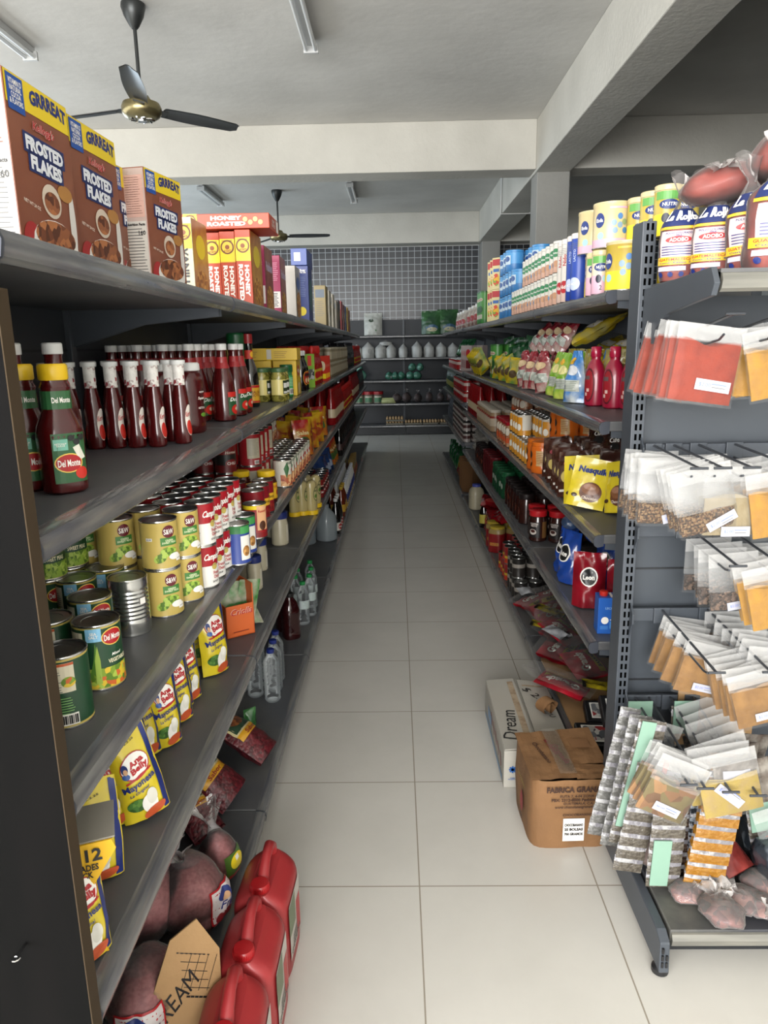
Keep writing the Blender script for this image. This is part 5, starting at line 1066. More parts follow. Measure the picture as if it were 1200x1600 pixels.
tp(t_big, .694, 2.275, R1, -20, 'large yellow formula tin at the near end of bottom tier', sc=.95)
tp(t_big, .76, 2.42, R1, -20, 'large yellow formula tin, second along bottom tier', sc=.95); tp(t_big, .87, 2.33, R1, -20, 'large yellow formula tin behind the near one, back row', sc=.95)
tp(t_s, .655, 2.405, R1, -15, 'small pink formula tin marked 2 at the shelf edge', sc=(.9, .9, 1.05)); tp(t_s, .655, 2.475, R1, -15, 'small pink formula tin behind the one marked 2', sc=(.9, .9, 1.05))
tp(t_bigp, .70, 2.47, R1 + .1435, 0, 'large gold and pink formula tin on the upper tier', sc=.93); tp(t_bigp, .69, 2.62, R1 + .1435, 0, 'gold and pink formula tin half hidden on the upper tier', sc=.93)
for i, (x, y) in enumerate(((.765, 2.40), (.775, 2.31), (.785, 2.22), (.84, 2.23))):
    tp(t_sy, x, y, R1 + .1435, -10, 'yellow and white formula tin on upper tier, %s towards the upright' % ['first', 'second', 'third', 'inner fourth'][i], sc=(1.15, 1.15, 1.1))
tp(t_big, .72, 2.62, R1, -20, 'large yellow formula tin, third along bottom tier', sc=.95)
# tall twin tins: blue and red/white
def tall(c1, c2, tx, name, tc):
    return bottle(name, [(.029, 0), (.030, .002), (.030, .06), (.030, .11), (.030, .2), (.030, .205)], [M_tinside, P(c1), P(c2), P(c2), P(c2)], [(.029, .205), (.031, .206), (.031, .222), (.029, .224)], P('#d9d2cc'), lambda mb, S: (mb.ell(S, 0, .055, .022, .022, P(tc), .0008), mb.text(S, tx, 0, .055, .036, M_white), mb.text(S, tx, 0, .15, .04, P(tc), rot=PI / 2), lines(mb, S, 0, .19, .03, 4, .006, M_txtg)), n=22, capname='lid')
t_blue = tall('#1f3a8c', '#24439a', 'LACTO', 'milk_powder_tin', '#b9c4dc'); t_rw = tall('#c9b0a4', '#cfcac2', 'Nido', 'milk_powder_tin', '#a8242c')
t_blue['category'] = t_rw['category'] = 'milk powder tin'
for i in range(2): 
    tp(t_blue, .655 + .0 * i, 2.685 + .068 * i, R1, -50, 'tall blue milk powder tin with pale lid, ' + ['nearest at edge', 'second at edge'][i], 'tall blue and red milk powder tins'); tp(t_blue, .725, 2.69 + .068 * i, R1, -50, 'tall blue milk powder tin in back row, ' + ['nearer', 'farther'][i], 'tall blue and red milk powder tins')
for i in range(2): tp(t_rw, .652, 2.825 + .068 * i, R1, -50, lab('tall red and white milk tin at edge', i), 'tall blue and red milk powder tins'); tp(t_rw, .725, 2.83 + .068 * i, R1, -50, lab('tall red and white milk tin in back', i), 'tall blue and red milk powder tins')
c_wg = bottle('cereal_tin', [(.033, 0), (.034, .002), (.034, .03), (.034, .108)], [M_tinside, P('#c8a08c'), P('#d4d0c6')], [(.033, .108), (.035, .109), (.035, .118), (.033, .119)], P('#cfccc4'), lambda mb, S: (mb.ell(S, 0, .075, .024, .016, P('#2c7a4a'), .0008), mb.text(S, 'Nestum', 0, .075, .034, M_white), mb.ell(S, .006, .035, .018, .012, P('#b88a6a'), .001), mb.ell(S, -.02, .03, .008, .008, P('#5a8ab8'), .001)), n=18, capname='lid')
blockR(c_wg, 'white and green infant cereal tin', 'cereal tin', 'white and green infant cereal tins', R1, .658, .075, 2, 2.985, .078, 14, nz=2, hz=.1195, zf=lambda i, j: 2 if i < 10 else 1)
c_bl = bottle('blue_milk_tin', [(.05, 0), (.052, .003), (.052, .05), (.052, .112)], [M_tinside, P('#2f6fa8'), P('#4a8fc4')], [(.05, .112), (.053, .113), (.053, .123), (.05, .125)], P('#3f86c0'), lambda mb, S: (mb.rect(S, 0, .07, .05, .05, P('#b8c8d4'), .0008), mb.ell(S, 0, .075, .02, .015, P('#1f4a8a'), .001)), n=18, capname='lid')
blockR(c_bl, 'blue milk tin', 'milk tin', 'blue milk tins', R1, .70, .11, 2, 4.18, .112, 5, nz=3, hz=.1255, zf=lambda i, j: 3 if j or i > 1 else 2)
c_sb = carton('infant_cereal_box', .07, .19, .05, P('#cdbf8a'), lambda q, S, w, h: (q.rect(S, 0, h * .35, w * .9, h * .2, M_red, .0008), q.ell(S, 0, -h * .2, w * .4, h * .2, speckle('fruit_picture', ['#c8442a', '#d8a82c', '#7a9a3a', '#d8c8a0'], 60), .0008), q.rect(S, 0, h * .1, w * .7, h * .1, P('#2a5a9c'), .0008)))
c_sb['category'] = 'food box'
for i in range(6):
    for k in range(2): place(c_sb, (.665 + .08 * (i % 2), 4.80 + .12 * (i // 2), R1 + .191 * k), L(-50), 'yellow and red fruit cereal box, %s of pair %s' % (['lower', 'upper'][k], ['nearest edge', 'nearest inner', 'middle edge', 'middle inner', 'far edge', 'far inner'][i]), 'yellow and red cereal boxes')
c_pr = bottle('chip_canister', [(.037, 0), (.038, .003), (.038, .03), (.038, .22)], [M_tinside, P('#2c6a2c'), P('#3f7f33')], [(.037, .22), (.0395, .221), (.0395, .23), (.037, .231)], P('#2a5c2a'), lambda mb, S: (mb.ell(S, 0, .17, .02, .012, P('#b8b8a0'), .0008), mb.ell(S, 0, .10, .02, .025, P('#1e4a22'), .0008), mb.rect(S, 0, .05, .03, .03, P('#a8a89a'), .0008), mb.text(S, 'Chips', 0, .17, .03, M_red)), n=18, capname='lid')
blockR(c_pr, 'tall green chip canister', 'chip canister', 'green chip canisters', R1, .665, .085, 2, 5.50, .09, 3)
sb = simple_pouch('snack_bag', .12, .17, .06, '#a9a49a', '#6a4a44', None, patch='#8a2a2c', seed=21, rough=.3); sb['category'] = 'snack bag'
for i in range(12): place(sb, (.67 + .13 * (i % 2), 6.0 + .30 * (i // 2) + (.25 if i > 4 else 0), R1), rot=(-.1, 0, L(-60)), label=lab('pale printed snack bag on top shelf', i // 2, i % 2), group='pale snack bags on the far top shelf')
ys = simple_pouch('snack_bag', .12, .19, .06, '#c8b02c', '#8fa8c0', None, patch='#5a88b0', seed=22); ys['category'] = 'snack bag'
place(ys, (.69, 5.90, R1 + .02), rot=(-.1, .3, L(-60)), label='yellow and pale blue snack bag among the pale bags')
# second shelf
M_pkb = mat('crimson_bottle', '#8e1230', .3, coat=.3)
PB = [(.030, 0), (.037, .005), (.039, .02), (.040, .09), (.037, .125), (.029, .152), (.0185, .168), (.0175, .173), (.0175, .175), (.0175, .18)]
b_pink = bottle('fabric_softener_bottle', PB, M_pkb, [(.019, .18), (.020, .182), (.0195, .214), (.017, .217)], mat('crimson_cap', '#9c1838', .25, coat=.3), lambda mb, S: (mb.ell(S, -.006, .078, .024, .062, P('#4a1018'), .0008), mb.ell(S, -.006, .078, .020, .055, P('#8c1a24'), .0012), mb.rect(S, -.012, .105, .022, .014, P('#5a4a4a'), .0016), mb.rect(S, -.008, .06, .012, .012, P('#c8a8a0'), .0016), mb.rect(S, -.016, .045, .01, .012, P('#c8a8a0'), .0016)), sx=1.0, sy=.85, n=26)
b_pink['category'] = 'softener bottle'
for i, (px, py) in enumerate(((928, 634), (957, 638), (985, 640))):
    p = at(px, py, Z=R2); place(b_pink, (p.x, p.y, R2), L(-48), 'crimson plastic bottle, ' + ['left', 'middle', 'right, half behind the upright'][i], 'crimson softener bottles at the shelf end')
for i in range(3): place(b_pink, (.80 + .02 * i, 2.36 + .09 * i, R2), L(-70), 'crimson plastic bottle in the back row, ' + ['near', 'middle', 'far'][i], 'crimson softener bottles at the shelf end')
def washdeco(col, c2):
    def d(mb, S, w, h): mb.rect(S, 0, h * .32, w * .7, h * .22, P('#b8bcb4'), .002, n=10); lines(mb, S, 0, h * .40, w * .6, 6, h * .035, P('#6a7a6a'), h=.002, off=.003); mb.ell(S, 0, h * .62, w * .3, h * .1, P(col), .002); mb.ell(S, -w * .2, h * .8, w * .2, h * .07, P(c2), .002)
    return d
g_bag = pouch('detergent_bag', .10, .19, .06, mat('detergent_green', '#6f9c2c', .28, noise=('#b8bf5a', 8, .42, .6), coat=.3), washdeco('#d8cf8a', '#c8982c'), wr=.008, seed=31, nu=14, nv=18, taper=.55)
bl_bag = pouch('detergent_bag', .10, .20, .06, mat('detergent_blue', '#3f78b4', .28, noise=('#b8bfc0', 8, .45, .6), coat=.3), washdeco('#c8ccd0', '#c89a2c'), wr=.008, seed=32, nu=14, nv=18, taper=.6)
r_bag = pouch('snack_bag', .11, .19, .07, mat('rose_snack_foil', '#8a2a34', .25, noise=('#b8a49a', 9, .42, .6), coat=.4), washdeco('#c8b08a', '#7a1a24'), wr=.010, seed=33, nu=14, nv=18, taper=.6)
y_bag = pouch('noodle_bag', .12, .24, .06, mat('yellow_snack_foil', '#a8921c', .25, noise=('#8a8450', 9, .45, .6), coat=.4), lambda mb, S, w, h: (mb.rect(S, 0, h * .45, w * .5, h * .28, P('#a09c92'), .002, n=10), mb.ell(S, 0, h * .2, w * .25, h * .08, P('#7a8aa0'), .002)), wr=.009, seed=34, nu=14, nv=18)
gf = pouch('snack_bag', .11, .21, .07, mat('dark_green_foil', '#1c4a2c', .25, noise=('#2c6a3a', 8, .4, .6), coat=.4), None, wr=.007, seed=35, nu=12, nv=16)
for o, c in ((g_bag, 'detergent bag'), (bl_bag, 'detergent bag'), (r_bag, 'snack bag'), (y_bag, 'noodle bag'), (gf, 'snack bag')): o['category'] = c
def lay(proto, x, y, Z, rot, label, group=None, sc=None): return place(proto, (x, y, Z), rot=tuple(L(a) for a in rot), label=label, group=group, scale=sc)
lay(bl_bag, .70, 2.88, R2, (-5, 0, -50), 'blue detergent bag beside the crimson bottles'); lay(bl_bag, .80, 2.80, R2, (-5, 0, -50), 'blue detergent bag hidden behind the front blue one')
lay(g_bag, .70, 3.06, R2, (-6, 0, -48), 'light green detergent bag next to the blue bag'); lay(g_bag, .70, 3.22, R2, (-6, 5, -48), 'light green detergent bag, second from the blue bag')
lay(g_bag, .79, 3.16, R2, (-8, -5, -55), 'light green detergent bag standing behind the front pair')
for i in range(8): lay(y_bag, .83 + .05 * (i % 2), 2.72 + .12 * i, R2 + .10 + .025 * (i % 3), (-82 + 8 * (i % 3), 10 * (i % 3 - 1), -50 - 12 * (i % 4)), lab('yellow foil pack piled over the detergent', i), 'yellow foil packs in the pile', .9)
for i in range(6): lay(g_bag if i % 2 else y_bag, .80 + .05 * (i % 2), 2.75 + .15 * i, R2, (-8, 0, -60), lab('yellow green pack supporting the pile', i), 'packs under the yellow pile', .85)
lay(y_bag, .745, 3.08, R2 + .215, (-62, 8, -115), 'yellow pack lying across the top of the pile, grey panel up', sc=1.0)
for i in range(8): lay(r_bag, .695 + .10 * (i % 2), 3.44 + .105 * (i // 2) * 1.6, R2, (-8, 8 * (i % 3 - 1), -55 + 8 * (i % 3)), lab('rose foil snack bag', i // 2, i % 2), 'rose foil snack bags', 1.0)
for i in range(4): lay(r_bag, .76, 3.48 + .2 * i, R2 + .17, (-20, 30, -70), lab('rose foil bag stacked on the others', i), 'rose foil snack bags', .9)
for i in range(10): lay(gf, .80 + .04 * (i % 2), 3.9 + .17 * i, R2 + (.06 if i % 2 else 0), (-6, 10 * (i % 3 - 1), -55), lab('dark green foil bag at the back', i), 'dark green foil bags', 1.0)
yd = simple_pouch('drink_powder_pouch', .10, .15, .04, '#b8a01c', '#5a7a3a', None, patch='#4a3a24', seed=36); yd['category'] = 'pouch'
for i in range(6): lay(yd, .68 + .02 * (i % 2), 4.25 + .16 * i, R2, (-8, -25 if i % 2 else 5, -50), lab('yellow and green pouch leaning on the edge', i), 'yellow and green pouches')
blockR(c_pr, 'green canister on second shelf', 'chip canister', 'green chip canisters on the second shelf', R2, .70, .085, 2, 5.05, .09, 2)
for i in range(4): lay(yd, .665, 5.45 + .14 * i, R2, (-8, -40, -50), lab('yellow pouch lying at edge of far bay', i), 'yellow pouches at the far bay', 1.2)
rwp = carton('soup_mix_box', .09, .24, .06, P('#a89a98'), lambda q, S, w, h: (q.ell(S, 0, h * .2, w * .35, h * .16, M_red, .0008), q.rect(S, 0, -h * .2, w * .7, h * .3, P('#6a2024'), .0008))); rwp['category'] = 'food box'
for i in range(8): place(rwp, (.69 + .1 * (i % 2), 6.75 + .14 * (i // 2), R2 - .0175), L(-55), lab('tall red and white carton', i // 2, i % 2), 'tall red and white cartons')
rcan = can('small_red_can', .04, .10, [(.5, P('#8c1418')), (.8, P('#b9a8a0')), (1, P('#9a1418'))], None, n=14); rcan['category'] = 'can'
blockR(rcan, 'small red can at the far tip', 'can', 'small red cans on the far second shelf', R2 - .0175, .665, .09, 2, 7.5, .10, 12, rz=0)
for i in range(4): lay(gf, .73, 7.6 + .3 * i, R2 + .11, (-30, 0, -60), lab('dark green bag resting over the red cans', i), 'dark green bags over the red cans', .9)
# third shelf
def nesdeco(mb, S, w, h): mb.text(S, 'Nesquik', w * .04, h * .74, w * .78, P('#1c2f6e'), h=h * .17, off=.003, bold=.05, shear=.1); mb.ell(S, w * .08, h * .32, w * .30, h * .2, P('#5f3a28'), .002); mb.ell(S, w * .06, h * .38, w * .24, h * .12, P('#7d5238'), .003); mb.ell(S, w * .04, h * .42, w * .17, h * .06, P('#99705a'), .004); mb.text(S, 'Chocolate', w * .1, h * .2, w * .45, P('#e0d0c0'), off=.005, shear=.2); mb.ell(S, -w * .33, h * .22, w * .08, h * .04, P('#3a2416'), .003); mb.rect(S, -w * .28, h * .5, w * .16, h * .1, P('#c8b01c'), .003, n=2)
nq = pouch('chocolate_drink_pouch', .13, .178, .03, mat('cocoa_pouch_yellow', '#c8b42a', .28, coat=.3), nesdeco, wr=.004, seed=41); nq['category'] = 'drink powder pouch'
G = 'yellow chocolate drink pouches'
lay(nq, .665, 2.52, R3, (-14, 9, -20), 'yellow chocolate drink pouch facing the camera, shelf end', G, 1.0)
lay(nq, .675, 2.60, R3, (-16, -6, -30), 'yellow chocolate drink pouch directly behind the front one', G); 
for i in range(4): lay(nq, .755 + .04 * i, 2.42 - .02 * i, R3, (-12, -12, -62 - 4 * i), 'yellow chocolate drink pouch seen edge on, %s from front pouch' % ['first', 'second', 'third', 'fourth'][i], G)
def brdeco(mb, S, w, h): mb.ell(S, 0, h * .72, w * .3, h * .07, P('#8a3a44'), .002); mb.ell(S, -w * .2, h * .42, w * .16, h * .12, P('#c8b46a'), .002); mb.ell(S, w * .22, h * .35, w * .16, h * .12, P('#c8b46a'), .002); mb.rect(S, 0, h * .12, w * .8, h * .05, P('#c8c4bc'), .002, n=4)
br = pouch('chocolate_pouch', .12, .18, .04, mat('brown_foil', '#3c211a', .25, noise=('#7d6a5c', 9, .48, .62), coat=.4), brdeco, wr=.005, seed=42, nu=12, nv=16); br['category'] = 'chocolate pouch'
for i in range(14):
    j = i // 2; lay(br, .67 + .12 * (i % 2) + .005 * j, 2.72 + .075 * j, R3, (-22 + 6 * (i % 3), -8 + 6 * (i % 2), -35 - 4 * (i % 4)), lab('brown chocolate pouch leaning back', j, i % 2), 'brown chocolate pouches')
dk2 = pouch('dark_foil_pouch', .12, .19, .03, mat('dark_brown_foil', '#2a1512', .22, noise=('#4a2a24', 9, .45, .6), coat=.5), lambda mb, S, w, h: (mb.ell(S, 0, h * .62, w * .25, h * .10, M_blk, .002), mb.text(S, 'San\nCafe', 0, h * .84, w * .4, M_white)), wr=.005, seed=43, nu=12, nv=16); dk2['category'] = 'foil pouch'
for i in range(12): lay(dk2, .86 + .03 * (i % 3), 2.38 + .075 * i, R3 + .05, (-12, -10, -55), lab('dark brown foil pouch in the back row', i), 'dark brown foil pouches')
M_oj = mat('orange_jar_plastic', '#c4601c', .3, coat=.2)
jo = bottle('orange_drink_jar', [(.046, 0), (.05, .006), (.05, .03), (.046, .05), (.05, .07), (.05, .115), (.046, .125)], M_oj, [(.048, .125), (.05, .127), (.05, .142), (.046, .144)], P('#c8661c'), lambda mb, S: (mb.rect(S, .03, .07, .04, .07, P('#b8986a'), .001), lines(mb, S, .03, .095, .034, 7, .008, P('#7a3a1c'), h=.002, off=.0015), mb.ell(S, -.03, .085, .016, .018, P('#1f2a2a'), .001), mb.ell(S, -.03, .04, .014, .01, P('#3a2a1a'), .001)), n=24, pw=2.6, capname='lid'); jo['category'] = 'drink jar'
blockR(jo, 'bright orange drink powder jar', 'drink jar', 'orange drink powder jars', R3, .675, .108, 3, 3.32, .108, 2, hz=.1445, zf=lambda i, j: 2 if j else 1)
om = can('milk_can', .0375, .112, [(.25, P('#c4882c')), (1, P('#c9c4b8'))], lambda mb, S, r, h: (mb.rect(S, 0, .0, .04, h * .75, P('#c98a2c'), .0006), mb.ell(S, 0, -.01, .014, .018, P('#e0dccf'), .001), lines(mb, S, -.035, .03, .024, 8, .007, M_txtg, h=.0016)), n=20)
blockR(om, 'cream and orange milk can', 'milk can', 'cream and orange milk cans', R3, .672, .08, 4, 3.56, .08, 7, hz=.1125, zf=lambda i, j: 1 if j == 0 and i < 3 else 2)
jr = jar('red_lid_jar', .040, .148, mat('mixed_nut_contents', '#8a4a2a', .4, noise=('#b89a7a', 40, .4, .6)), P('#8c1420'), .022, lambda mb, S: (mb.ell(S, 0, .09, .02, .022, P('#c8c0b0'), .0008), mb.rect(S, .0, .04, .05, .03, P('#b8502c'), .0008), mb.ell(S, -.04, .06, .02, .03, P('#7a1a20'), .0008)), cr=.041); jr['category'] = 'jar'
blockR(jr, 'red-lidded jar with printed label', 'jar', 'red-lidded jars', R3, .672, .09, 4, 4.18, .09, 5, hz=.1485, zf=lambda i, j: 1 if (j == 0 or i == 0) else 2)
jb = jar('brown_drink_jar', .042, .15, P('#8a7358'), P('#b0a89a'), .02, lambda mb, S: (mb.rect(S, 0, .07, .07, .06, P('#a89a86'), .0008), mb.rect(S, 0, .10, .07, .014, P('#7a2a24'), .0012))); jb['category'] = 'jar'
blockR(jb, 'tan jar with pale lid', 'jar', 'tan jars', R3, .68, .095, 3, 4.95, .095, 9, nz=1)
blockR(rbig, 'tall red bottle on the third shelf', 'bottle', 'tall red bottles on right third shelf', R3, .68, .09, 3, 5.85, .095, 8)
blockR(rcan, 'small red can, right third shelf', 'can', 'small red cans on the right third shelf', R3 + .0595, .67, .09, 2, 6.8, .095, 13, hz=.1005, nz=2, rz=0)
gb2 = bottle('green_bottle', [(.03, 0), (.034, .005), (.034, .15), (.02, .2), (.015, .215)], P('#1c3a24', .22), [(.0165, .213), (.017, .215), (.017, .23), (.013, .232)], P('#7a6a2a'), lambda mb, S: mb.rect(S, 0, .08, .12, .06, P('#7a7a3a'), .0006), n=12)
blockR(gb2, 'dark green bottle, right third shelf', 'bottle', 'dark green bottles on the right third shelf', R3 + .0595, .68, .09, 2, 8.1, .1, 13)
# fourth shelf
M_cof = mat('coffee_granules', '#1f0f0c', .25, noise=('#3a1a14', 120, .4, .6), coat=.6)
def cofd(mb, S): mb.rect(S, .0, .06, .06, .075, P('#1a1414'), .0008); mb.ell(S, -.006, .05, .018, .014, P('#b9b0a8'), .0012); mb.ell(S, -.006, .054, .012, .008, P('#3a1a14'), .0016); mb.text(S, 'COFFEE\nRISTO', 0, .085, .04, P('#c9c0b8'), off=.0014); mb.rect(S, .055, .06, .03, .08, P('#6a4a28'), .0008)
jc2 = jar('instant_coffee_jar', .043, .155, M_cof, P('#a8141c'), .03, cofd, cr=.041, n=26); jc2['category'] = 'coffee jar'
for i, (x, y) in enumerate(((.685, 3.43), (.775, 3.40), (.865, 3.36), (.70, 3.54), (.79, 3.52), (.88, 3.48))):
    place(jc2, (x, y, R4), L(-35), 'red-lidded instant coffee jar, ' + ['front left', 'front second', 'front third', 'rear left', 'rear second', 'rear third'][i], 'red-lidded instant coffee jars')
jd = jar('dark_coffee_jar', .042, .165, M_cof, P('#1a1212'), .03, lambda mb, S: mb.ell(S, -.02, .07, .018, .022, P('#5a2a1c'), .0008), n=22); jd['category'] = 'coffee jar'
blockR(jd, 'dark coffee jar with black lid', 'coffee jar', 'dark coffee jars', R4, .69, .095, 3, 3.78, .095, 6)
jg = jar('green_lid_jar', .045, .17, P('#123f26'), P('#175030'), .03, lambda mb, S: (mb.ell(S, -.01, .08, .018, .028, P('#0d2c1a'), .0008), mb.ell(S, -.01, .08, .010, .018, P('#8a9a8a'), .0012))); jg['category'] = 'coffee jar'
blockR(jg, 'dark green canister', 'canister', 'dark green canisters', R4, .69, .10, 2, 4.42, .10, 5)
jrd = jar('maroon_jar', .045, .18, P('#4a1014'), P('#5c1218'), .03, None); jrd['category'] = 'canister'
blockR(jrd, 'maroon canister', 'canister', 'maroon canisters', R4, .69, .10, 2, 4.95, .10, 5)
blockR(jd, 'far dark coffee jar', 'coffee jar', 'far dark coffee jars', R4, .69, .10, 2, 5.48, .10, 5)
rice = pouch('rice_bag', .13, .17, .06, mat('white_rice_bag', '#a8a49c', .4, noise=('#8a8680', 8, .4, .6)), None, wr=.006, seed=51, nu=10, nv=12); rice['category'] = 'bag'
for i in range(16): lay(rice, .70 + .02 * (i % 2), 6.0 + .16 * (i // 4), R4 + .01 + .045 * (i % 4), (-82, 0, -80), 'white bag lying flat, %s of the %s pile on fourth shelf' % (['bottom', 'second', 'third', 'top'][i % 4], ['nearest', 'second', 'third', 'farthest'][i // 4]), 'white bags stacked flat')
sc2 = can('striped_can', .038, .10, [(.3, P('#a09894')), (.6, P('#4a2a28')), (.8, P('#a8a29c')), (1, P('#2a2624'))], None, n=12); sc2['category'] = 'can'
blockR(sc2, 'striped grey and brown can', 'can', 'striped cans on the far fourth shelf', R4 + .045, .665, .085, 2, 6.8, .09, 14, nz=3, hz=.1005, rz=0)
blk = pouch('blue_grey_bag', .13, .24, .08, mat('slate_bag', '#2c3440', .35, noise=('#4a5260', 8, .4, .6)), None, wr=.006, seed=52, nu=10, nv=12); blk['category'] = 'bag'
for i in range(7): lay(blk, .70, 8.15 + .18 * i, R4 + .045, (-5, 0, -70), lab('slate grey bag on the far fourth shelf', i), 'slate grey bags')
# coffee bags: blue and red with round emblem
def leon(mb, S, w, h): mb.ell(S, 0, h * .58, w * .27, h * .17, M_white, .0025); mb.ell(S, 0, h * .58, w * .23, h * .145, M_blk, .0035); mb.text(S, 'Leon', 0, h * .575, w * .36, M_white, h=h * .09, off=.0048, bold=.05)
cb = pouch('coffee_bag', .11, .21, .07, mat('blue_coffee_foil', '#1b3f8e', .25, coat=.4), leon, wr=.006, seed=61, foot=.85); cr_ = pouch('coffee_bag', .115, .20, .075, mat('red_coffee_foil', '#861220', .25, noise=('#6a0e1a', 7, .4, .6), coat=.4), leon, wr=.006, seed=62, foot=.85)
cb['category'] = cr_['category'] = 'coffee bag'
G = 'blue and red coffee bags with round emblem'
lay(cr_, .690, 2.50, R4, (-4, 0, -18), 'red coffee bag with black round emblem, at shelf edge', G); lay(cr_, .785, 2.40, R4, (-4, 0, -14), 'red coffee bag with black round emblem, beside the upright', G)
lay(cb, .682, 2.78, R4, (-4, 0, -62), 'blue coffee bag standing at the shelf edge behind the red one', G); lay(cb, .69, 2.90, R4, (-4, 6, -66), 'blue coffee bag, second along the shelf edge', G)
lay(cb, .735, 2.70, R4 + .19, (-80, 0, -80), 'blue coffee bag lying on top of the standing blue bags', G, .85); lay(cb, .80, 2.66, R4, (-4, 0, -50), 'blue coffee bag standing behind the red bag', G)
lay(cr_, .84, 2.52, R4, (-4, 0, -30), 'red coffee bag in the back row', G)
gfb = blob('foil_top_pack', .035, .035, .06, mat('grey_blue_foil', '#2c3f5c', .3, coat=.4), 8, .2, 2.4); gfb['category'] = 'coffee bag'; lay(gfb, .69, 2.80, R4 + .215, (0, 0, 20), 'dull blue-grey folded pack on top of the standing blue bags')
# blue milk carton
mc = carton('milk_carton', .075, .125, .06, P('#1f57a8'), lambda q, S, w, h: (q.ell(S, -w * .2, -h * .12, w * .16, h * .1, M_white, .0008), q.rect(S, w * .18, -h * .1, w * .34, h * .02, M_white), q.rect(S, w * .18, -h * .25, w * .34, h * .2, P('#4a86c8')), q.rect(S, -w * .22, -h * .32, w * .34, h * .1, P('#3a74bc')), q.text(S, 'LECHE', 0, h * .22, w * .4, P('#8ab0dc'))), top=lambda q, S, w, h: (q.rect(S, w * .1, 0, w * .12, h * .8, M_white)))
MB().lathe([(.013, 0), (.014, .002), (.014, .014), (.011, .016)], 20, P('#b8281c'), cx=-.016, cy=0, z0=.125).obj('screw_cap', mc)
MB().box(.012, .020, -.034, -.0308, .07, .122, M_white).obj('pour_strap', mc, smooth=0)
place(mc, (.695, 2.275, R4), L(-4), 'blue milk carton with red cap and white strap, beside the upright')['category'] = 'milk carton'
for i in range(2): place(mc, (.79 + .09 * i, 2.29, R4), L(-4), 'blue milk carton hidden behind the upright, ' + ['nearer', 'farther'][i])['category'] = 'milk carton'
# base deck
jm = bottle('cream_jug', [(.055, 0), (.062, .008), (.062, .13), (.055, .17), (.032, .195)], M_mayo, [(.036, .195), (.038, .197), (.038, .215), (.034, .217)], P('#3f4a9a'), None, n=24, pw=3); jm['category'] = 'jug'
place(jm, (.685, 6.10, R5), .3, 'cream plastic jug with blue lid on the base deck')
bt = bottle('yellow_label_bottle', [(.03, 0), (.034, .005), (.034, .12), (.015, .18), (.014, .22)], M_soy, [(.016, .215), (.016, .235)], P('#8c7a2a'), lambda mb, S: mb.rect(S, 0, .07, .2, .07, P('#b8ac4a'), .0006), n=16); bt['category'] = 'bottle'
for i in range(3): place(bt, (.67 + .08 * i, 5.45, R5), 0, 'dark bottle with yellow-green label on base deck, ' + ['edge', 'middle', 'back'][i], 'dark bottles with yellow-green labels')
rt_ = bottle('red_gold_tin', [(.05, 0), (.055, .006), (.055, .13), (.055, .15), (.045, .165)], [P('#7c1418')] * 2 + [P('#8f7a4a')] + [P('#8f7a4a')], [(.05, .16), (.052, .162), (.052, .175), (.048, .177)], P('#a8922c'), lambda mb, S: (mb.rect(S, 0, .06, .06, .02, P('#a8843a'), .0008), mb.text(S, 'PASTA', 0, .06, .05, M_red)), pw=3, n=24); rt_['category'] = 'tin'
for i, (x, y) in enumerate(((.68, 4.78), (.68, 4.92), (.80, 4.78), (.80, 4.92))): place(rt_, (x, y, R5), -.5, 'square red tin with gold top on the base deck, ' + ['edge near', 'edge far', 'inner near', 'inner far'][i], 'square red tins with gold top')
rp = simple_pouch('red_foil_pack', .14, .19, .05, '#8e141c', '#6a1016', None, patch='#a83a34', seed=71); rp['category'] = 'pack'
for i in range(5): lay(rp, .68 + .03 * (i % 2), 4.80 + .10 * i, R5 + (.19 if i < 2 else .0 + .19 * (i == 4)), (-75, 10, -70 + 15 * i), lab('crinkled red foil pack over the tins', i), 'crinkled red foil packs')
for i in range(5): lay(rp, .70, 5.12 + .07 * i, R5, (-8, 0, -60), lab('upright red foil pack behind the tins', i), 'crinkled red foil packs')
fc = can('fruit_can', .0375, .105, [(.3, P('#a8321c')), (.45, P('#b89a2c')), (.75, P('#7c1a18')), (1, P('#8c1c1c'))], None, n=20); dc = can('dark_can', .0375, .112, [(.5, P('#26221f')), (.7, P('#8a847c')), (1, P('#1c1a18'))], None, n=20)
blockR(fc, 'red and gold can', 'can', 'red and gold cans on the base deck', R5, .675, .08, 3, 4.16, .08, 4, hz=.1055, zf=lambda i, j: 1 if j == 0 and i > 1 else 2)
blockR(dc, 'black can with pale picture', 'can', 'black cans on the base deck', R5, .675, .08, 3, 3.80, .08, 4, hz=.1125, zf=lambda i, j: 1 if i == 0 else 2)
fnd = simple_pouch('yellow_red_bag', .14, .19, .07, '#8a7a1c', '#5a2a1c', None, patch='#6a1a18', seed=72); fnd['category'] = 'bag'
for i in range(6): lay(fnd, .69 + .12 * (i % 2), 7.3 + .2 * (i // 2), R5, (-5, 0, -65), lab('yellow and red bag, far base deck', i // 2, i % 2), 'yellow and red bags on the far base deck')
kb = carton('kraft_sack', .14, .30, .12, P('#6a4a2c', .7)); kb['category'] = 'paper sack'
for i in range(3): place(kb, (.72, 6.85 + .15 * i, R5 + .0), -.9, lab('brown paper sack on base deck', i), 'brown paper sacks')
for i in range(8): lay(gf, .70 + .12 * (i % 2), 8.1 + .3 * (i // 2), R5, (-5, 0, -60), lab('green bag, far right base deck', i // 2, i % 2), 'green bags on the far base deck', 1.1)
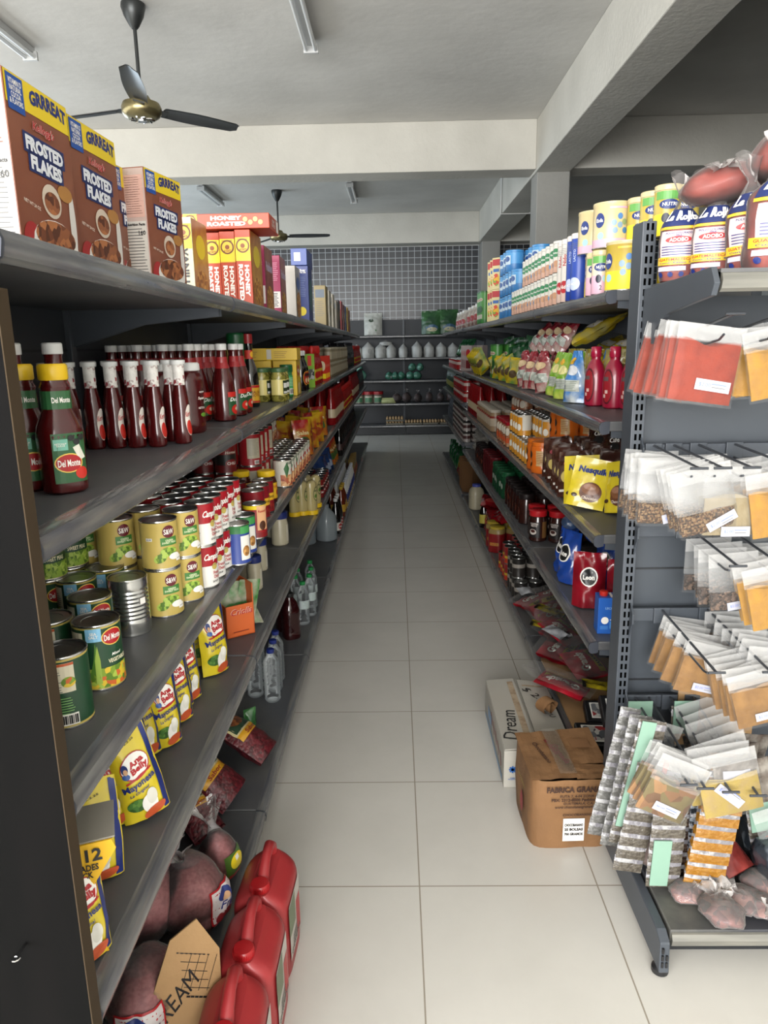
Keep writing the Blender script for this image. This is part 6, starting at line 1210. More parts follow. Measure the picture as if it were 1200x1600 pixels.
# "Granada" chocolate packs in clear bags
M_bagc = film('chocolate_bag_film', '#f2efec', .0, .1, (35, .7), .8)
def gran(mb, S, w, h): mb.text(S, 'Granada', -w * .08, h * .5, h * .75, M_white, h=w * .26, off=.003, rot=PI / 2 - .1, bold=.04); mb.rect(S, w * .32, h * .5, w * .22, h * .9, P('#c4ab1c'), .002, n=8); mb.text(S, 'BANANO', w * .32, h * .5, h * .6, M_blk, h=w * .12, off=.0035, rot=PI / 2)
gp = pouch('chocolate_pack', .13, .17, .035, mat('crimson_pack', '#b81e30', .28, noise=('#9c1828', 7, .4, .6), coat=.3), gran, wr=.004, seed=81); gp['category'] = 'chocolate pack'
q = MB(); 
def ff(u, v): a = (u - .5) * .16; b = v * .26 - .03; return Vector((a * (1 - .5 * max(0, (v - .8) / .2)), -.024 - .006 * math.sin(u * 9) * math.sin(v * 8) + .004 * NZ.noise(Vector((u * 9, v * 9, 2))), b))
q.grid(ff, 16, 22, M_bagc); q.obj('clear_bag', gp, smooth=60)
G = 'red chocolate packs in clear bags'
spots = [(.668, 2.96, 0, -84, 10, -30), (.80, 2.75, .02, -80, -6, 10), (.70, 3.18, .01, -82, 5, -60), (.75, 3.32, .03, -78, -8, -20), (.68, 3.45, .02, -80, 12, -75), (.66, 3.62, .0, -82, 0, -50), (.74, 3.60, .05, -72, 8, -95), (.80, 3.05, .04, -75, 0, 30), (.72, 2.58, .03, -80, 5, 60), (.82, 3.4, .05, -70, -10, -40)]
for i, (x, y, dz, a, b, c) in enumerate(spots):
    lay(gp, x, y, R5 + .008 + dz, (a, b, c), 'crimson chocolate pack in clear bag, %s along the base deck' % ['at the front edge', 'reading away from aisle', 'third from the end', 'fourth from the end', 'fifth from the end', 'farthest beside the black cans', 'seventh, on top of others', 'eighth, inner side', 'nearest the dark trays', 'tenth, back of the deck'][i], G, 1.12)
sl = simple_pouch('silver_packet', .08, .11, .03, '#7a7c80', '#b8babd', None, seed=83, rough=.2); sl['category'] = 'packet'
lay(sl, .745, 3.02, R5 + .09, (-80, 0, 40), 'small silver packet on the heap of crimson packs'); lay(sl, .70, 3.70, R5 + .05, (-80, 0, 10), 'small silver packet at the far end of the heap')
yb2 = simple_pouch('yellow_black_packet', .07, .15, .02, '#1c1a18', '#b8a41c', None, seed=84, rough=.25); yb2['category'] = 'packet'
for i, (x, y, z, c) in enumerate(((.76, 3.15, .08, 70), (.85, 2.55, .08, 80), (.80, 3.3, .09, 50))): lay(yb2, x, y, R5 + z, (-82, 0, c), 'black and yellow packet on the heap, ' + ['middle', 'near the upright', 'farther back'][i], 'black and yellow packets')
# dark trays of toys/utensils under film, kraft liner
place(carton('kraft_liner', .33, .008, .75, M_kraft), (.80, 2.65, R5 - .003), 0, 'brown cardboard liner lying on the base deck under the packs')['category'] = 'cardboard'
M_card = speckle('blister_card_print', ['#a9a7a2', '#6a6c70', '#c4c2bc', '#3c3e44', '#8c2a2a'], 55, .35)
def tray():
    rt = empty('blister_tray'); MB().box(-.085, .085, -.06, .06, 0, .035, M_black).obj('tray', rt, smooth=0, bevel=.006)
    q = MB(); St = S_plane((0, 0, .0355), (1, 0, 0), (0, 1, 0)); q.rect(St, 0, 0, .13, .085, M_white, .001); q.rect(St, 0, 0, .12, .075, M_card, .0015); q.rect(St, .03, .025, .03, .016, M_red, .002); q.ell(St, .01, -.005, .02, .022, P('#55585c'), .002); q.obj('printed_card', rt, smooth=0); return rt
tr = tray(); tr['category'] = 'packaged tray'
for i, (x, y, z, rx, c) in enumerate(((.77, 2.45, .01, 12, -6), (.70, 2.29, .012, 10, -4), (.885, 2.30, .012, 10, 4), (.80, 2.36, .06, 25, -4), (.93, 2.46, .05, 10, 0), (.73, 2.28, -.0, 0, 0))):
    if i < 5: lay(tr, x, y, R5 + z, (rx, 0, c), 'black tray with printed card, ' + ['second from the aisle end', 'front left behind brown carton', 'front right beside upright', 'resting on the others', 'inner rear one'][i], 'black trays with printed cards')
# ================================================================ end display facing the camera
r = empty('end_display_shelving', (.62, 1.95, 0)); tag(r, 'grey end display with slotted upright, hooks and bottom deck, right foreground', 'store shelving')
UX0, UX1, UYF, UYB, UZ = 0, .035, -.035, .045, 1.78
m = MB(); m.box(UX0, UX1, UYF, UYB, .02, UZ, M_sh); up_ = m.obj('upright', r, smooth=0, bevel=.002)
k = .16; sl_ = MB(); M_slot = mat('slot_black', '#050505', .9, spec=0)
while k < UZ - .02:
    for xx in (.0095, .0215): sl_.box(xx, xx + .006, UYF - .0006, UYF + .002, k, k + .0165, M_slot)
    k += .0262
sl_.obj('slots', up_, smooth=0)
MB().box(.745, .78, UYF, UYB, .02, UZ, M_sh).obj('upright', r, smooth=0, bevel=.002)
m = MB(); m.box(.035, 0.77, .018, .034, .13, 1.60, mat('end_panel_grey', '#41464c', .42, .1)); bpn = m.obj('back_panel', r, smooth=0)
m = MB()
for zz in (.30, .52, .86, 1.08, 1.34, 1.50): m.box(.037, .744, .0155, .0185, zz, zz + .005, M_dark)
m.obj('panel_seams', bpn, smooth=0)
# base leg, foot, deck
m = MB(); m.prism([(-.03, .02), (-.03, .115), (-.475, .115), (-.505, .10), (-.51, .02)], -.012, .012, M_sh, 'x'); leg = m.obj('base_leg', r, smooth=0, bevel=.003)
m = MB()
for (xx, zz) in ((-.008, .075), (-.008, .055), (.002, .055), (-.008, .036), (.002, .036)): m.box(xx, xx + .005, -.5115, -.506, zz, zz + .014, M_black)
m.obj('slots', leg, smooth=0)
MB().lathe([(.016, 0), (.020, .004), (.020, .016), (.012, .022)], 18, M_black, cx=0, cy=-.485).obj('rubber_foot', leg)
M_ddk = mat('dusty_base_deck', '#34353a', .6, .05, noise=('#5b5a54', 7, .45, .72), bump=(30, .1))
d = MB().box(.018, .77, -.485, .015, .085, .118, M_ddk).obj('base_deck', r, bevel=.003)
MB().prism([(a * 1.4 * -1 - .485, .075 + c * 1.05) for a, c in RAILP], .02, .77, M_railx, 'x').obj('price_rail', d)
MB().box(.02, .77, -.44, .0, .02, .085, M_dark).obj('kick_plate', r)
# top shelf with big brackets
TZ = 1.60
def bigbr(x):
    b = MB(); pl = [(-.005, 1.615), (-.43, 1.632), (-.452, 1.60), (-.44, 1.576), (-.36, 1.568), (-.20, 1.55), (-.13, 1.515), (-.09, 1.455), (-.04, 1.425), (-.005, 1.425)]
    b.prism(pl, x, x + .012, M_sh, 'x'); return b
s_ = MB().box(.03, .74, -.435, .015, 1.61, 1.628, M_deck).obj('top_shelf', r)
bigbr(.012).obj('bracket', s_, smooth=0, bevel=.0015); bigbr(.75).obj('bracket', s_, smooth=0)
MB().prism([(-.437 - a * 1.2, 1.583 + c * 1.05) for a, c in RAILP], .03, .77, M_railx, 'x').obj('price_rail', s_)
# hook bars
HB = [1.492, 1.222, 1.005, .760, .495]
M_hook = mat('hook_wire_grey', '#45484d', .35, .4)
for z in HB:
    b = MB().box(.03, .74, -.030, -.018, z - .038, z, M_sh).obj('hook_bar', r, smooth=0, bevel=.002)
    MB().prism([(-.035, z - .085), (-.035, z + .02), (-.06, z - .005), (-.06, z - .035), (-.05, z - .05)], .026, .030, M_sh, 'x').obj('bar_bracket', b, smooth=0)
hooks = []
def hook(x, bar, L_, rise, label, tdx=.02, yaw=0.0):
    """double wire hook clipped on a bar: lower wire carries goods, upper wire ends in a cross piece"""
    z = HB[bar]; h = empty('display_hook', (.62 + x, 1.9196, z)); tag(h, label, 'hook', 'grey wire display hooks')
    m = MB(); m.box(-.022, .022, -.0085, -.0002, -.042, .004, M_sh); m.obj('clip', h, smooth=0, bevel=.002)
    dx = math.tan(yaw) * L_
    m = MB(); m.tube([(0, -.008, -.036), (dx * .5, -L_ * .45, -.036 + rise * .35), (dx * .86, -L_ * .82, -.036 + rise * .65), (dx * .92, -L_ * .88, -.030 + rise * .75)], .0028, M_hook, 8); m.obj('lower_wire', h)
    m = MB(); m.tube([(0, -.008, -.002), (dx, -L_, -.002 + rise)], .0032, M_hook, 8); uw = m.obj('upper_wire', h)
    MB().tube([(dx - tdx, -L_ - .002, -.002 + rise), (dx + tdx, -L_ - .002, -.002 + rise)], .0032, M_hook, 8).obj('cross_piece', uw)
    return h
hook(.085, 0, .36, .052, 'wire hook at left of top bar, through the orange-red powder bags'); hook(.19, 0, .36, .052, 'second wire hook on the top bar, carrying yellow bags')
for i, x in enumerate((.062, .115, .18, .275)): hook(x, 1, .30, -.012, 'wire hook on the second bar, %s from the slotted upright' % ['first', 'second', 'third', 'fourth'][i])
for i, x in enumerate((.16, .26)): hook(x, 2, .32, -.02, 'wire hook on the third bar, ' + ['left one', 'right one'][i])
for i, x in enumerate((.115, .24)): hook(x, 3, .36, -.02, 'wire hook on the fourth bar, ' + ['left one in front of tan powder', 'right one'][i])
for i, x in enumerate((.055, .095, .155, .22)): hook(x, 4, .40, -.02 - .01 * i, 'wire hook on the lowest bar, %s from the slotted upright' % ['first', 'second', 'third', 'fourth'][i])
# ---- hanging packets
M_bag = film('zip_bag_film', '#f8f8f6', .12, .12, (16, .6), .74); M_bag2 = film('zip_bag_seal', '#f6f5f2', .30, .2, (60, .5), .7)
M_bagc2 = film('clinging_bag_film', '#f8f8f6', .0, .14, (16, .5), .7); M_stk = P('#a9a9b2'); M_pen = P('#6f7fc0')
def powder(nm, c1, c2, sc=30): return mat(nm, c1, .8, noise=(c2, sc, .35, .65), bump=(60, .3))
PW = {'red': powder('annatto_powder', '#923216', '#842a10'), 'yellow': powder('turmeric_powder', '#a87c20', '#986f26'), 'tan': powder('ginger_powder', '#8c6630', '#7c5828'),
      'seed': speckle('coriander_seeds', ['#6a4e34', '#503925', '#826848', '#3a2a1c'], 240, .7, .5), 'dark': speckle('dark_spice', ['#4a3a30', '#2c221c', '#6a5546'], 160, .7, .5),
      'cream': powder('cream_powder', '#97896a', '#8a7a58'), 'brown': powder('brown_powder', '#6a4726', '#54371e'), 'leaf': speckle('bay_leaves', ['#7d5836', '#946f46', '#664628', '#6e6038'], 40, .7, .5), 'pale': powder('pale_yellow_powder', '#a38d3e', '#9c8650')}
def packet(kind, w, h, fill, seed, stk=True, text='$2.00', spos=(.18, .22), srot=.06, t=.012):
    rt = empty('spice_packet'); rnd = random.Random(seed)
    def th(u, v, a, b0, b1): 
        x = abs(2 * u / w); y = (v - b0) / (b1 - b0); y = max(0, min(1, y)); return a * max(0, 1 - x ** 4) ** .7 * (math.sin(PI * min(1, y * .9 + .08)) ** .6 if 0 < y < 1 else 0)
    def Wv(u, v, s): return .0022 * NZ.noise(Vector((u * 22 + seed, v * 22, s * 7)))
    lo, hi = .04 * h, .04 * h + fill * h
    m = MB()
    for s in (1, -1):
        m.grid(lambda a, b, s=s: Vector(((a - .5) * w * .93 * s, -s * (th((a - .5) * w * .93, lo + b * (hi - lo) * .999, t / 2, lo - .002, hi + .002)) + Wv((a - .5) * w, b * h, 0) * .6, -h + lo + b * (hi - lo) * (1 + .06 * math.sin(a * 7 + seed) * b))), 10, 8, PW[kind])
    m.obj('spice', rt, smooth=60)
    m = MB()
    m.grid(lambda a, b: Vector(((a - .5) * w, -th((a - .5) * w, b * h, t / 2 + .002, -.01, h * .9) - .0008 + Wv((a - .5) * w, b * h, 0), -h + b * h)), 12, 14, lambda a, b: M_bagc2 if b * .96 < .04 + fill - .03 else M_bag)
    m.obj('clear_bag', rt, smooth=60)
    m = MB(); m.grid(lambda a, b: Vector(((a - .5) * w * 1.0, -.0015 + Wv((a - .5) * w, h, 0), -.035 + b * .035)), 8, 3, M_bag2); m.obj('zip_seal', rt, smooth=60)
    if stk:
        S = lambda u, v, off: Vector((u, -t / 2 - .0035 - off, -h + v)); m = MB()
        m.rect(S, w * spos[0], h * spos[1], w * .52, h * .14, M_stk, .0004, rot=srot, n=1); m.text(S, text, w * spos[0] - w * .12 * math.cos(srot), h * spos[1] - w * .12 * math.sin(srot), w * .17, M_pen, off=.001, rot=srot, bold=0)
        m.rect(S, w * (spos[0] + .09), h * (spos[1] + .02), w * .22, h * .012, M_pen, .001, rot=srot, n=1).rect(S, w * (spos[0] + .09), h * (spos[1] - .02), w * .2, h * .01, M_txtg, .001, rot=srot, n=1); m.obj('price_sticker', rt, smooth=0)
    rt['category'] = 'spice packet'; return rt
def hang(proto, n, x, y0, y1, z, roll, desc, group, jr=6, jx=.006, yaw=0):
    """n packets threaded on one hook from y0 (front) back to y1"""
    rnd = random.Random(int(x * 1000) + n)
    for i in range(n):
        f = i / max(1, n - 1); yy = y0 + (y1 - y0) * f
        lb = desc + (', front one on its hook' if i == 0 else ', %s behind the front one' % ['', 'directly', 'second', 'third', 'fourth', 'fifth', 'sixth', 'seventh', 'eighth', 'ninth', 'tenth', 'eleventh', 'twelfth', 'thirteenth'][i])
        place(proto, (x + (rnd.uniform(-jx, jx) if i else 0), yy, z + (rnd.uniform(-.004, .004) if i else 0)), rot=(L(rnd.uniform(-3, 3)), L(roll + (rnd.uniform(-jr, jr) if i else 0)), L(yaw + (rnd.uniform(-5, 5) if i else 0))), label=lb, group=group)
pk_red = packet('red', .152, .178, .74, 1, spos=(.14, .26), srot=-.03); pk_yel = packet('yellow', .135, .16, .66, 2, spos=(.1, .25), srot=.12)
pk_seed = packet('seed', .14, .165, .30, 3, spos=(.2, .17), srot=.30); pk_cream = packet('cream', .13, .17, .55, 4, stk=True, spos=(.1, .1), srot=0); pk_dark = packet('dark', .12, .15, .30, 5, spos=(.1, .12), srot=.1)
pk_tan = packet('tan', .125, .145, .66, 6, spos=(.12, .2), srot=0, text='$2.00'); pk_leaf = packet('leaf', .13, .16, .55, 7, text='Bay Leaf', spos=(.05, .2), srot=-.05); pk_pale = packet('pale', .15, .17, .55, 8, spos=(-.05, .35), srot=-.9); pk_brown = packet('brown', .12, .14, .5, 9, spos=(.1, .2), srot=.1)
hang(pk_red, 9, .708, 1.665, 1.875, 1.522, 8, 'orange-red powder packet', 'orange-red powder packets', 7, .012)
hang(pk_yel, 6, .835, 1.66, 1.86, 1.515, -12, 'yellow powder packet right of the orange-red ones', 'yellow powder packets on the top bar', 12, .01)
hang(pk_seed, 4, .700, 1.66, 1.74, 1.203, -14, 'clear packet of brown seeds, tilted', 'brown seed packets', 3, .006)
hang(pk_seed, 9, .668, 1.755, 1.90, 1.205, 2, 'clear packet of brown seeds near the slotted upright', 'brown seed packets', 5, .008)
hang(pk_cream, 5, .782, 1.67, 1.86, 1.202, 0, 'pale cream powder packet between seeds and yellow powder', 'pale cream packets', 5, .01)
hang(pk_yel, 5, .872, 1.66, 1.84, 1.192, -10, 'yellow powder packet on the second bar', 'yellow powder packets on the second bar', 6, .01)
hang(pk_yel, 3, .865, 1.62, 1.70, .978, -14, 'yellow powder packet on the third bar', 'yellow packets on the third bar', 4, .01)
hang(pk_dark, 4, .815, 1.70, 1.84, .985, -5, 'packet of dark whole spice behind yellow', 'dark spice packets', 4, .008); hang(pk_tan, 4, .930, 1.72, 1.86, .965, -4, 'tan powder packet at the right frame edge', 'tan packets on the third bar', 5, .01)
hang(pk_tan, 6, .830, 1.585, 1.70, .728, -16, 'tan yellow powder packet', 'tan powder packets on the fourth bar', 4, .008); hang(pk_tan, 8, .792, 1.715, 1.90, .738, 14, 'tan yellow powder packet fanned to the left', 'tan powder packets on the fourth bar', 5, .008)
hang(pk_brown, 8, .905, 1.64, 1.88, .762, 6, 'brown powder packet on the fourth bar', 'brown packets on the fourth bar', 8, .01)
hang(pk_leaf, 4, .680, 1.545, 1.61, .515, 24, 'clear packet of brown bay leaves', 'bay leaf packets', 6, .006)
hang(pk_pale, 3, .765, 1.555, 1.61, .535, -14, 'pale yellow powder packet on the lowest bar', 'pale yellow packets', 6, .01); hang(pk_brown, 1, .70, 1.76, 1.80, .50, 18, 'brown packet behind the bay leaves', 'brown packets on the lowest bar', 10, .012)
hang(pk_dark, 4, .815, 1.70, 1.84, .52, -24, 'clear packet with dark bits, lowest bar', 'dark spice packets on the lowest bar', 8, .01)
M_sil = mat('silver_foil_pack', '#9a948c', .2, .5, noise=('#5c5048', 18, .4, .6), bump=(30, .6))
sp_ = pouch('silver_packet', .13, .12, .012, M_sil, lambda mb, S, w, h: (mb.rect(S, -w * .1, h * .72, w * .5, h * .25, M_stk, .002, rot=-.1, n=3)), wr=.004, seed=91, nu=10, nv=10); sp_['category'] = 'packet'
for i in range(4): lay(sp_, .835 + .045 * (i % 2), 1.56 + .045 * i, .375 - .01 * (i % 2), (0, -12 + 8 * i, 5 * i), 'silver brown packet with white sticker, %s at the right edge' % ['front', 'second', 'third', 'fourth'][i], 'silver brown packets')
# red price tag and mint cards
M_mint = mat('mint_card', '#7a9a88', .7)
def strip(n, w, sh, m, label, x, y, z, roll, lean=0, card=None, bend=.0, group=None, yaw=0, mf=None):
    rt = empty('sachet_strip', (x, y, z), rot=(L(lean), L(roll), L(yaw))); tag(rt, label, 'sachet strip', group)
    for i in range(n):
        z0 = -i * sh * .74; q = MB(); t = .007
        def fn(a, b, s): 
            e = max(0, 1 - abs(2 * a - 1) ** 5); bb = math.sin(PI * b) ** .6 if 0 < b < 1 else 0
            return Vector(((a - .5) * w * (1 if s > 0 else -1), -s * t / 2 * e * bb - .004 - .007 * (1 - b) + bend * ((z0 - sh + b * sh) ** 2) + .0012 * NZ.noise(Vector((a * 6, b * 4 + i, x * 9))), z0 - sh + b * sh))
        mm = (lambda a, b: M_clr if .45 < b < .78 else m)
        q.grid(lambda a, b: fn(a, b, 1), 8, 6, mm); q.grid(lambda a, b: fn(a, b, -1), 8, 6, mm)
        q.obj('sachet', rt, smooth=60)
    if card:
        q = MB(); q.box(card[0], card[0] + card[2], -.016, -.013, -card[1] - card[3], -card[1], M_mint); q.obj('backing_card', rt, smooth=0)
    return rt
M_s1 = mat('grey_spice_sachet', '#4a443c', .22, noise=('#5f594f', 45, .42, .6), coat=.5, bump=(40, .5), stretch=(2, 2, 3)); M_s2 = mat('dark_spice_sachet', '#33261f', .22, noise=('#54443a', 50, .45, .6), coat=.5, bump=(40, .5), stretch=(2, 2, 3))
M_s3 = mat('gold_sachet', '#8a5c18', .22, noise=('#966c2c', 40, .45, .6), coat=.5, bump=(40, .5), stretch=(2, 2, 3)); M_s4 = mat('black_sachet', '#22262b', .2, noise=('#7d848c', 40, .5, .62), coat=.6, bump=(40, .6), stretch=(2, 2, 3)); M_s5 = mat('pale_grey_sachet', '#5c5b58', .2, noise=('#6e6d6a', 40, .45, .6), coat=.5, bump=(40, .5), stretch=(2, 2, 3))
M_clr = mat('sachet_clear_band', '#77757a', .12, noise=('#a09f9f', 60, .45, .6), coat=.6, bump=(60, .7))
G = 'long strips of small sachets'
strip(10, .055, .050, M_s5, 'pale grey sachet strip leaning outward, leftmost by the brown carton', .605, 1.74, .555, 11, group=G); strip(10, .06, .050, M_s5, 'pale grey sachet strip just right of the leftmost', .618, 1.70, .555, 9, group=G)
strip(10, .07, .046, M_s1, 'brown-grey sachet strip with long mint card', .632, 1.655, .565, 10, card=(-.03, .0, .036, .30), group=G); strip(8, .075, .050, M_s1, 'brown-grey sachet strip fanned under the mint card', .628, 1.63, .46, 9, group=G)
strip(8, .085, .048, M_s1, 'brown-grey sachet strip ending in a mint card near the deck', .672, 1.60, .43, 2, card=(-.035, .16, .045, .13), group=G)
strip(7, .09, .050, M_s2, 'dark brown sachet strip under the bay leaf packets', .715, 1.64, .40, -2, group=G); strip(7, .08, .046, M_s4, 'black and silver sachet strip left of gold strip', .770, 1.63, .37, -1, group=G)
strip(11, .10, .048, M_s3, 'long gold sachet strip reaching down to the deck', .800, 1.58, .475, 8, group=G); strip(10, .10, .048, M_s3, 'gold sachet strip behind the long gold one', .812, 1.625, .49, 6, group=G)
strip(5, .07, .05, M_s1, 'sachet strip with crumpled mint card at the right', .905, 1.66, .39, -12, card=(-.03, .02, .05, .12), group=G)
strip(1, .075, .06, M_s1, 'single mint-backed card hanging at left of lowest bar', .672, 1.87, .49, 0, card=(-.034, -.02, .068, .1), group=G); strip(1, .075, .06, M_s1, 'single mint-backed card hanging at right of lowest bar', .80, 1.87, .49, 0, card=(-.034, -.02, .068, .1), group=G)
rt = empty('price_tag', (.638, 1.60, .43), rot=(0, L(10), 0)); tag(rt, 'small red plastic price tag at left of lowest hooks', 'price tag'); MB().box(0, .012, -.002, 0, 0, .06, P('#b8301c')).obj('red_strip', rt, smooth=0); MB().box(.013, .05, -.002, 0, 0, .03, M_stk).obj('white_slip', rt, smooth=0)
tag(MB().box(.80, 1.02, 1.915, 1.92, .34, .56, M_kraft).obj('kraft_card', smooth=0), 'brown cardboard leaning against the panel at the right edge', 'cardboard')
# clear crinkled bags on the deck
M_cr = film('crinkle_clear', '#efe9e6', .16, .10, (20, 1.0)); M_jam = speckle('dried_hibiscus', ['#5c2426', '#7a3a34', '#43191c', '#8f5a50'], 80, .6, .5); M_pale_in = mat('pale_pink_contents', '#8f6f66', .6, noise=('#b39a90', 20, .4, .6))
cbg = blob('dried_goods_bag', .042, .038, .042, M_jam, 11, .38, 2.2, None, neck=(.05, -.02, .004), filmm=M_cr, neckh=.026, seg=20, rings=12); cbg['category'] = 'bag'
G = 'small clear bags of dark red dried goods on the deck'; DK = .119
for i, (x, y, a, b, sc) in enumerate(((.715, 1.57, 20, 0, 1.0), (.775, 1.50, 100, 0, 1.2), (.84, 1.54, 200, 0, 1.1), (.79, 1.60, 40, 0, .9), (.88, 1.52, 300, 0, 1.0), (.91, 1.59, 10, 0, 1.2))):
    lay(cbg, x, y, DK, (b, 0, a), 'small clear bag of dark red pieces, ' + ['leftmost on the deck', 'largest at the deck front', 'right of the largest', 'behind the largest', 'front right near the frame edge', 'rear right'][i], G, sc)
cb3 = blob('crumpled_clear_bag', .055, .045, .10, M_pale_in, 13, .35, 2.2, None, neck=(-.05, -.02, .02), filmm=M_cr, neckh=.04, seg=20, rings=12); cb3['category'] = 'bag'
lay(cb3, .672, 1.69, DK, (0, 12, 0), 'crumpled clear bag left of the gold strip', None, 1.0); lay(cb3, .73, 1.72, DK, (0, -10, 120), 'crumpled clear bag with pale pink contents behind the gold strip', None, 1.2)
lay(cb3, .78, 1.78, DK, (0, 0, 200), 'crumpled clear bag at the back of the deck', None, 1.1)
bkb = blob('dark_plastic_bag', .09, .06, .16, mat('black_shiny_bag', '#2b3036', .18, noise=('#6f767d', 12, .5, .62), coat=.6, bump=(25, .8)), 14, .3, 2.2, None, seg=24, rings=14); bkb['category'] = 'bag'
lay(bkb, .955, 1.60, DK, (0, 20, 30), 'dark shiny plastic bag slumped at the right of the deck'); lay(bkb, .99, 1.72, DK, (0, 0, 90), 'dark shiny plastic bag behind the first at the right edge', None, 1.15)
rds = simple_pouch('red_spice_bag', .10, .14, .03, '#5c1e1c', '#8a3a34', None, seed=95, rough=.2); rds['category'] = 'bag'; lay(rds, .865, 1.60, DK + .04, (-60, 0, 30), 'dark red spice bag lying between gold strip and dark bag')
hib = packet('red', .10, .14, .4, 12, stk=False); lay(hib, .93, 1.62, .34, (0, -20, 0), 'clear packet of reddish powder at the right above the dark bag')
# ---- bags on the top shelf
M_adobo = mat('adobo_powder', '#8e2a17', .6, noise=('#7c200f', 14, .4, .6), bump=(14, .3)); M_abf = film('adobo_bag_film', '#f8f0ee', .05, .10, (16, .9))
def adeco(mb, S):
    o = .0042
    mb.rect(S, .0, .140, .13, .034, P('#1f2c5e'), o); mb.text(S, 'La Rojita', .0, .141, .10, M_white, h=.022, off=o + .001, shear=.25, bold=.05); mb.rect(S, 0, .119, .13, .006, P('#d8b32c'), o + .0004)
    mb.rect(S, -.005, .083, .095, .058, P('#c9b4b4'), o); mb.text(S, 'POLVO COLORADO\nFINA', -.005, .104, .06, M_navy, off=o + .001); mb.ell(S, -.005, .092, .030, .008, P('#b8282c'), o + .0008); mb.text(S, 'ADOBO', -.005, .092, .042, M_white, off=o + .0016); 
    for k in range(4): mb.rect(S, -.005, .077 - k * .006, .08, .002, M_navy, o + .001)
    mb.rect(S, 0, .045, .13, .018, P('#d3ae24'), o); mb.text(S, 'GUATEMALTECA 100%', 0, .048, .11, M_red, off=o + .001, h=.006); mb.text(S, 'Cont. Neto 340 g', 0, .040, .10, M_navy, off=o + .001, h=.005)
    mb.rect(S, -.02, .027, .07, .010, P('#b9b2c0'), o)
    for k in range(4): mb.ell(S, -.045 + .025 * k, .014, .006, .006, M_navy, o + .001)
PBAG = lambda t: .88 + .12 * min(1, t / .12) if t < .12 else 1 - .06 * (t - .12) / .6 if t < .72 else max(.04, .94 * math.cos((t - .72) / .28 * PI / 2) ** .7)
PLY = lambda t: max(.05, math.sin(PI * min(1, max(0, t))) ** .35)
ad = blob('adobo_bag', .066, .038, .165, M_adobo, 21, .10, 2.4, adeco, neck=(.0, .0, .075), filmm=M_abf, neckh=.032, seg=32, rings=20, prof=PBAG); ad['category'] = 'adobo bag'
ad2 = blob('adobo_bag', .095, .055, .10, M_adobo, 23, .10, 3.2, None, neck=(-.02, -.09, -.02), filmm=M_abf, neckh=.03, seg=32, rings=18, prof=PLY); ad2['category'] = 'adobo bag'
TS = 1.6290; G = 'red adobo powder bags on the end shelf'
lay(ad, .69, 1.845, TS, (0, 0, -20), 'red adobo bag beside the upright, clear knot sticking up', G, (.72, .9, 1.0)); lay(ad, .735, 1.76, TS, (0, 0, -22), 'red adobo bag, second from the upright', G, (.72, .9, .95)); lay(ad, .785, 1.675, TS, (-2, -4, -14), 'red adobo bag, third from the upright with knot tilted', G, (.8, .9, 1.0))
lay(ad, .80, 1.595, TS, (0, 0, 4), 'largest red adobo bag at the shelf front, yellow band facing camera', G, 1.12); lay(ad, .93, 1.60, TS, (0, 0, 10), 'red adobo bag at the right frame edge', G, 1.12); lay(ad, .90, 1.75, TS, (0, 0, 0), 'red adobo bag in the second row', G, 1.1); lay(ad, .82, 1.83, TS, (0, 0, 0), 'red adobo bag in the back row', G, 1.0)
lay(ad2, .755, 1.77, TS + .158, (0, -8, -8), 'red adobo bag lying on top of the upright bags', G, (.92, .95, .85)); lay(ad2, .90, 1.70, TS + .19, (0, -14, 0), 'highest red adobo bag, lying at upper right', G, 1.15)
# ================================================================ back shelves
BT = [1.6585, 1.2935, .9235, .5385]; BYF = 12.34
wb = pouch('white_bag', .30, .36, .14, mat('white_sack', '#b4b6b0', .45, noise=('#9a9c96', 4, .4, .6)), lambda mb, S, w, h: (mb.ell(S, -w * .1, h * .65, w * .14, h * .08, P('#3c4a3c'), .004), mb.ell(S, w * .15, h * .2, w * .05, h * .03, P('#3c6a3c'), .004)), wr=.012, seed=101, foot=.8); wb['category'] = 'bag'
lay(wb, -.36, 12.46, BT[0], (-6, 0, 0), 'large white sack with dark emblem on top back shelf')
gs = pouch('green_sack', .34, .38, .16, mat('green_sack_print', '#2a4a32', .35, noise=('#3c6a3c', 3, .45, .6)), lambda mb, S, w, h: (mb.ell(S, 0, h * .25, w * .3, h * .14, P('#3f5f7a'), .004), mb.ell(S, 0, h * .18, w * .26, h * .09, P('#b0aa8c'), .006)), wr=.012, seed=102, foot=.8); gs['category'] = 'bag'
lay(gs, .62, 12.46, BT[0], (-6, 0, 0), 'green sack with pale picture on top back shelf, left of two'); lay(gs, .90, 12.50, BT[0], (-6, 0, 12), 'dark green sack on top back shelf, right of two', None, 1.05)
M_cot = mat('white_grain', '#a9aaa8', .6, noise=('#969794', 8, .4, .6))
cw = blob('sugar_bag', .10, .08, .24, M_cot, 31, .08, 2.3, lambda mb, S: mb.ell(S, 0, .1, .03, .04, P('#8f908e'), .0042), seg=20, rings=14, prof=lambda t: .9 + .4 * t if t < .25 else (1 - .15 * (t - .25) if t < .65 else max(.03, .94 * (1 - (t - .65) / .35)))); cw['category'] = 'sugar bag'
xs = [-.64, -.45, -.235, -.06, .14, .37, .57, .77, .97]
for i, x in enumerate(xs): lay(cw, x, 12.44, BT[1], (0, 0, 20 * i), 'white sugar bag on the second back shelf, %s from the left' % ['first', 'second', 'third', 'fourth', 'fifth', 'sixth', 'seventh', 'eighth', 'ninth'][i], 'white sugar bags on the back shelf', 1.0 + .05 * ((i * 3) % 4 - 1))
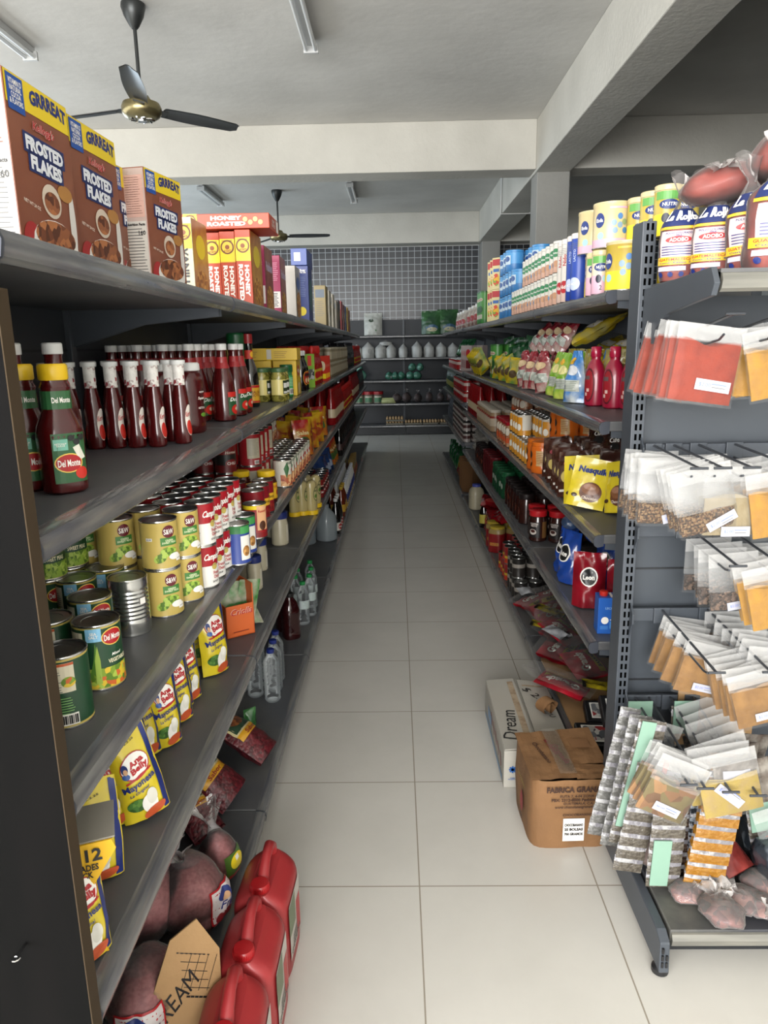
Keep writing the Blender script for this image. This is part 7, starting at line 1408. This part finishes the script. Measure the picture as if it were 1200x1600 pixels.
lay(cw, -.15, 12.46, BT[1] + .20, (0, 0, 0), 'white sugar bag lying on top of two others', 'white sugar bags on the back shelf', (1.1, 1, .35))
gj = blob('green_pack', .075, .06, .14, mat('teal_green_pack', '#2c5f4c', .3, noise=('#6a9a8c', 6, .45, .6), coat=.3), 32, .1, 2.5, lambda mb, S: mb.ell(S, 0, .05, .03, .02, P('#9aa8a4'), .002), seg=16, rings=10); gj['category'] = 'green pack'
for i, (x, z) in enumerate(((-.58, 0), (-.10, 0), (.0, 0), (.10, 0), (.25, 0), (.37, 0), (.29, .14), (.42, .14), (-.62, .14))): lay(gj, x, 12.42, BT[2] + z, (0, 0, 40 * i), 'teal green pack on the third back shelf, ' + ['lower far left', 'left of middle', 'second of middle', 'third of middle', 'right pair left', 'right pair right', 'upper left', 'upper right', 'upper far left'][i], 'teal green packs', 1.0 if i not in (0,) else 1.3)
pn = blob('peanut_bag', .09, .07, .22, mat('peanut_brown', '#8a6a48', .5, noise=('#6f5236', 40, .4, .6)), 33, .1, 2.3, None, seg=16, rings=10); pn['category'] = 'bag'; lay(pn, .97, 12.42, BT[2], (0, 0, 0), 'tan brown bag at the right of the third back shelf')
rl = jar('red_lid_tub', .085, .20, P('#6f6a5c'), P('#8e141c'), .05, lambda mb, S: (mb.rect(S, 0, .07, .12, .09, P('#3a6a4a'), .001), mb.rect(S, 0, .11, .12, .02, P('#b8b0a0'), .0014)), cr=.09, n=18); rl['category'] = 'tub'
for i, x in enumerate((-.62, -.46, -.30)): place(rl, (x, 12.42, BT[3]), 0, 'red-lidded tub on the fourth back shelf, ' + ['left', 'middle', 'right'][i], 'red-lidded tubs')
pl_ = pouch('pale_pack', .28, .09, .08, P('#aab07c'), None, wr=.006, seed=104, nu=10, nv=8); pl_['category'] = 'pack'; lay(pl_, -.14, 12.38, BT[3], (0, 0, 0), 'pale yellow-green pack lying on the fourth back shelf')
bd = blob('bean_bag', .08, .06, .18, mat('dark_bean', '#43211f', .5, noise=('#2c1514', 60, .4, .6)), 35, .12, 2.3, None, neck=(.0, .0, .05), filmm=M_bagf, neckh=.03, seg=16, rings=10); bd['category'] = 'bag of beans'
for i, x in enumerate((.02, .19, .38, .57, .76, .94)): lay(bd, x, 12.42, BT[3], (0, 0, 30 * i), 'dark bean bag on the fourth back shelf, %s from the left' % ['first', 'second', 'third', 'fourth', 'fifth', 'sixth'][i], 'dark bean bags on the back shelf', (1, 1, .9 + .1 * (i % 2)))
M_egg = mat('brown_egg', '#a88a64', .5); M_tray = mat('egg_tray_pulp', '#6f6a5e', .9)
def eggtray():
    rt = empty('egg_tray'); q = MB(); q.box(-.15, .15, -.10, .10, 0, .03, M_tray)
    q.obj('pulp_tray', rt, smooth=0, bevel=.006)
    e = MB().lathe([(.001, 0), (.012, .003), (.020, .014), (.0215, .026), (.018, .042), (.010, .053), (.001, .056)], 12, M_egg, cap=False)
    e0 = e.obj('egg', rt, smooth=80); e0.location = (-.125, -.07, .025)
    for i in range(6):
        for j in range(3):
            if i or j: c = e0.copy(); COL.objects.link(c); c.parent = rt; c.location = (-.125 + .05 * i, -.07 + .055 * j, .025)
    return rt
et = eggtray(); et['category'] = 'egg tray'
for i, (x, z) in enumerate(((-.02, 0), (.30, 0), (.56, 0), (.86, 0), (-.02, .06))): lay(et, x if i != 2 else .61, 12.44, .1685 + z, (0, 0, 0), 'tray of brown eggs on the back base deck, ' + ['leftmost lower', 'second', 'third', 'rightmost', 'leftmost upper'][i], 'trays of brown eggs')
